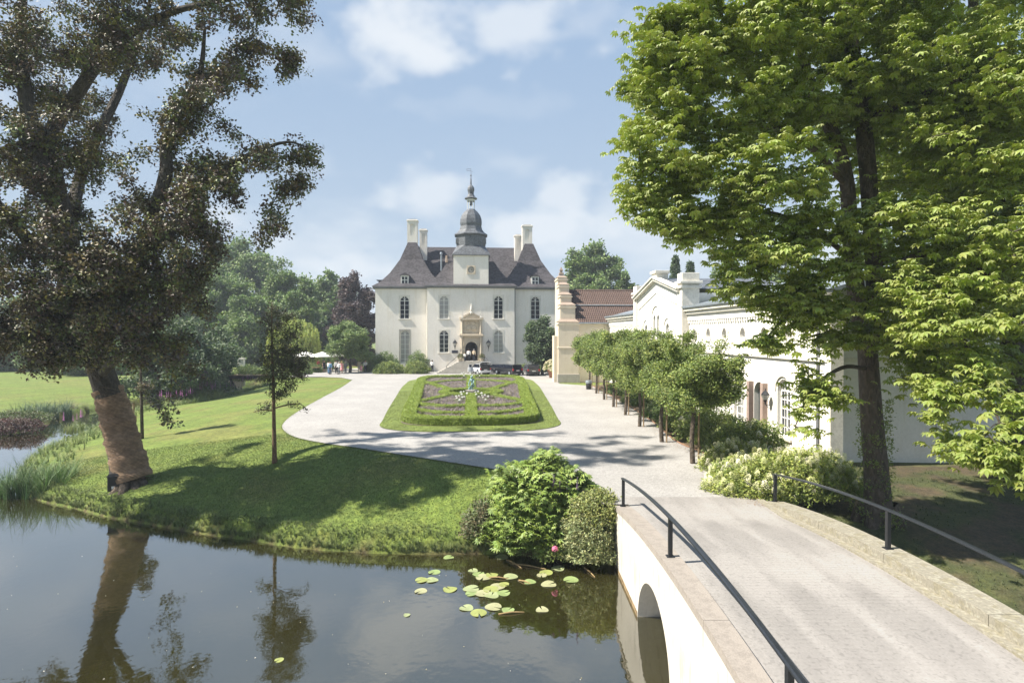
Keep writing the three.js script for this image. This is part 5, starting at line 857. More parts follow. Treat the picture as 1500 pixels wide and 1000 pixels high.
shrub('azalea_bush', 'loose reddish shrub with pink blooms at the edge of the planting', 'shrub', G(712, 778, -1.45), [0.85, 1.1, 0.8], [[0.16, 0.18, 0.06], [0.18, 0.15, 0.065], [0.14, 0.19, 0.055]], { n: 520, flower: { geo: pompom, rate: 0.008, size: 1.0, pal: [[0.6, 0.15, 0.28]] } });
shrub('variegated_bush', 'pale variegated shrub against the white bridge wall', 'shrub', G(862, 812, -1.75), [0.95, 1.7, 0.85], [[0.34, 0.37, 0.15], [0.40, 0.42, 0.2], [0.25, 0.30, 0.11]], { n: 1300, leaves: tinyLeaves, leafScale: 1.7 });
shrub('variegated_bush', 'yellow green shrub on the bank top next to the first handrail post', 'shrub', G(872, 758, -0.6), [0.95, 0.9, 0.8], [[0.28, 0.32, 0.08], [0.33, 0.35, 0.1]], { n: 600, leaves: smallLeaves });
shrub('hydrangea_bush', 'low hydrangea with one pink bloom above the lily pads', 'shrub', G(812, 812, -1.8), [0.65, 0.7, 0.5], PAL.lime, { n: 300, leaves: smallLeaves });
{ const p = D(813, 804, 19.2); const f = thing('pink_bloom', 'single round pink hydrangea bloom over the water', 'flower', [p.x, p.y, p.z]); const m = M.petal.clone(); m.color.copy(lin(0.72, 0.2, 0.34)); const q = part('petals', mophead, m, f); part('stalk', tubeAlong([V(0, 0, 0), V(0.02, -0.15, -0.15), V(0.05, -0.3, -0.4)], [0.012, 0.012, 0.014], 5), M.stalk, f); }
{ const p = G(826, 772, -1.1), t = thing('purple_flower_spikes', 'purple flower spikes rising from the rhododendron planting', 'flowers', [p.x, p.y, p.z]); const m = M.petal.clone(); m.color.copy(lin(0.34, 0.15, 0.46)); for (let i = 0; i < 7; i++) { const x = rr(-0.4, 0.4), z = rr(-0.1, 0.5), h = rr(1.0, 1.5); const s = part('flower_spike', spikeFlower, m, t); s.position.set(x, h, z); part('stalk', bar(V(x, -0.2, z), V(x, h + 0.4, z), 0.012, 5), M.stalk, t); } }
// clipped shrubs and mounds at the castle foot
[['dark rounded shrub left of the castle garden door', 564, 541, 2.6, 3.0, 1.6, 'mid', 0], ['clipped low mound left of the castle garden door', 570, 544, 2.3, 1.8, 1.3, 'lime', 1], ['dark rounded shrub right of the castle garden door', 612, 541, 1.9, 3.0, 1.4, 'mid', 0], ['clipped low mound right of the castle garden door', 610, 544, 1.9, 1.75, 1.2, 'lime', 1], ['golden shrub between terrace tree and castle', 546, 541, 1.6, 1.9, 1.2, 'lime', 0], ['low hedge shrub beneath the dark tree at the castle', 770, 541.5, 2.2, 1.1, 1, 'lime', 0], ['low hedge shrub right of the parked cars', 806, 541.5, 2.2, 1.2, 1, 'mid', 0]].forEach(([lab, x, y, a, h, c, pal]) => shrub('round_shrub', lab, 'shrub', G(x, y + 3, 0), [a, h, c], pal, { n: 620, leaves: midLeaves, leafScale: 0.72, bump: 0.12 }));
[['green shrub at the end of the terrace lawn', 455, 548, 2.2, 1.5], ['light shrub by the terrace edge below the willow', 440, 551, 1.6, 1.3], ['hedge-like shrub behind the terrace guests', 470, 541, 4.0, 2.2], ['shrub beside the white gate piers', 362, 556, 2.2, 1.9], ['low bush between the footbridge and the willow', 395, 553, 2.4, 1.5]].forEach(([lab, x, y, a, h]) => shrub('terrace_shrub', lab, 'shrub', G(x, y, -0.3), [a, h, 1.2], 'mid', { n: 420, leaves: midLeaves, leafScale: 0.8 }));
shrub('burgundy_mound', 'low burgundy plant cushion on the far bank of the stream', 'shrub', G(18, 630, WATER + 0.25), [2.4, 0.9, 1.2], [[0.14, 0.06, 0.055], [0.10, 0.055, 0.05], [0.13, 0.085, 0.05]], { n: 420, leaves: smallLeaves, leafScale: 1.4 });
shrub('burgundy_mound', 'low green and burgundy cushion behind the far bank edge', 'shrub', G(25, 616, WATER + 0.5), [3, 0.8, 1.2], [[0.14, 0.2, 0.05], [0.12, 0.13, 0.05]], { n: 420, leaves: smallLeaves, leafScale: 1.5 });
// reeds and waterside clumps
const bladeTuft = (n, h, w, lean) => { const pos = [], col = []; for (let i = 0; i < n; i++) { const a = rr(0, 6.28), l = rr(0.3, 1) * lean, H = h * rr(0.6, 1.1), x0 = gauss() * 0.15 * h * 0.4, z0 = gauss() * 0.15 * h * 0.4, c = Math.cos(a), s = Math.sin(a), t = tintOf(0.25, 0.1), W = w * rr(0.7, 1.2); let prev = null; const S = 4; for (let k = 0; k <= S; k++) { const u = k / S, r = l * H * u * u, y = H * (u - 0.28 * l * u * u * u), ww = W * (1 - u * 0.95); const L = [x0 + c * r - s * ww, y, z0 + s * r + c * ww], Q = [x0 + c * r + s * ww, y, z0 + s * r - c * ww]; if (prev) { for (const v of [prev[0], prev[1], Q, prev[0], Q, L]) { pos.push(...v); col.push(...t); } } prev = [L, Q]; } } const g = new THREE.BufferGeometry(); g.setAttribute('position', new THREE.Float32BufferAttribute(pos, 3)); g.setAttribute('color', new THREE.Float32BufferAttribute(col, 3)); g.computeVertexNormals(); return g; };
const reedGeo = [0, 1, 2].map(() => bladeTuft(26, 1.5, 0.016, 0.75)), grassGeo = [0, 1, 2].map(() => bladeTuft(9, 0.12, 0.006, 0.8)), rankGeo = [0, 1, 2].map(() => bladeTuft(14, 0.34, 0.008, 0.9));
function reedClump(label, c, rad, n, h, pal, blooms) {
  const t = thing('reed_clump', label, 'reeds', [c.x, c.y, c.z]), ms = [[], [], []], cs = [[], [], []];
  for (let i = 0; i < n; i++) { const a = rr(0, 6.28), r = Math.sqrt(R()) * rad; ms[i % 3].push(place(V(Math.cos(a) * r, -0.15, Math.sin(a) * r * 0.8), h / 1.5 * rr(0.75, 1.15), 0.18)); cs[i % 3].push(colourFrom(pal)); }
  ms.forEach((l, i) => instanced('blades', reedGeo[i], M.blade, l, cs[i], t));
  if (blooms) { const m = M.petal.clone(); m.color.copy(lin(0.42, 0.13, 0.38)); for (let i = 0; i < blooms; i++) { const a = rr(0, 6.28), r = Math.sqrt(R()) * rad, s = part('flower_spike', spikeFlower, m, t), k = rr(1.1, 1.7); s.position.set(Math.cos(a) * r, h * rr(0.75, 1.05), Math.sin(a) * r); s.scale.setScalar(k); } }
  return t;
}
const REED = [[0.109, 0.196, 0.058], [0.145, 0.239, 0.065], [0.087, 0.152, 0.051]], MEADOW = [[0.217, 0.275, 0.072], [0.275, 0.319, 0.102], [0.160, 0.232, 0.058]];
reedClump('large reed clump standing in the water before the beech', G(58, 722, WATER), 1.6, 60, 1.9, REED, 0);
reedClump('iris clump on the far bank of the stream', G(66, 611, WATER + 0.1), 2.4, 50, 1.9, [[0.07, 0.125, 0.065], [0.085, 0.145, 0.075]], 0);
reedClump('small tawny grass clump on the far bank', G(110, 603, WATER + 0.1), 1.3, 22, 1.3, [[0.15, 0.13, 0.06], [0.12, 0.14, 0.05]], 0);
[['pink loosestrife clump at the bend of the stream', 104, 628, 0.8, 20, 1.0, 6], ['pink loosestrife clump on the near stream bank', 248, 596, 1.2, 26, 1.4, 12], ['tall pink loosestrife clump before the dark evergreen', 302, 586, 1.5, 34, 1.8, 20], ['slender pair of loosestrife spikes on the stream bank', 279, 592, 0.7, 14, 1.4, 5], ['loosestrife clump by the footbridge', 376, 573, 1.9, 30, 1.8, 18], ['loosestrife clump at the bank beyond the sapling', 340, 578, 2.0, 34, 1.4, 5]].forEach(([lab, x, y, r, n, h, b]) => reedClump(lab, G(x, y + 4, BANK), r, n, h, MEADOW, b));
// rank grass along the water and short blades over the near lawn
{
  const ms = [[], [], []], cs = [[], [], []], add = (x, z, s, pal) => { const v = Math.floor(R() * 3); ms[v].push(place(V(x, landHeight(x, z) - 0.02, z), s, 0.25)); cs[v].push(colourFrom(pal, 0.2)); };
  for (let i = 0; i < pondNear.length - 1; i++) {
    const a = pondNear[i], b = pondNear[i + 1], len = Math.hypot(b[0] - a[0], b[1] - a[1]), far = i > 13, n = Math.round(len * (far ? 24 : 60));
    for (let k = 0; k < n; k++) { const u = R(), w = Math.pow(R(), 1.6) * (far ? 2.6 : 0.9) - 0.02, nx = (b[1] - a[1]) / len, nz = -(b[0] - a[0]) / len; let x = mix(a[0], b[0], u) + nx * w, z = mix(a[1], b[1], u) + nz * w; if (inside(x, z, pond)) { x = mix(a[0], b[0], u) - nx * w; z = mix(a[1], b[1], u) - nz * w; if (sdPoly(x, z, pond) < -0.08) continue; } add(x, z, far ? rr(0.9, 2.1) : rr(0.45, 1.15) * (1 - 0.4 * w), far ? MEADOW : [[0.12, 0.17, 0.04], [0.16, 0.2, 0.055], [0.09, 0.13, 0.03]]); }
  }
  for (let i = 0; i < edgeLawn.length - 1; i++) { const a = edgeLawn[i], b = edgeLawn[i + 1], len = Math.hypot(b[0] - a[0], b[1] - a[1]), n = Math.round(len * 26); for (let k = 0; k < n; k++) { const u = R(), j = gauss() * 0.06; add(mix(a[0], b[0], u) + j, mix(a[1], b[1], u) - 0.02 + gauss() * 0.06, rr(0.2, 0.42), [[0.19, 0.235, 0.055], [0.155, 0.22, 0.045], [0.23, 0.23, 0.08]]); } }
  const root = new THREE.Group(); root.name = 'bank_grass'; scene.add(root); info(root, 'rank green grass fringing the water', 'grass', null, 'stuff'); ms.forEach((l, i) => instanced('blades', rankGeo[i], M.blade, l, cs[i], root));
  const m2 = [[], [], []], c2 = [[], [], []];
  for (let i = 0; i < 120000; i++) { const x = rr(-24, 5), z = rr(-34, -18); if (sdPoly(x, z, pond) < 0.1 || inside(x, z, drive)) continue; const v = i % 3; m2[v].push(place(V(x, landHeight(x, z) - 0.01, z), rr(0.4, 0.8), 0.3)); c2[v].push(colourFrom([[0.155, 0.225, 0.042], [0.19, 0.235, 0.055], [0.13, 0.20, 0.035]], 0.2)); }
  const r2 = new THREE.Group(); r2.name = 'lawn_blades'; scene.add(r2); info(r2, 'short mown grass blades covering the lawn by the pond', 'grass', null, 'stuff'); m2.forEach((l, i) => instanced('blades', grassGeo[i], M.blade, l, c2[i], r2));
  const m3 = [[], [], []], c3 = [[], [], []];
  for (let i = 0; i < 5000; i++) { const p = pd(rr(9, 24), rr(12.5, 27)); if (sdPoly(p[0], p[1], pond) < 0.2 || inside(p[0], p[1], drive) || fbm(p[0] * 0.9, p[1] * 0.9, 12, 4) > 0.5) continue; m3[i % 3].push(place(V(p[0], landHeight(p[0], p[1]) - 0.01, p[1]), rr(0.6, 1.2), 0.3)); c3[i % 3].push(colourFrom([[0.08, 0.11, 0.03], [0.10, 0.12, 0.04]], 0.2)); }
  const r3 = new THREE.Group(); r3.name = 'shade_grass'; scene.add(r3); info(r3, 'thin grass on the bare soil under the chestnuts', 'grass', null, 'stuff'); m3.forEach((l, i) => instanced('blades', grassGeo[i], M.blade, l, c3[i], r3));
}

// dry leaves blown along the bed edging
{
  const e = roundPoly(onGround(bedEdge), 8, false), fm = [], fc = [];
  for (let i = 0; i < 2600; i++) { const k = Math.floor(R() * (e.length - 1)), u = R(), x = mix(e[k][0], e[k + 1][0], u) - Math.abs(gauss()) * 0.7, z = mix(e[k][1], e[k + 1][1], u) + gauss() * 0.3; fm.push(place(V(x, 0.012, z), rr(0.4, 0.9), 0.25)); fc.push(colourFrom([[0.26, 0.16, 0.08], [0.32, 0.22, 0.12], [0.2, 0.12, 0.07]])); }
  const r = new THREE.Group(); r.name = 'dry_leaves'; scene.add(r); info(r, 'dry brown leaves strewn along the bed edging', 'leaves', null, 'stuff');
  instanced('leaf_litter', leafGeo([{ p: V(0, 0, 0), dir: V(1, 0, 0), nrm: V(0, 1, 0), len: 0.08, w: 0.05, tint: [1, 1, 1] }]), M.leaf, fm, fc, r);
}

// ------------------------------------------------------------------ parterre in the middle of the drive
{
  const isle = roundPoly([[-5.75, -39.2], [-5.3, -35.6], [-3.6, -34.2], [0, -33.8], [3.7, -34.2], [5.35, -35.8], [5.75, -39.4], [6.6, -52], [7.3, -66], [6.9, -72.5], [4.5, -74.6], [0, -75], [-4.5, -74.6], [-6.9, -72.5], [-7.3, -66], [-6.6, -52]], 6);
  struct('island_lawn', flat(isle, 0.035), M.lawnIsle, 'mown grass strip round the clipped parterre', 'lawn');
  const m2 = [[], [], []], c2 = [[], [], []];
  const outer = [[-4.55, -39.4], [-4.2, -37.0], [-3.0, -36.1], [0, -35.8], [3.0, -36.1], [4.2, -37.0], [4.5, -39.4], [5.15, -50], [6.0, -64], [6.1, -70.5], [5.0, -72.6], [0, -73.2], [-5.0, -72.6], [-6.1, -70.5], [-6.0, -64], [-5.15, -50]];
  const bed = roundPoly(outer, 6);
  for (let i = 0; i < 26000; i++) { const x = rr(-7.4, 7.4), z = rr(-58, -33.6); if (!inside(x, z, isle) || inside(x, z, bed)) continue; m2[i % 3].push(place(V(x, 0.03, z), rr(0.4, 0.8), 0.3)); c2[i % 3].push(colourFrom([[0.20, 0.24, 0.055], [0.23, 0.24, 0.07], [0.16, 0.215, 0.045]], 0.2)); }
  const r2 = new THREE.Group(); r2.name = 'island_blades'; scene.add(r2); info(r2, 'short grass blades on the island round the parterre', 'grass', null, 'stuff'); m2.forEach((l, i) => instanced('blades', grassGeo[i], M.blade, l, c2[i], r2));
  struct('bed_soil', flat(bed, 0.06), M.soil, 'dark soil inside the parterre hedges', 'soil');
  const t = thing('box_parterre', 'clipped box hedge parterre with looping pattern in the middle of the drive', 'hedge', [0, 0.05, -54]);
  const core = mat({ color: lin(0.13, 0.18, 0.024), map: sized(mottle, 0.8), bumpMap: sized(grain, 0.4), bumpScale: 0.05 });
  const ms = [[], [], []], cs = [[], [], []];
  const hedge = (line, w, h, closed, name) => {
    const P = roundPoly(line, 5, closed), n = P.length, tri = [], sec = P.map((p, i) => { const a = P[closed ? (i + n - 1) % n : Math.max(i - 1, 0)], b = P[closed ? (i + 1) % n : Math.min(i + 1, n - 1)], l = Math.hypot(b[0] - a[0], b[1] - a[1]) || 1, nx = (b[1] - a[1]) / l, nz = -(b[0] - a[0]) / l; return [[-w / 2, 0], [-w / 2, h * 0.86], [-w * 0.42, h], [w * 0.42, h], [w / 2, h * 0.86], [w / 2, 0]].map(([o, y]) => [p[0] + nx * o, y, p[1] + nz * o + 54]); });
    for (let i = 0; i < (closed ? n : n - 1); i++) { const a = sec[i], b = sec[(i + 1) % n]; for (let k = 0; k < 5; k++) tri.push(...quad(a[k], a[k + 1], b[k + 1], b[k])); }
    if (!closed) for (const s of [sec[0], sec[n - 1]]) for (let k = 1; k < 5; k++) tri.push([s[0], s[k], s[k + 1]]);
    part(name, boxUV(triGeo(tri)), core, t);
    for (let i = 0; i < (closed ? n : n - 1); i++) {
      const a = sec[i], b = sec[(i + 1) % n], len = Math.hypot(a[2][0] - b[2][0], a[2][2] - b[2][2]), dz = -(a[0][2] - 54), dens = 150 * Math.pow(36 / Math.max(36, dz), 1.3), cnt = Math.round(len * (w + 2 * h) * dens);
      for (let k = 0; k < cnt; k++) { const u = R(), f = rr(0, 1) * (w + 2 * h), pt = (s) => { const [x0, , z0] = s[0], [x1, , z1] = s[5]; if (f < h) return [x0, f, z0]; if (f > h + w) return [x1, f - h - w, z1]; const q = (f - h) / w; return [mix(x0, x1, q), h, mix(z0, z1, q)]; }; const A = pt(a), B = pt(b); ms[k % 3].push(place(V(mix(A[0], B[0], u) + rr(-0.02, 0.02), mix(A[1], B[1], u) + rr(-0.03, 0.03), mix(A[2], B[2], u) + rr(-0.02, 0.02)), rr(0.7, 1.2) * Math.sqrt(Math.max(36, dz) / 36) , 0.9)); cs[k % 3].push(colourFrom(PAL.box, 0.16)); }
    }
  };
  const inset = outer.map(([x, z]) => [x * 0.9, z + (z > -54 ? -0.45 : 0.45)]);
  hedge(inset, 0.82, 0.48, true, 'outer_hedge');
  hedge([[0, -36.6], [0, -46], [0, -51.2]], 0.7, 0.4, false, 'axis_hedge'); hedge([[0, -56], [0, -64], [0, -72.4]], 0.8, 0.44, false, 'axis_hedge');
  hedge([...Array(14)].map((_, i) => [Math.cos(i / 14 * 6.2832) * 2.5, -53.6 + Math.sin(i / 14 * 6.2832) * 2.5]), 0.75, 0.42, true, 'ring_hedge');
  for (const s of [-1, 1]) {
    hedge([[s * 1.7, -51.8], [s * 3, -48.6], [s * 4.5, -45.6]], 0.55, 0.36, false, 'diagonal_hedge');
    hedge([[s * 1.7, -55.4], [s * 3.4, -60.5], [s * 5.3, -66]], 0.55, 0.36, false, 'diagonal_hedge');
    hedge([[s * 4.6, -46], [s * 3, -43.9], [s * 1.6, -43.2], [s * 0.3, -43.6]], 0.5, 0.36, false, 'curved_hedge');
    hedge([[s * 4.3, -42.2], [s * 2.9, -40.4], [s * 1.6, -39.6], [s * 0.3, -39.6]], 0.5, 0.36, false, 'curved_hedge');
    hedge([[s * 5.2, -62], [s * 3, -66], [s * 0.3, -68]], 0.5, 0.36, false, 'curved_hedge');
  }
  ms.forEach((l, i) => instanced('box_leaves', tinyLeaves()[i], leafMat({ transmission: 0.3, roughness: 0.55 }), l, cs[i], t));
  // lavender between the hedges
  const lav = [0, 1, 2].map(() => bladeTuft(22, 0.36, 0.016, 0.9)), lm = [[], [], []], lc = [[], [], []];
  for (let i = 0; i < 20000; i++) { const x = rr(-5.6, 5.6), z = rr(-72, -36.6); if (sdPoly(x, z, bed) > -0.95 || Math.abs(x) < 0.5 || Math.abs(Math.hypot(x, z + 53.6) - 2.5) < 0.4 || Math.hypot(x, z + 53.6) < 2.2) continue; if (fbm(x * 1.2, z * 1.2, 3, 3) > 0.68) continue; lm[i % 3].push(place(V(x, 0.05, z), rr(0.7, 1.25), 0.25)); lc[i % 3].push(colourFrom([[0.26, 0.21, 0.20], [0.22, 0.22, 0.13], [0.25, 0.19, 0.25], [0.30, 0.26, 0.19]], 0.15)); }
  const lr = new THREE.Group(); lr.name = 'lavender'; scene.add(lr); info(lr, 'faded grey purple lavender filling the parterre beds', 'lavender', null, 'stuff'); lm.forEach((l, i) => instanced('stems', lav[i], M.blade, l, lc[i], lr));
  // white standard roses
  const wm = M.petal.clone(); wm.color.copy(lin(0.82, 0.82, 0.78)); const stalkM = mat({ color: lin(0.07, 0.11, 0.03) });
  let ri = 0;
  for (const [x, z, h, where] of [[-0.95, -45.6, 0.8, 'front'], [-0.6, -46.8, 1.0, 'front'], [0.55, -46.8, 1.0, 'front'], [1.05, -45.6, 0.85, 'front'], [-0.9, -70.6, 0.95, 'back'], [0.1, -70.9, 0.95, 'back'], [0.95, -70.6, 0.95, 'back']]) {
    const r = thing('white_rose', where === 'front' ? 'white rose in the parterre between statue and bridge' : 'white rose at the castle end of the parterre', 'flower', [x, 0.05, z], 0, 'white roses in the parterre'), lm2 = [], lc2 = [];
    part('stems', merge([tubeAlong([V(0, 0, 0), V(0.04, h * 0.5, 0.02), V(-0.02, h, 0)], [0.02, 0.014, 0.01], 5), tubeAlong([V(0, h * 0.4, 0), V(0.2, h * 0.75, 0.1), V(0.26, h * 0.9, 0.12)], [0.012, 0.01, 0.008], 5)]), stalkM, r);
    for (const [a, b, c] of [[0, h, 0], [0.26, h * 0.88, 0.12], [-0.16, h * 0.8, 0.1], [0.05, h * 0.62, 0.2], [-0.22, h * 0.95, -0.1]]) { const f = part('rose_bloom', pompom, wm, r); f.position.set(a, b, c); f.scale.setScalar(rr(0.8, 1.2)); }
    for (let i = 0; i < 30; i++) { lm2.push(place(V(rr(-0.25, 0.25), rr(0.15, h * 0.85), rr(-0.25, 0.25)), 0.9, 0.8)); lc2.push(colourFrom(PAL.mid)); } instanced('foliage', tinyLeaves()[ri++ % 3], M.leaf, lm2, lc2, r);
  }
}
// ------------------------------------------------------------------ figures: smooth bodies from joints
function surfaceNet(f, lo, hi, cell) {
  const n = [0, 1, 2].map(i => Math.ceil((hi[i] - lo[i]) / cell) + 1), [a, b, c] = n, val = new Float32Array(a * b * c), id = new Int32Array(a * b * c).fill(-1), pos = [], idx = [], I = (i, j, k) => i + a * (j + b * k);
  for (let k = 0; k < c; k++) for (let j = 0; j < b; j++) for (let i = 0; i < a; i++) val[I(i, j, k)] = f(lo[0] + i * cell, lo[1] + j * cell, lo[2] + k * cell);
  const E = []; for (let q = 0; q < 8; q++) for (const d of [1, 2, 4]) if (!(q & d)) E.push([q, q | d]);
  for (let k = 0; k < c - 1; k++) for (let j = 0; j < b - 1; j++) for (let i = 0; i < a - 1; i++) {
    let x = 0, y = 0, z = 0, m = 0; const v = q => val[I(i + (q & 1), j + ((q >> 1) & 1), k + ((q >> 2) & 1))];
    for (const [p, q] of E) { const u = v(p), w = v(q); if ((u < 0) !== (w < 0)) { const t = u / (u - w); x += (p & 1) + t * ((q & 1) - (p & 1)); y += ((p >> 1) & 1) + t * (((q >> 1) & 1) - ((p >> 1) & 1)); z += ((p >> 2) & 1) + t * (((q >> 2) & 1) - ((p >> 2) & 1)); m++; } }
    if (m) { id[I(i, j, k)] = pos.length / 3; pos.push(lo[0] + (i + x / m) * cell, lo[1] + (j + y / m) * cell, lo[2] + (k + z / m) * cell); }
  }
  for (let k = 1; k < c - 1; k++) for (let j = 1; j < b - 1; j++) for (let i = 1; i < a - 1; i++) {
    const s = val[I(i, j, k)] < 0, q4 = (p, q, r, t, e) => { const l = [id[p], id[q], id[r], id[t]]; if (l.some(z => z < 0)) return; e ? idx.push(l[0], l[1], l[2], l[0], l[2], l[3]) : idx.push(l[0], l[2], l[1], l[0], l[3], l[2]); };
    if (s !== (val[I(i + 1, j, k)] < 0)) q4(I(i, j - 1, k - 1), I(i, j, k - 1), I(i, j, k), I(i, j - 1, k), s);
    if (s !== (val[I(i, j + 1, k)] < 0)) q4(I(i - 1, j, k - 1), I(i - 1, j, k), I(i, j, k), I(i, j, k - 1), s);
    if (s !== (val[I(i, j, k + 1)] < 0)) q4(I(i - 1, j - 1, k), I(i, j - 1, k), I(i, j, k), I(i - 1, j, k), s);
  }
  const g = new THREE.BufferGeometry(); g.setAttribute('position', new THREE.Float32BufferAttribute(pos, 3)); g.setIndex(idx); g.computeVertexNormals(); return g;
}
const smin = (a, b, k) => { const h = Math.max(k - Math.abs(a - b), 0) / k; return Math.min(a, b) - h * h * k * 0.25; };
function capsule(x, y, z, [a, b, r0, r1]) { const dx = b[0] - a[0], dy = b[1] - a[1], dz = b[2] - a[2], t = clamp(((x - a[0]) * dx + (y - a[1]) * dy + (z - a[2]) * dz) / (dx * dx + dy * dy + dz * dz || 1)); return Math.hypot(x - a[0] - dx * t, y - a[1] - dy * t, z - a[2] - dz * t) - mix(r0, r1, t); }
const field = (bones, k = 0.06) => (x, y, z) => { let d = 1e3; for (const b of bones) d = smin(d, capsule(x, y, z, b), k); return d; };
function figure(pose) {                                                   // bodies 1.75 m tall facing +z
  const J = { neck: [0, 1.46, 0], head: [0, 1.6, 0.015], crown: [0, 1.66, 0], chest: [0, 1.27, 0.01], waist: [0, 1.08, 0], pelvis: [0, 0.95, 0], sL: [0.19, 1.4, 0], sR: [-0.19, 1.4, 0], ...pose };
  const arm = (s, e, w) => [[s, e, 0.052, 0.042], [e, w, 0.041, 0.028]], leg = (h, k, a, t) => [[h, k, 0.088, 0.058], [k, a, 0.056, 0.038], [a, t, 0.042, 0.032]];
  const head = [[J.head, J.crown, 0.088, 0.098], [[J.head[0], J.head[1] - 0.075, J.head[2] + 0.035], J.head, 0.05, 0.085], [[J.head[0], J.head[1] - 0.005, J.head[2] + 0.09], [J.head[0], J.head[1] - 0.03, J.head[2] + 0.11], 0.012, 0.016], [[J.head[0] + 0.088, J.head[1], J.head[2]], [J.head[0] + 0.094, J.head[1] + 0.03, J.head[2]], 0.014, 0.016], [[J.head[0] - 0.088, J.head[1], J.head[2]], [J.head[0] - 0.094, J.head[1] + 0.03, J.head[2]], 0.014, 0.016], [[0, 1.4, 0], J.head, 0.06, 0.055]];
  const torso = [[J.pelvis, J.waist, 0.145, 0.125], [J.waist, J.chest, 0.125, 0.155], [J.sL, J.sR, 0.075, 0.075], [J.chest, [0, 1.4, 0], 0.15, 0.07]];
  const arms = [...arm(J.sL, J.eL, J.wL), ...arm(J.sR, J.eR, J.wR)], legs = [...leg([0.09, 0.93, 0], J.kL, J.aL, J.tL), ...leg([-0.09, 0.93, 0], J.kR, J.aR, J.tR)];
  const lo = [-0.55, -0.02, -0.4], hi = [0.55, 1.82, 0.6];
  const hand = (e, w) => { const d = V(w[0] - e[0], w[1] - e[1], w[2] - e[2]).normalize(), o = V(...w), u = V(0, 0, 1).cross(d).normalize(), l = [tubeAlong([o, o.clone().addScaledVector(d, 0.09)], [0.028, 0.036], 8)]; for (let i = 0; i < 4; i++) { const b = o.clone().addScaledVector(d, 0.085).addScaledVector(u, (i - 1.5) * 0.02), L = [0.06, 0.075, 0.07, 0.05][i]; l.push(tubeAlong([b, b.clone().addScaledVector(d, L * 0.55), b.clone().addScaledVector(d, L).add(V(0, 0, 0.02))], [0.0095, 0.009, 0.007], 5)); } const th = o.clone().addScaledVector(d, 0.03).addScaledVector(u, 0.03); l.push(tubeAlong([th, th.clone().addScaledVector(d, 0.03).addScaledVector(u, 0.025), th.clone().addScaledVector(d, 0.06).addScaledVector(u, 0.03)], [0.011, 0.01, 0.008], 5)); return l; };
  const body = merge([surfaceNet(field([...torso, ...arms, ...legs, [[0, 1.4, 0], J.neck, 0.06, 0.055]]), lo, hi, 0.03), surfaceNet(field(head, 0.03), [J.head[0] - 0.15, 1.34, J.head[2] - 0.16], [J.head[0] + 0.15, 1.8, J.head[2] + 0.17], 0.014), ...hand(J.eL, J.wL), ...hand(J.eR, J.wR)]);
  const grow = (l, r) => l.map(([a, b, p, q]) => [a, b, p + r, q + r]);
  const cut = (f, y0, y1) => (x, y, z) => Math.max(f(x, y, z), y0 - y, y - y1);
  const shirt = surfaceNet(cut(field(grow([...torso, ...arms], 0.018)), 0.86, 1.46), lo, hi, 0.026), trousers = surfaceNet(cut(field(grow([...legs.filter((_, i) => i % 3 < 2), torso[0]], 0.02)), 0.06, 1.02), lo, hi, 0.026);
  const dress = surfaceNet(cut(field([...grow(torso, 0.02), [[0, 1.0, 0], [0, 0.5, 0], 0.16, 0.27]]), 0.5, 1.44), lo, hi, 0.028);
  const shoes = surfaceNet(cut(field(grow(legs.filter((_, i) => i % 3 === 2), 0.018)), 0, 0.13), lo, hi, 0.02);
  const hair = surfaceNet((x, y, z) => Math.max(Math.hypot((x - J.crown[0]) / 1.0, (y - J.crown[1] + 0.01) * 0.95, z - J.crown[2] + 0.012) - 0.112, z - J.head[2] - 0.075 + (J.head[1] + 0.06 - y) * 0.9), [J.crown[0] - 0.15, 1.45, J.crown[2] - 0.17], [J.crown[0] + 0.15, 1.82, J.crown[2] + 0.15], 0.016);
  const hairLong = surfaceNet((x, y, z) => Math.max(smin(Math.hypot(x - J.crown[0], y - J.crown[1] + 0.01, z - J.crown[2] + 0.012) - 0.115, capsule(x, y, z, [[0, 1.6, -0.06], [0, 1.42, -0.09], 0.09, 0.07]), 0.05), z - J.head[2] - 0.07 + (J.head[1] + 0.06 - y) * 0.5), [-0.2, 1.3, -0.25], [0.2, 1.82, 0.15], 0.018);
  return { body, shirt, trousers, dress, shoes, hair, hairLong };
}
const stand = { kL: [0.1, 0.5, 0.02], aL: [0.105, 0.08, -0.01], tL: [0.12, 0.045, 0.16], kR: [-0.1, 0.5, 0.02], aR: [-0.105, 0.08, -0.01], tR: [-0.12, 0.045, 0.16] };
const POSES = [
  figure({ ...stand, eL: [0.25, 1.12, -0.02], wL: [0.26, 0.87, 0.06], eR: [-0.25, 1.12, -0.02], wR: [-0.26, 0.87, 0.06] }),
  figure({ ...stand, eL: [0.25, 1.13, 0.02], wL: [0.14, 1.18, 0.26], eR: [-0.25, 1.12, -0.02], wR: [-0.25, 0.88, 0.08] }),
  figure({ kL: [0.1, 0.5, 0.12], aL: [0.105, 0.08, 0.14], tL: [0.11, 0.05, 0.3], kR: [-0.1, 0.5, -0.02], aR: [-0.105, 0.11, -0.2], tR: [-0.11, 0.045, -0.05], eL: [0.25, 1.13, -0.1], wL: [0.25, 0.9, -0.06], eR: [-0.25, 1.13, 0.08], wR: [-0.22, 1.0, 0.28] }),
];
const skinM = mat({ color: lin(0.46, 0.29, 0.21), roughness: 0.6 }), cloths = {};
const dyed = (r, g, b) => cloths[[r, g, b]] ??= mat({ color: lin(r, g, b), bumpMap: sized(grain, 0.5), bumpScale: 0.008 });
const hairs = { brown: dyed(0.06, 0.035, 0.02), grey: dyed(0.3, 0.29, 0.28), blond: dyed(0.32, 0.22, 0.1), black: dyed(0.02, 0.016, 0.014) };
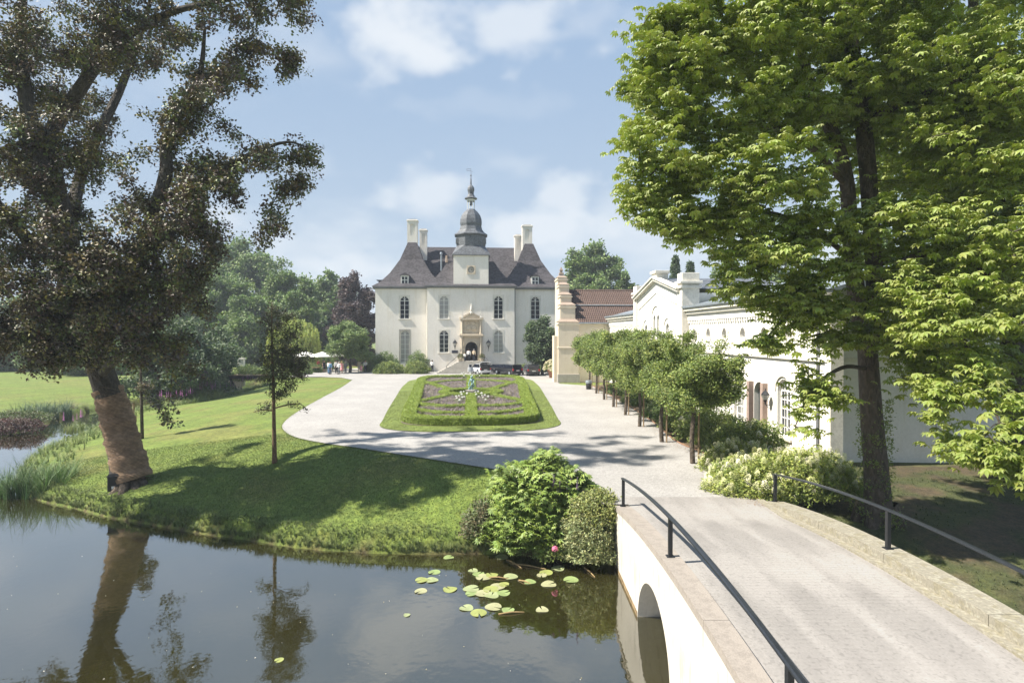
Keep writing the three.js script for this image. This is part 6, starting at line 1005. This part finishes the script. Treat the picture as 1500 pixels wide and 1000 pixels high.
function person(label, pos, turn, pose, top, bottom, hair, o = {}) {
  const t = thing('person', label, 'person', pos, turn), P = POSES[pose], s = o.size ?? 1; t.scale.setScalar(s);
  part('body', P.body, skinM, t);
  if (o.dress) part('dress', P.dress, top, t); else { part('shirt', P.shirt, top, t); part('trousers', P.trousers, bottom, t); }
  part('shoes', P.shoes, o.shoes ?? M.black, t); part('hair', o.long ? P.hairLong : P.hair, hairs[hair], t); return t;
}
{
  const W = dyed(0.75, 0.74, 0.72), NAVY = dyed(0.03, 0.05, 0.10), DARK = dyed(0.022, 0.024, 0.03), BLUE = dyed(0.09, 0.2, 0.32), PINK = dyed(0.6, 0.26, 0.26), GREY = dyed(0.14, 0.15, 0.16), BEIGE = dyed(0.5, 0.4, 0.28), RED = dyed(0.35, 0.06, 0.06), PURP = dyed(0.28, 0.09, 0.2), CREAM = dyed(0.62, 0.54, 0.44);
  const at = (x, y, h = 0) => { const p = G(x, y, h); return [p.x, h, p.z]; };
  person('guest in dark dress by the terrace tables', at(474.5, 545), 0.8, 0, DARK, DARK, 'brown', { dress: true, long: true });
  person('guest in white shirt and light blue trousers on the terrace', at(481, 547), 2.4, 1, W, BLUE, 'brown');
  person('guest in blue jacket and navy trousers at the terrace edge', at(484, 548), -0.6, 0, BLUE, NAVY, 'black');
  person('tall guest in white shirt with dark trousers on the terrace', at(492.5, 546.3), 0.5, 1, W, DARK, 'brown', { size: 1.05 });
  person('guest in white shirt and grey trousers stepping on the terrace gravel', at(496.5, 548), -0.9, 2, W, GREY, 'grey');
  person('guest in pink dress between the standing men', at(500.5, 547), 2.8, 1, PINK, PINK, 'blond', { dress: true, long: true });
  person('guest in grey suit on the terrace', at(506, 546.6), -2.2, 0, GREY, GREY, 'grey');
  person('guest in cream dress beside the trunk of the terrace tree', at(526, 544.6), 0.3, 1, CREAM, CREAM, 'brown', { dress: true, long: true });
  person('child in pink dress standing on the gravel', at(529, 546), 0.2, 0, PINK, PINK, 'blond', { dress: true, size: 0.68 });
  person('guest in white shirt and black trousers near the shrubs', at(535, 545), 0, 1, W, DARK, 'black');
  person('guest in red top seated row of tables behind the guests', at(466, 543.5), 1.2, 1, RED, NAVY, 'brown');
  person('waiter in white shirt and black trousers at the buffet table', at(633, 545), 3.0, 1, W, DARK, 'brown', { size: 1.02 });
  person('guest in purple top next to the buffet table', at(642, 543.6), 1.8, 1, PURP, CREAM, 'grey');
  person('man in white shirt and dark trousers in the castle doorway', [-0.35, 1.605, -87.5], 3.0, 0, W, DARK, 'brown');
  person('man in beige jacket in the castle doorway', [0.42, 1.605, -87.4], 2.8, 1, BEIGE, DARK, 'grey');
  person('child in white top at the left of the castle doorway', [-0.95, 1.605, -87.35], 2.6, 0, W, GREY, 'blond', { size: 0.7 });
}
// verdigris statue crouching on its plinth
{
  const s = thing('bronze_statue', 'green bronze figure of a crouching nude on a plinth in the parterre', 'statue', [0.1, 0.05, -53.6], -0.5);
  const bones = [[[0, 0.36, -0.1], [0, 0.62, -0.04], 0.15, 0.12], [[0, 0.62, -0.04], [0.02, 0.86, 0.06], 0.12, 0.14], [[-0.16, 0.93, 0.06], [0.18, 0.93, 0.06], 0.07, 0.07], [[0.02, 0.95, 0.08], [0.02, 1.08, 0.14], 0.06, 0.055], [[0.02, 1.12, 0.17], [0.02, 1.2, 0.15], 0.095, 0.1], [[0.02, 1.1, 0.27], [0.02, 1.08, 0.28], 0.014, 0.018],
    [[0.12, 0.34, -0.05], [0.16, 0.52, 0.38], 0.11, 0.075], [[0.16, 0.52, 0.38], [0.15, 0.08, 0.26], 0.07, 0.045], [[0.15, 0.07, 0.24], [0.15, 0.05, 0.42], 0.045, 0.035], [[-0.12, 0.3, -0.05], [-0.14, 0.12, 0.36], 0.11, 0.07], [[-0.14, 0.1, 0.36], [-0.13, 0.07, -0.1], 0.065, 0.045], [[-0.13, 0.06, -0.1], [-0.13, 0.05, -0.26], 0.045, 0.03],
    [[0.19, 0.92, 0.06], [0.26, 0.68, 0.2], 0.055, 0.045], [[0.26, 0.68, 0.2], [0.17, 0.5, 0.42], 0.043, 0.03], [[-0.17, 0.92, 0.06], [-0.25, 0.64, 0.14], 0.055, 0.045], [[-0.25, 0.64, 0.14], [-0.2, 0.38, 0.3], 0.043, 0.03], [[-0.2, 0.37, 0.31], [-0.18, 0.28, 0.36], 0.032, 0.02], [[0.17, 0.5, 0.42], [0.14, 0.42, 0.48], 0.032, 0.02]];
  const fig = part('bronze_figure', surfaceNet(field(bones, 0.05), [-0.45, -0.02, -0.45], [0.45, 1.4, 0.62], 0.024), M.verdigris, s); fig.position.y = 0.5;
  part('plinth', merge([rb(-0.36, 0.36, -0.1, 0.42, -0.4, 0.5, 0.02), rb(-0.42, 0.42, 0.422, 0.5, -0.46, 0.56, 0.02)]), M.stoneGrey, s);
}
// ------------------------------------------------------------------ cars
function car(label, pos, turn, o) {                                       // nose towards +z
  const t = thing('parked_car', label, 'car', pos, turn), L = o.L, w = o.w ?? 0.87, h = o.h, z0 = -L / 2, z1 = L / 2;
  const paint = new THREE.MeshPhysicalMaterial({ color: lin(...o.c), roughness: 0.35, metalness: 0.2, clearcoat: 1, clearcoatRoughness: 0.05 });
  const prof = (pts) => { const s = new THREE.Shape(); pts.forEach(([a, b], i) => i ? s.lineTo(a, b) : s.moveTo(a, b)); s.closePath(); return s; };
  const across = (s, half, bev, holes = []) => { const g = slab(s, holes, -half, half, bev); g.rotateY(-Math.PI / 2); return g; };   // shape x -> +z
  const arch = (z) => { const p = new THREE.Path(); p.absarc(z, 0.3, 0.37, 0, 6.2832); return p; };
  const fz = z1 - 0.85, bz = z0 + 0.78, belt = h * 0.62, low = [];
  low.push([z0 + 0.06, 0.28], [bz - 0.38, 0.22]); for (let i = 0; i <= 8; i++) { const a = Math.PI - i / 8 * Math.PI; low.push([bz + Math.cos(a) * 0.37, 0.3 + Math.sin(a) * 0.37]); } for (let i = 0; i <= 8; i++) { const a = Math.PI - i / 8 * Math.PI; low.push([fz + Math.cos(a) * 0.37, 0.3 + Math.sin(a) * 0.37]); }
  low.push([z1 - 0.1, 0.25], [z1, 0.42], [z1 - 0.03, 0.62], [z1 - 0.2, belt - 0.2], [z1 - 1.05, belt - 0.02], [z0 + 0.1, belt + 0.03], [z0, 0.62], [z0, 0.4]);
  part('body', across(prof(low), w, 0.06), paint, t);
  const rf = o.estate ? 0.28 : 0.42, top = [[z1 - 1.15, belt - 0.03], [z1 - 1.95, h - 0.05], [z1 - 2.2, h], [z0 + rf + 0.25, h - 0.02], [z0 + rf, h - 0.07], [z0 + 0.1, belt + 0.01]];
  if (o.open) { part('cabin', across(prof([[z1 - 1.15, belt - 0.03], [z1 - 1.95, h - 0.05], [z1 - 2.2, h], [z0 + rf + 0.45, h - 0.02], [z0 + 0.75, belt]]), w - 0.1, 0.08), M.glass, t); part('boot_opening', merge([bb(-w + 0.12, w - 0.12, 0.5, h - 0.12, z0 - 0.012, z0 + 0.35)]), M.black, t); const tg = part('tailgate', rb(-w + 0.12, w - 0.12, -0.03, 0.03, -1.0, 0, 0.02), paint, t); tg.position.set(0, h, z0 + rf + 0.2); tg.rotation.x = 0.32; part('rear_window', bb(-w + 0.25, w - 0.25, -0.045, 0.045, -0.62, -0.12), M.glass, tg); const d = part('open_door', merge([rb(-0.04, 0.04, 0.32, belt, -1.05, 0, 0.02), rb(-0.03, 0.03, belt, h - 0.12, -0.85, -0.1, 0.02)]), paint, t); d.position.set(w, 0, z1 - 1.5); d.rotation.y = -1.0; part('door_window', bb(-0.036, 0.036, belt + 0.05, h - 0.17, -0.8, -0.16), M.glass, d); }
  else { part('cabin', across(prof(top), w - 0.1, 0.08), M.glass, t); part('rear_window', bb(-w + 0.24, w - 0.24, 0, 0.36, -0.01, 0.01).rotateX(0.25).translate(0, belt + 0.08, z0 + 0.07), M.glass, t); }
  part('roof', rb(-w + 0.16, w - 0.16, h - 0.06, h + 0.012, z0 + (o.open ? rf + 0.4 : rf + 0.05), z1 - 2.05, 0.03), paint, t);
  for (const s of [-1, 1]) { for (const z of [fz, bz]) { const wh = part('wheel', new THREE.CylinderGeometry(0.31, 0.31, 0.2, 20).rotateZ(Math.PI / 2).translate(s * (w - 0.08), 0.31, z), M.black, t); part('rim', new THREE.CylinderGeometry(0.2, 0.2, 0.212, 14).rotateZ(Math.PI / 2).translate(s * (w - 0.08), 0.31, z), M.zinc, wh); }
    part('tail_light', rb(s * (w - 0.12) - 0.1, s * (w - 0.12) + 0.1, 0.66, 0.9, z0 - 0.015, z0 + 0.1, 0.02), mat({ color: lin(0.45, 0.03, 0.03), roughness: 0.25 }), t); part('headlight', rb(s * (w - 0.2) - 0.14, s * (w - 0.2) + 0.14, 0.56, 0.68, z1 - 0.12, z1 - 0.02, 0.02), M.white, t); part('wing_mirror', rb(s * (w + 0.07) - 0.08, s * (w + 0.07) + 0.08, belt, belt + 0.14, z1 - 1.5, z1 - 1.4, 0.02), paint, t);
    part('pillar', beam(V(s * (w - 0.12), belt, z0 + 0.12), V(s * (w - 0.17), h - 0.03, z0 + rf + 0.05), 0.05, 0.16), paint, t); }
  part('bumper', rb(-w + 0.04, w - 0.04, 0.34, 0.56, z0 - 0.06, z0 + 0.08, 0.04), o.open ? paint : M.black, t); part('number_plate', bb(-0.26, 0.26, 0.6, 0.71, z0 - 0.02, z0 - 0.008), M.white, t);
  return t;
}
{
  const at = (x, d) => { const p = D(x, 489, d); return [p.x, 0.01, p.z]; };
  car('white hatchback with raised tailgate and open door before the castle stairs', at(702, 83), Math.PI + 0.42, { L: 4.1, h: 1.46, c: [0.72, 0.74, 0.76], open: true });
  car('black estate car parked right of the white hatchback', at(744, 81.5), Math.PI + 0.55, { L: 4.7, h: 1.44, c: [0.012, 0.013, 0.016], estate: true });
  car('dark grey hatchback parked rightmost by the low hedge', at(777, 80.5), Math.PI + 0.12, { L: 4.3, h: 1.5, c: [0.03, 0.033, 0.036] });
  car('low black car half hidden between white hatchback and black estate', at(727, 84.5), Math.PI + 0.7, { L: 4.2, h: 1.3, c: [0.012, 0.012, 0.014] });
}
// ------------------------------------------------------------------ terrace furniture and pots
{
  const at = (x, y, h = 0) => { const p = G(x, y, h); return [p.x, h, p.z]; };
  const parasol = (label, x, d, wide) => { const p = D(x, 489, d), t = thing('parasol', label, 'parasol', [p.x, -0.05, p.z], 0.3, 'white terrace parasols'); const r = wide; part('pole', cyl(0.035, 0.03, 2.95, 0, 0, 0, 8), M.wood, t); part('base', cyl(0.4, 0.32, 0.12, 0, 0, 0, 14), M.stoneGrey, t); part('canopy', loftPoly([[r, 2.25], [r, 2.33], [r * 0.5, 2.72], [0.03, 3.0]], 8), leafMat({ vertexColors: false, color: lin(0.8, 0.8, 0.78), transmission: 0.3, roughness: 1 }), t); for (let i = 0; i < 8; i++) { const a = (i + 0.5) / 8 * 6.2832; part('rib', bar(V(0, 2.85, 0), V(Math.sin(a) * r, 2.24, Math.cos(a) * r), 0.014, 4), M.wood, t); } };
  parasol('white parasol half hidden behind the sapling', 447, 90, 1.75); parasol('white parasol with its wooden pole showing between the guests', 471.5, 88, 1.7); parasol('white parasol partly behind the leaves of the terrace tree', 490, 91, 1.7); parasol('white parasol on the castle side of the terrace tree', 526, 90, 1.4);
  for (const [x, y, lab] of [[462, 545.5, 'terrace table beside the willow shrubs'], [487, 543, 'terrace table behind the standing guests'], [515, 543, 'terrace table under the round-headed tree']]) { const t = thing('terrace_table', lab, 'table', at(x, y)); part('tabletop', cyl(0.6, 0.6, 0.04, 0, 0.72, 0, 20), M.wood, t); part('leg', cyl(0.05, 0.04, 0.72, 0, 0, 0, 8), M.iron, t); part('foot', cyl(0.3, 0.1, 0.05, 0, 0, 0, 12), M.iron, t); }
  { const p = at(623.5, 543.6), t = thing('buffet_table', 'long table under a white cloth before the castle shrubs', 'table', p); part('cloth', rb(-1.15, 1.15, 0.1, 0.78, -0.4, 0.4, 0.05), M.cloth, t); part('tabletop', bb(-1.1, 1.1, 0.782, 0.8, -0.38, 0.38), M.cloth, t); for (const sx of [-1, 1]) for (const sz of [-1, 1]) part('leg', cyl(0.025, 0.025, 0.12, sx * 1.0, 0, sz * 0.3, 6), M.iron, t); }
  const pot = (label, pos, s, pal, white) => { const t = thing('flower_pot', label, 'planter', pos); part('pot', lathe([[0.01, 0.01], [0.28 * s, 0], [0.4 * s, 0.62 * s], [0.45 * s, 0.62 * s], [0.45 * s, 0.74 * s], [0.38 * s, 0.74 * s], [0.36 * s, 0.62 * s], [0.01, 0.6 * s]], 18), M.terracotta, t); const ms = [], cs = [], fm = [], fc = []; for (let i = 0; i < 150; i++) { const d = rdir(); d.y = Math.abs(d.y); const p = V(d.x * 0.8 * s, 0.75 * s + d.y * 0.85 * s, d.z * 0.8 * s); ms.push(place(p, 1.1, 0.7)); cs.push(colourFrom(pal)); if (white && R() < 0.4) { fm.push(place(p.clone().multiplyScalar(1.04), rr(1.5, 2.2), 0.5)); fc.push(lin(0.75, 0.72, 0.55)); } } instanced('foliage', smallLeaves()[0], M.leaf, ms, cs, t); if (fm.length) instanced('flowers', pompom, M.petal, fm, fc, t); };
  pot('terracotta pot of white hydrangeas against the barn plinth', at(821, 557), 1.35, PAL.lime, true); pot('terracotta pot of white hydrangeas in front of the low hedge', at(809, 553), 1.35, PAL.lime, true);
  const topiary = (label, x, y) => { const t = thing('topiary_pot', label, 'planter', at(x, y)); part('pot', rb(-0.35, 0.35, 0, 0.6, -0.35, 0.35, 0.03), M.gutter, t); part('stem', cyl(0.04, 0.03, 0.5, 0, 0.55, 0, 6), M.wood, t); const ms = [], cs = []; for (let i = 0; i < 260; i++) { const d = rdir().multiplyScalar(0.42 * Math.pow(R(), 0.25)); ms.push(place(V(d.x, 1.15 + d.y, d.z), 0.8, 0.9)); cs.push(colourFrom(PAL.deep)); } instanced('foliage', smallLeaves()[1], M.leaf, ms, cs, t); };
  topiary('potted box ball left of the castle stairs', 655, 542.5); topiary('potted box ball right of the castle stairs', 726, 542.5);
  for (const [x, lab] of [[-1.55, 'flower tub at the left of the castle door'], [1.6, 'flower tub at the right of the castle door']]) { const t = thing('door_planter', lab, 'planter', [x, 1.602, -87.1]); part('tub', lathe([[0.01, 0.005], [0.24, 0], [0.32, 0.42], [0.27, 0.42], [0.01, 0.38]], 14), M.stone, t); const ms = [], cs = []; for (let i = 0; i < 90; i++) { const d = rdir(); d.y = Math.abs(d.y); ms.push(place(V(d.x * 0.36, 0.45 + d.y * 0.6, d.z * 0.36), 1.0, 0.8)); cs.push(colourFrom([[0.09, 0.13, 0.03], [0.3, 0.27, 0.12], [0.12, 0.15, 0.05]])); } instanced('foliage', smallLeaves()[2], M.leaf, ms, cs, t); }
  { const t = thing('litter_bin', 'dark litter bin with pale rim by the far clipped limes', 'bin', at(862.5, 570)); part('bin_body', lathe([[0.01, 0], [0.26, 0], [0.29, 0.62], [0.01, 0.62]], 16), M.black, t); part('rim', lathe([[0.29, 0.6], [0.33, 0.62], [0.33, 0.86], [0.28, 0.9], [0.25, 0.86]], 16), M.zinc, t); }
}
// footbridge and white gate piers over the stream
{
  const at = (x, y, d) => D(x, y, d), d = 74, a = at(306, 552.5, d), b2 = at(388, 552.5, d), c = a.clone().lerp(b2, 0.5);
  const t = thing('footbridge', 'dark timber footbridge crossing the stream by the gate piers', 'footbridge', [c.x, 0, c.z]), o = p => p.clone().sub(V(c.x, 0, c.z));
  part('beam', beam(o(a), o(b2), 0.3, 0.38), M.dark, t); part('beam', beam(o(a).add(V(0, 0, -1.5)), o(b2).add(V(0, 0, -1.5)), 0.3, 0.38), M.dark, t);
  for (let i = 0; i < 26; i++) { const p = o(a).lerp(o(b2), (i + 0.5) / 26); part('plank', rb(p.x - 0.11, p.x + 0.11, p.y + 0.19, p.y + 0.25, p.z - 1.7, p.z + 0.2, 0.01), M.wood, t); }
  part('brace', beam(o(at(336, 554, d)), o(at(345, 568, d)), 0.18, 0.18), M.dark, t); part('brace', beam(o(at(331, 554, d)), o(at(329, 568, d)), 0.18, 0.18), M.dark, t);
  const gp = thing('gate_pier', 'taller white gate pier beside the footbridge', 'pier', [at(333, 500, 76).x, -0.7, at(333, 500, 76).z]), gq = [[gp, 3.3]];
  const g2 = thing('gate_pier', 'shorter white gate pier beside the clipped bush', 'pier', [at(353, 500, 77).x, -0.7, at(353, 500, 77).z]); gq.push([g2, 3.0]);
  for (const [g, h] of gq) { part('shaft', rb(-0.36, 0.36, -0.5, h, -0.36, 0.36, 0.02), M.plaster, g); part('cap', merge([rb(-0.44, 0.44, h + 0.001, h + 0.12, -0.44, 0.44, 0.02)]), M.trim, g); }
  const w = thing('white_wall', 'low white wall by the stream between the gate piers', 'wall', [at(338, 500, 76.5).x, -1.6, at(338, 500, 76.5).z]); part('wall', rb(-1.3, 1.4, -0.8, 1.9, -0.15, 0.15, 0.02), M.plaster, w); part('wall_cap', rb(-1.4, 1.5, 1.902, 1.99, -0.22, 0.22, 0.02), M.trim, w);
}
// ------------------------------------------------------------------ lily pads, sticks and litter on the water
{
  const padM = [[0.30, 0.34, 0.17], [0.24, 0.31, 0.12], [0.34, 0.34, 0.19], [0.28, 0.31, 0.10]].map(c => mat({ color: lin(...c), map: sized(mottle, 0.4), roughness: 0.45, side: THREE.DoubleSide }));
  const pads = [[348, 735], [378, 755], [405, 772], [452, 760], [555, 768], [660, 797], [725, 760], [750, 745], [815, 722], [885, 785], [765, 810], [66, 787], [122, 787], [135, 743], [60, 847], [222, 838], [338, 835], [338, 862], [398, 860], [445, 838], [450, 870], [515, 858], [485, 823], [517, 810], [312, 940], [540, 952], [728, 950], [380, 968], [505, 660], [215, 662], [460, 935]].map(([x, y]) => [600 + x / 3.75, 640 + y / 3.75]); pads.push([409, 967], [596, 901]);
  pads.forEach(([x, y], i) => {
    const p = G(x, y, WATER), r = rr(0.16, 0.25) * (i > 30 ? 0.5 : 1), tri = [], n = 22, rim = k => { const a = 0.16 + k / n * (6.2832 - 0.32), q = r * (1 + 0.05 * Math.sin(a * 3 + i)); return [Math.cos(a) * q, 0.012 + 0.012 * Math.sin(a * 2 + i) * (r / 0.2), Math.sin(a) * q]; };
    for (let k = 0; k < n; k++) { tri.push([[0, 0.006, 0], rim(k + 1), rim(k)]); const u = rim(k), v = rim(k + 1), d = q => [q[0] * 0.985, q[1] - 0.012, q[2] * 0.985]; tri.push(...quad(u, v, d(v), d(u))); }
    const m = single('lily_pad', boxUV(triGeo(tri)), padM[i % 4], i < 31 ? 'round pale green lily pad floating near the bridge planting' : 'lone small lily pad on open water', 'lily pad', i < 31 ? 'lily pads on the pond' : 'lone lily pads'); m.position.set(p.x, WATER + 0.004, p.z); m.rotation.y = rr(0, 6.28);
  });
  const stickM = mat({ color: lin(0.34, 0.24, 0.11), map: sized(barkTex, 0.3) });
  [[[742, 820], [765, 833], 'short straw stalk floating under the rhododendron'], [[750, 826], [800, 834], 'long straw stalk floating under the rhododendron'], [[856, 832], [872, 846], 'broken straw stalk floating beside the bridge wall'], [[716, 846], [745, 848], 'thin stalk lying among the lily pads'], [[730, 900], [768, 897], 'thin stalk floating in front of the lily pads'], [[760, 850], [778, 856], 'stub of stalk beside a lily pad']].forEach(([a, b, lab]) => { const p = G(...a, WATER), q = G(...b, WATER); single('floating_stalk', tubeAlong([p, p.clone().lerp(q, 0.5).add(V(0, 0.03, 0)), q].map(v => v.add(V(0, 0.012, 0))), [0.022, 0.024, 0.014], 6), stickM, lab, 'stalk'); });
  const fm = [], fc = []; for (let i = 0; i < 70; i++) { const p = G(rr(0, 900), rr(800, 1000), WATER); if (sdPoly(p.x, p.z, pond) > -0.4) continue; fm.push(place(V(p.x, WATER + 0.01, p.z), rr(0.2, 0.6), 0.1)); fc.push(colourFrom([[0.6, 0.55, 0.4], [0.45, 0.4, 0.2], [0.65, 0.62, 0.55]])); }
  const g = leafGeo([{ p: V(0, 0, 0), dir: V(1, 0, 0), nrm: V(0, 1, 0), len: 0.09, w: 0.05, tint: [1, 1, 1] }]); const r = new THREE.Group(); r.name = 'floating_leaves'; scene.add(r); info(r, 'scattered small pale leaves floating on the pond', 'leaves', null, 'stuff'); instanced('leaf_litter', g, M.leaf, fm, fc, r);
}

scene.traverse(o => { if (o.isMesh) { o.castShadow = true; o.receiveShadow = true; } });
renderer.render(scene, camera);
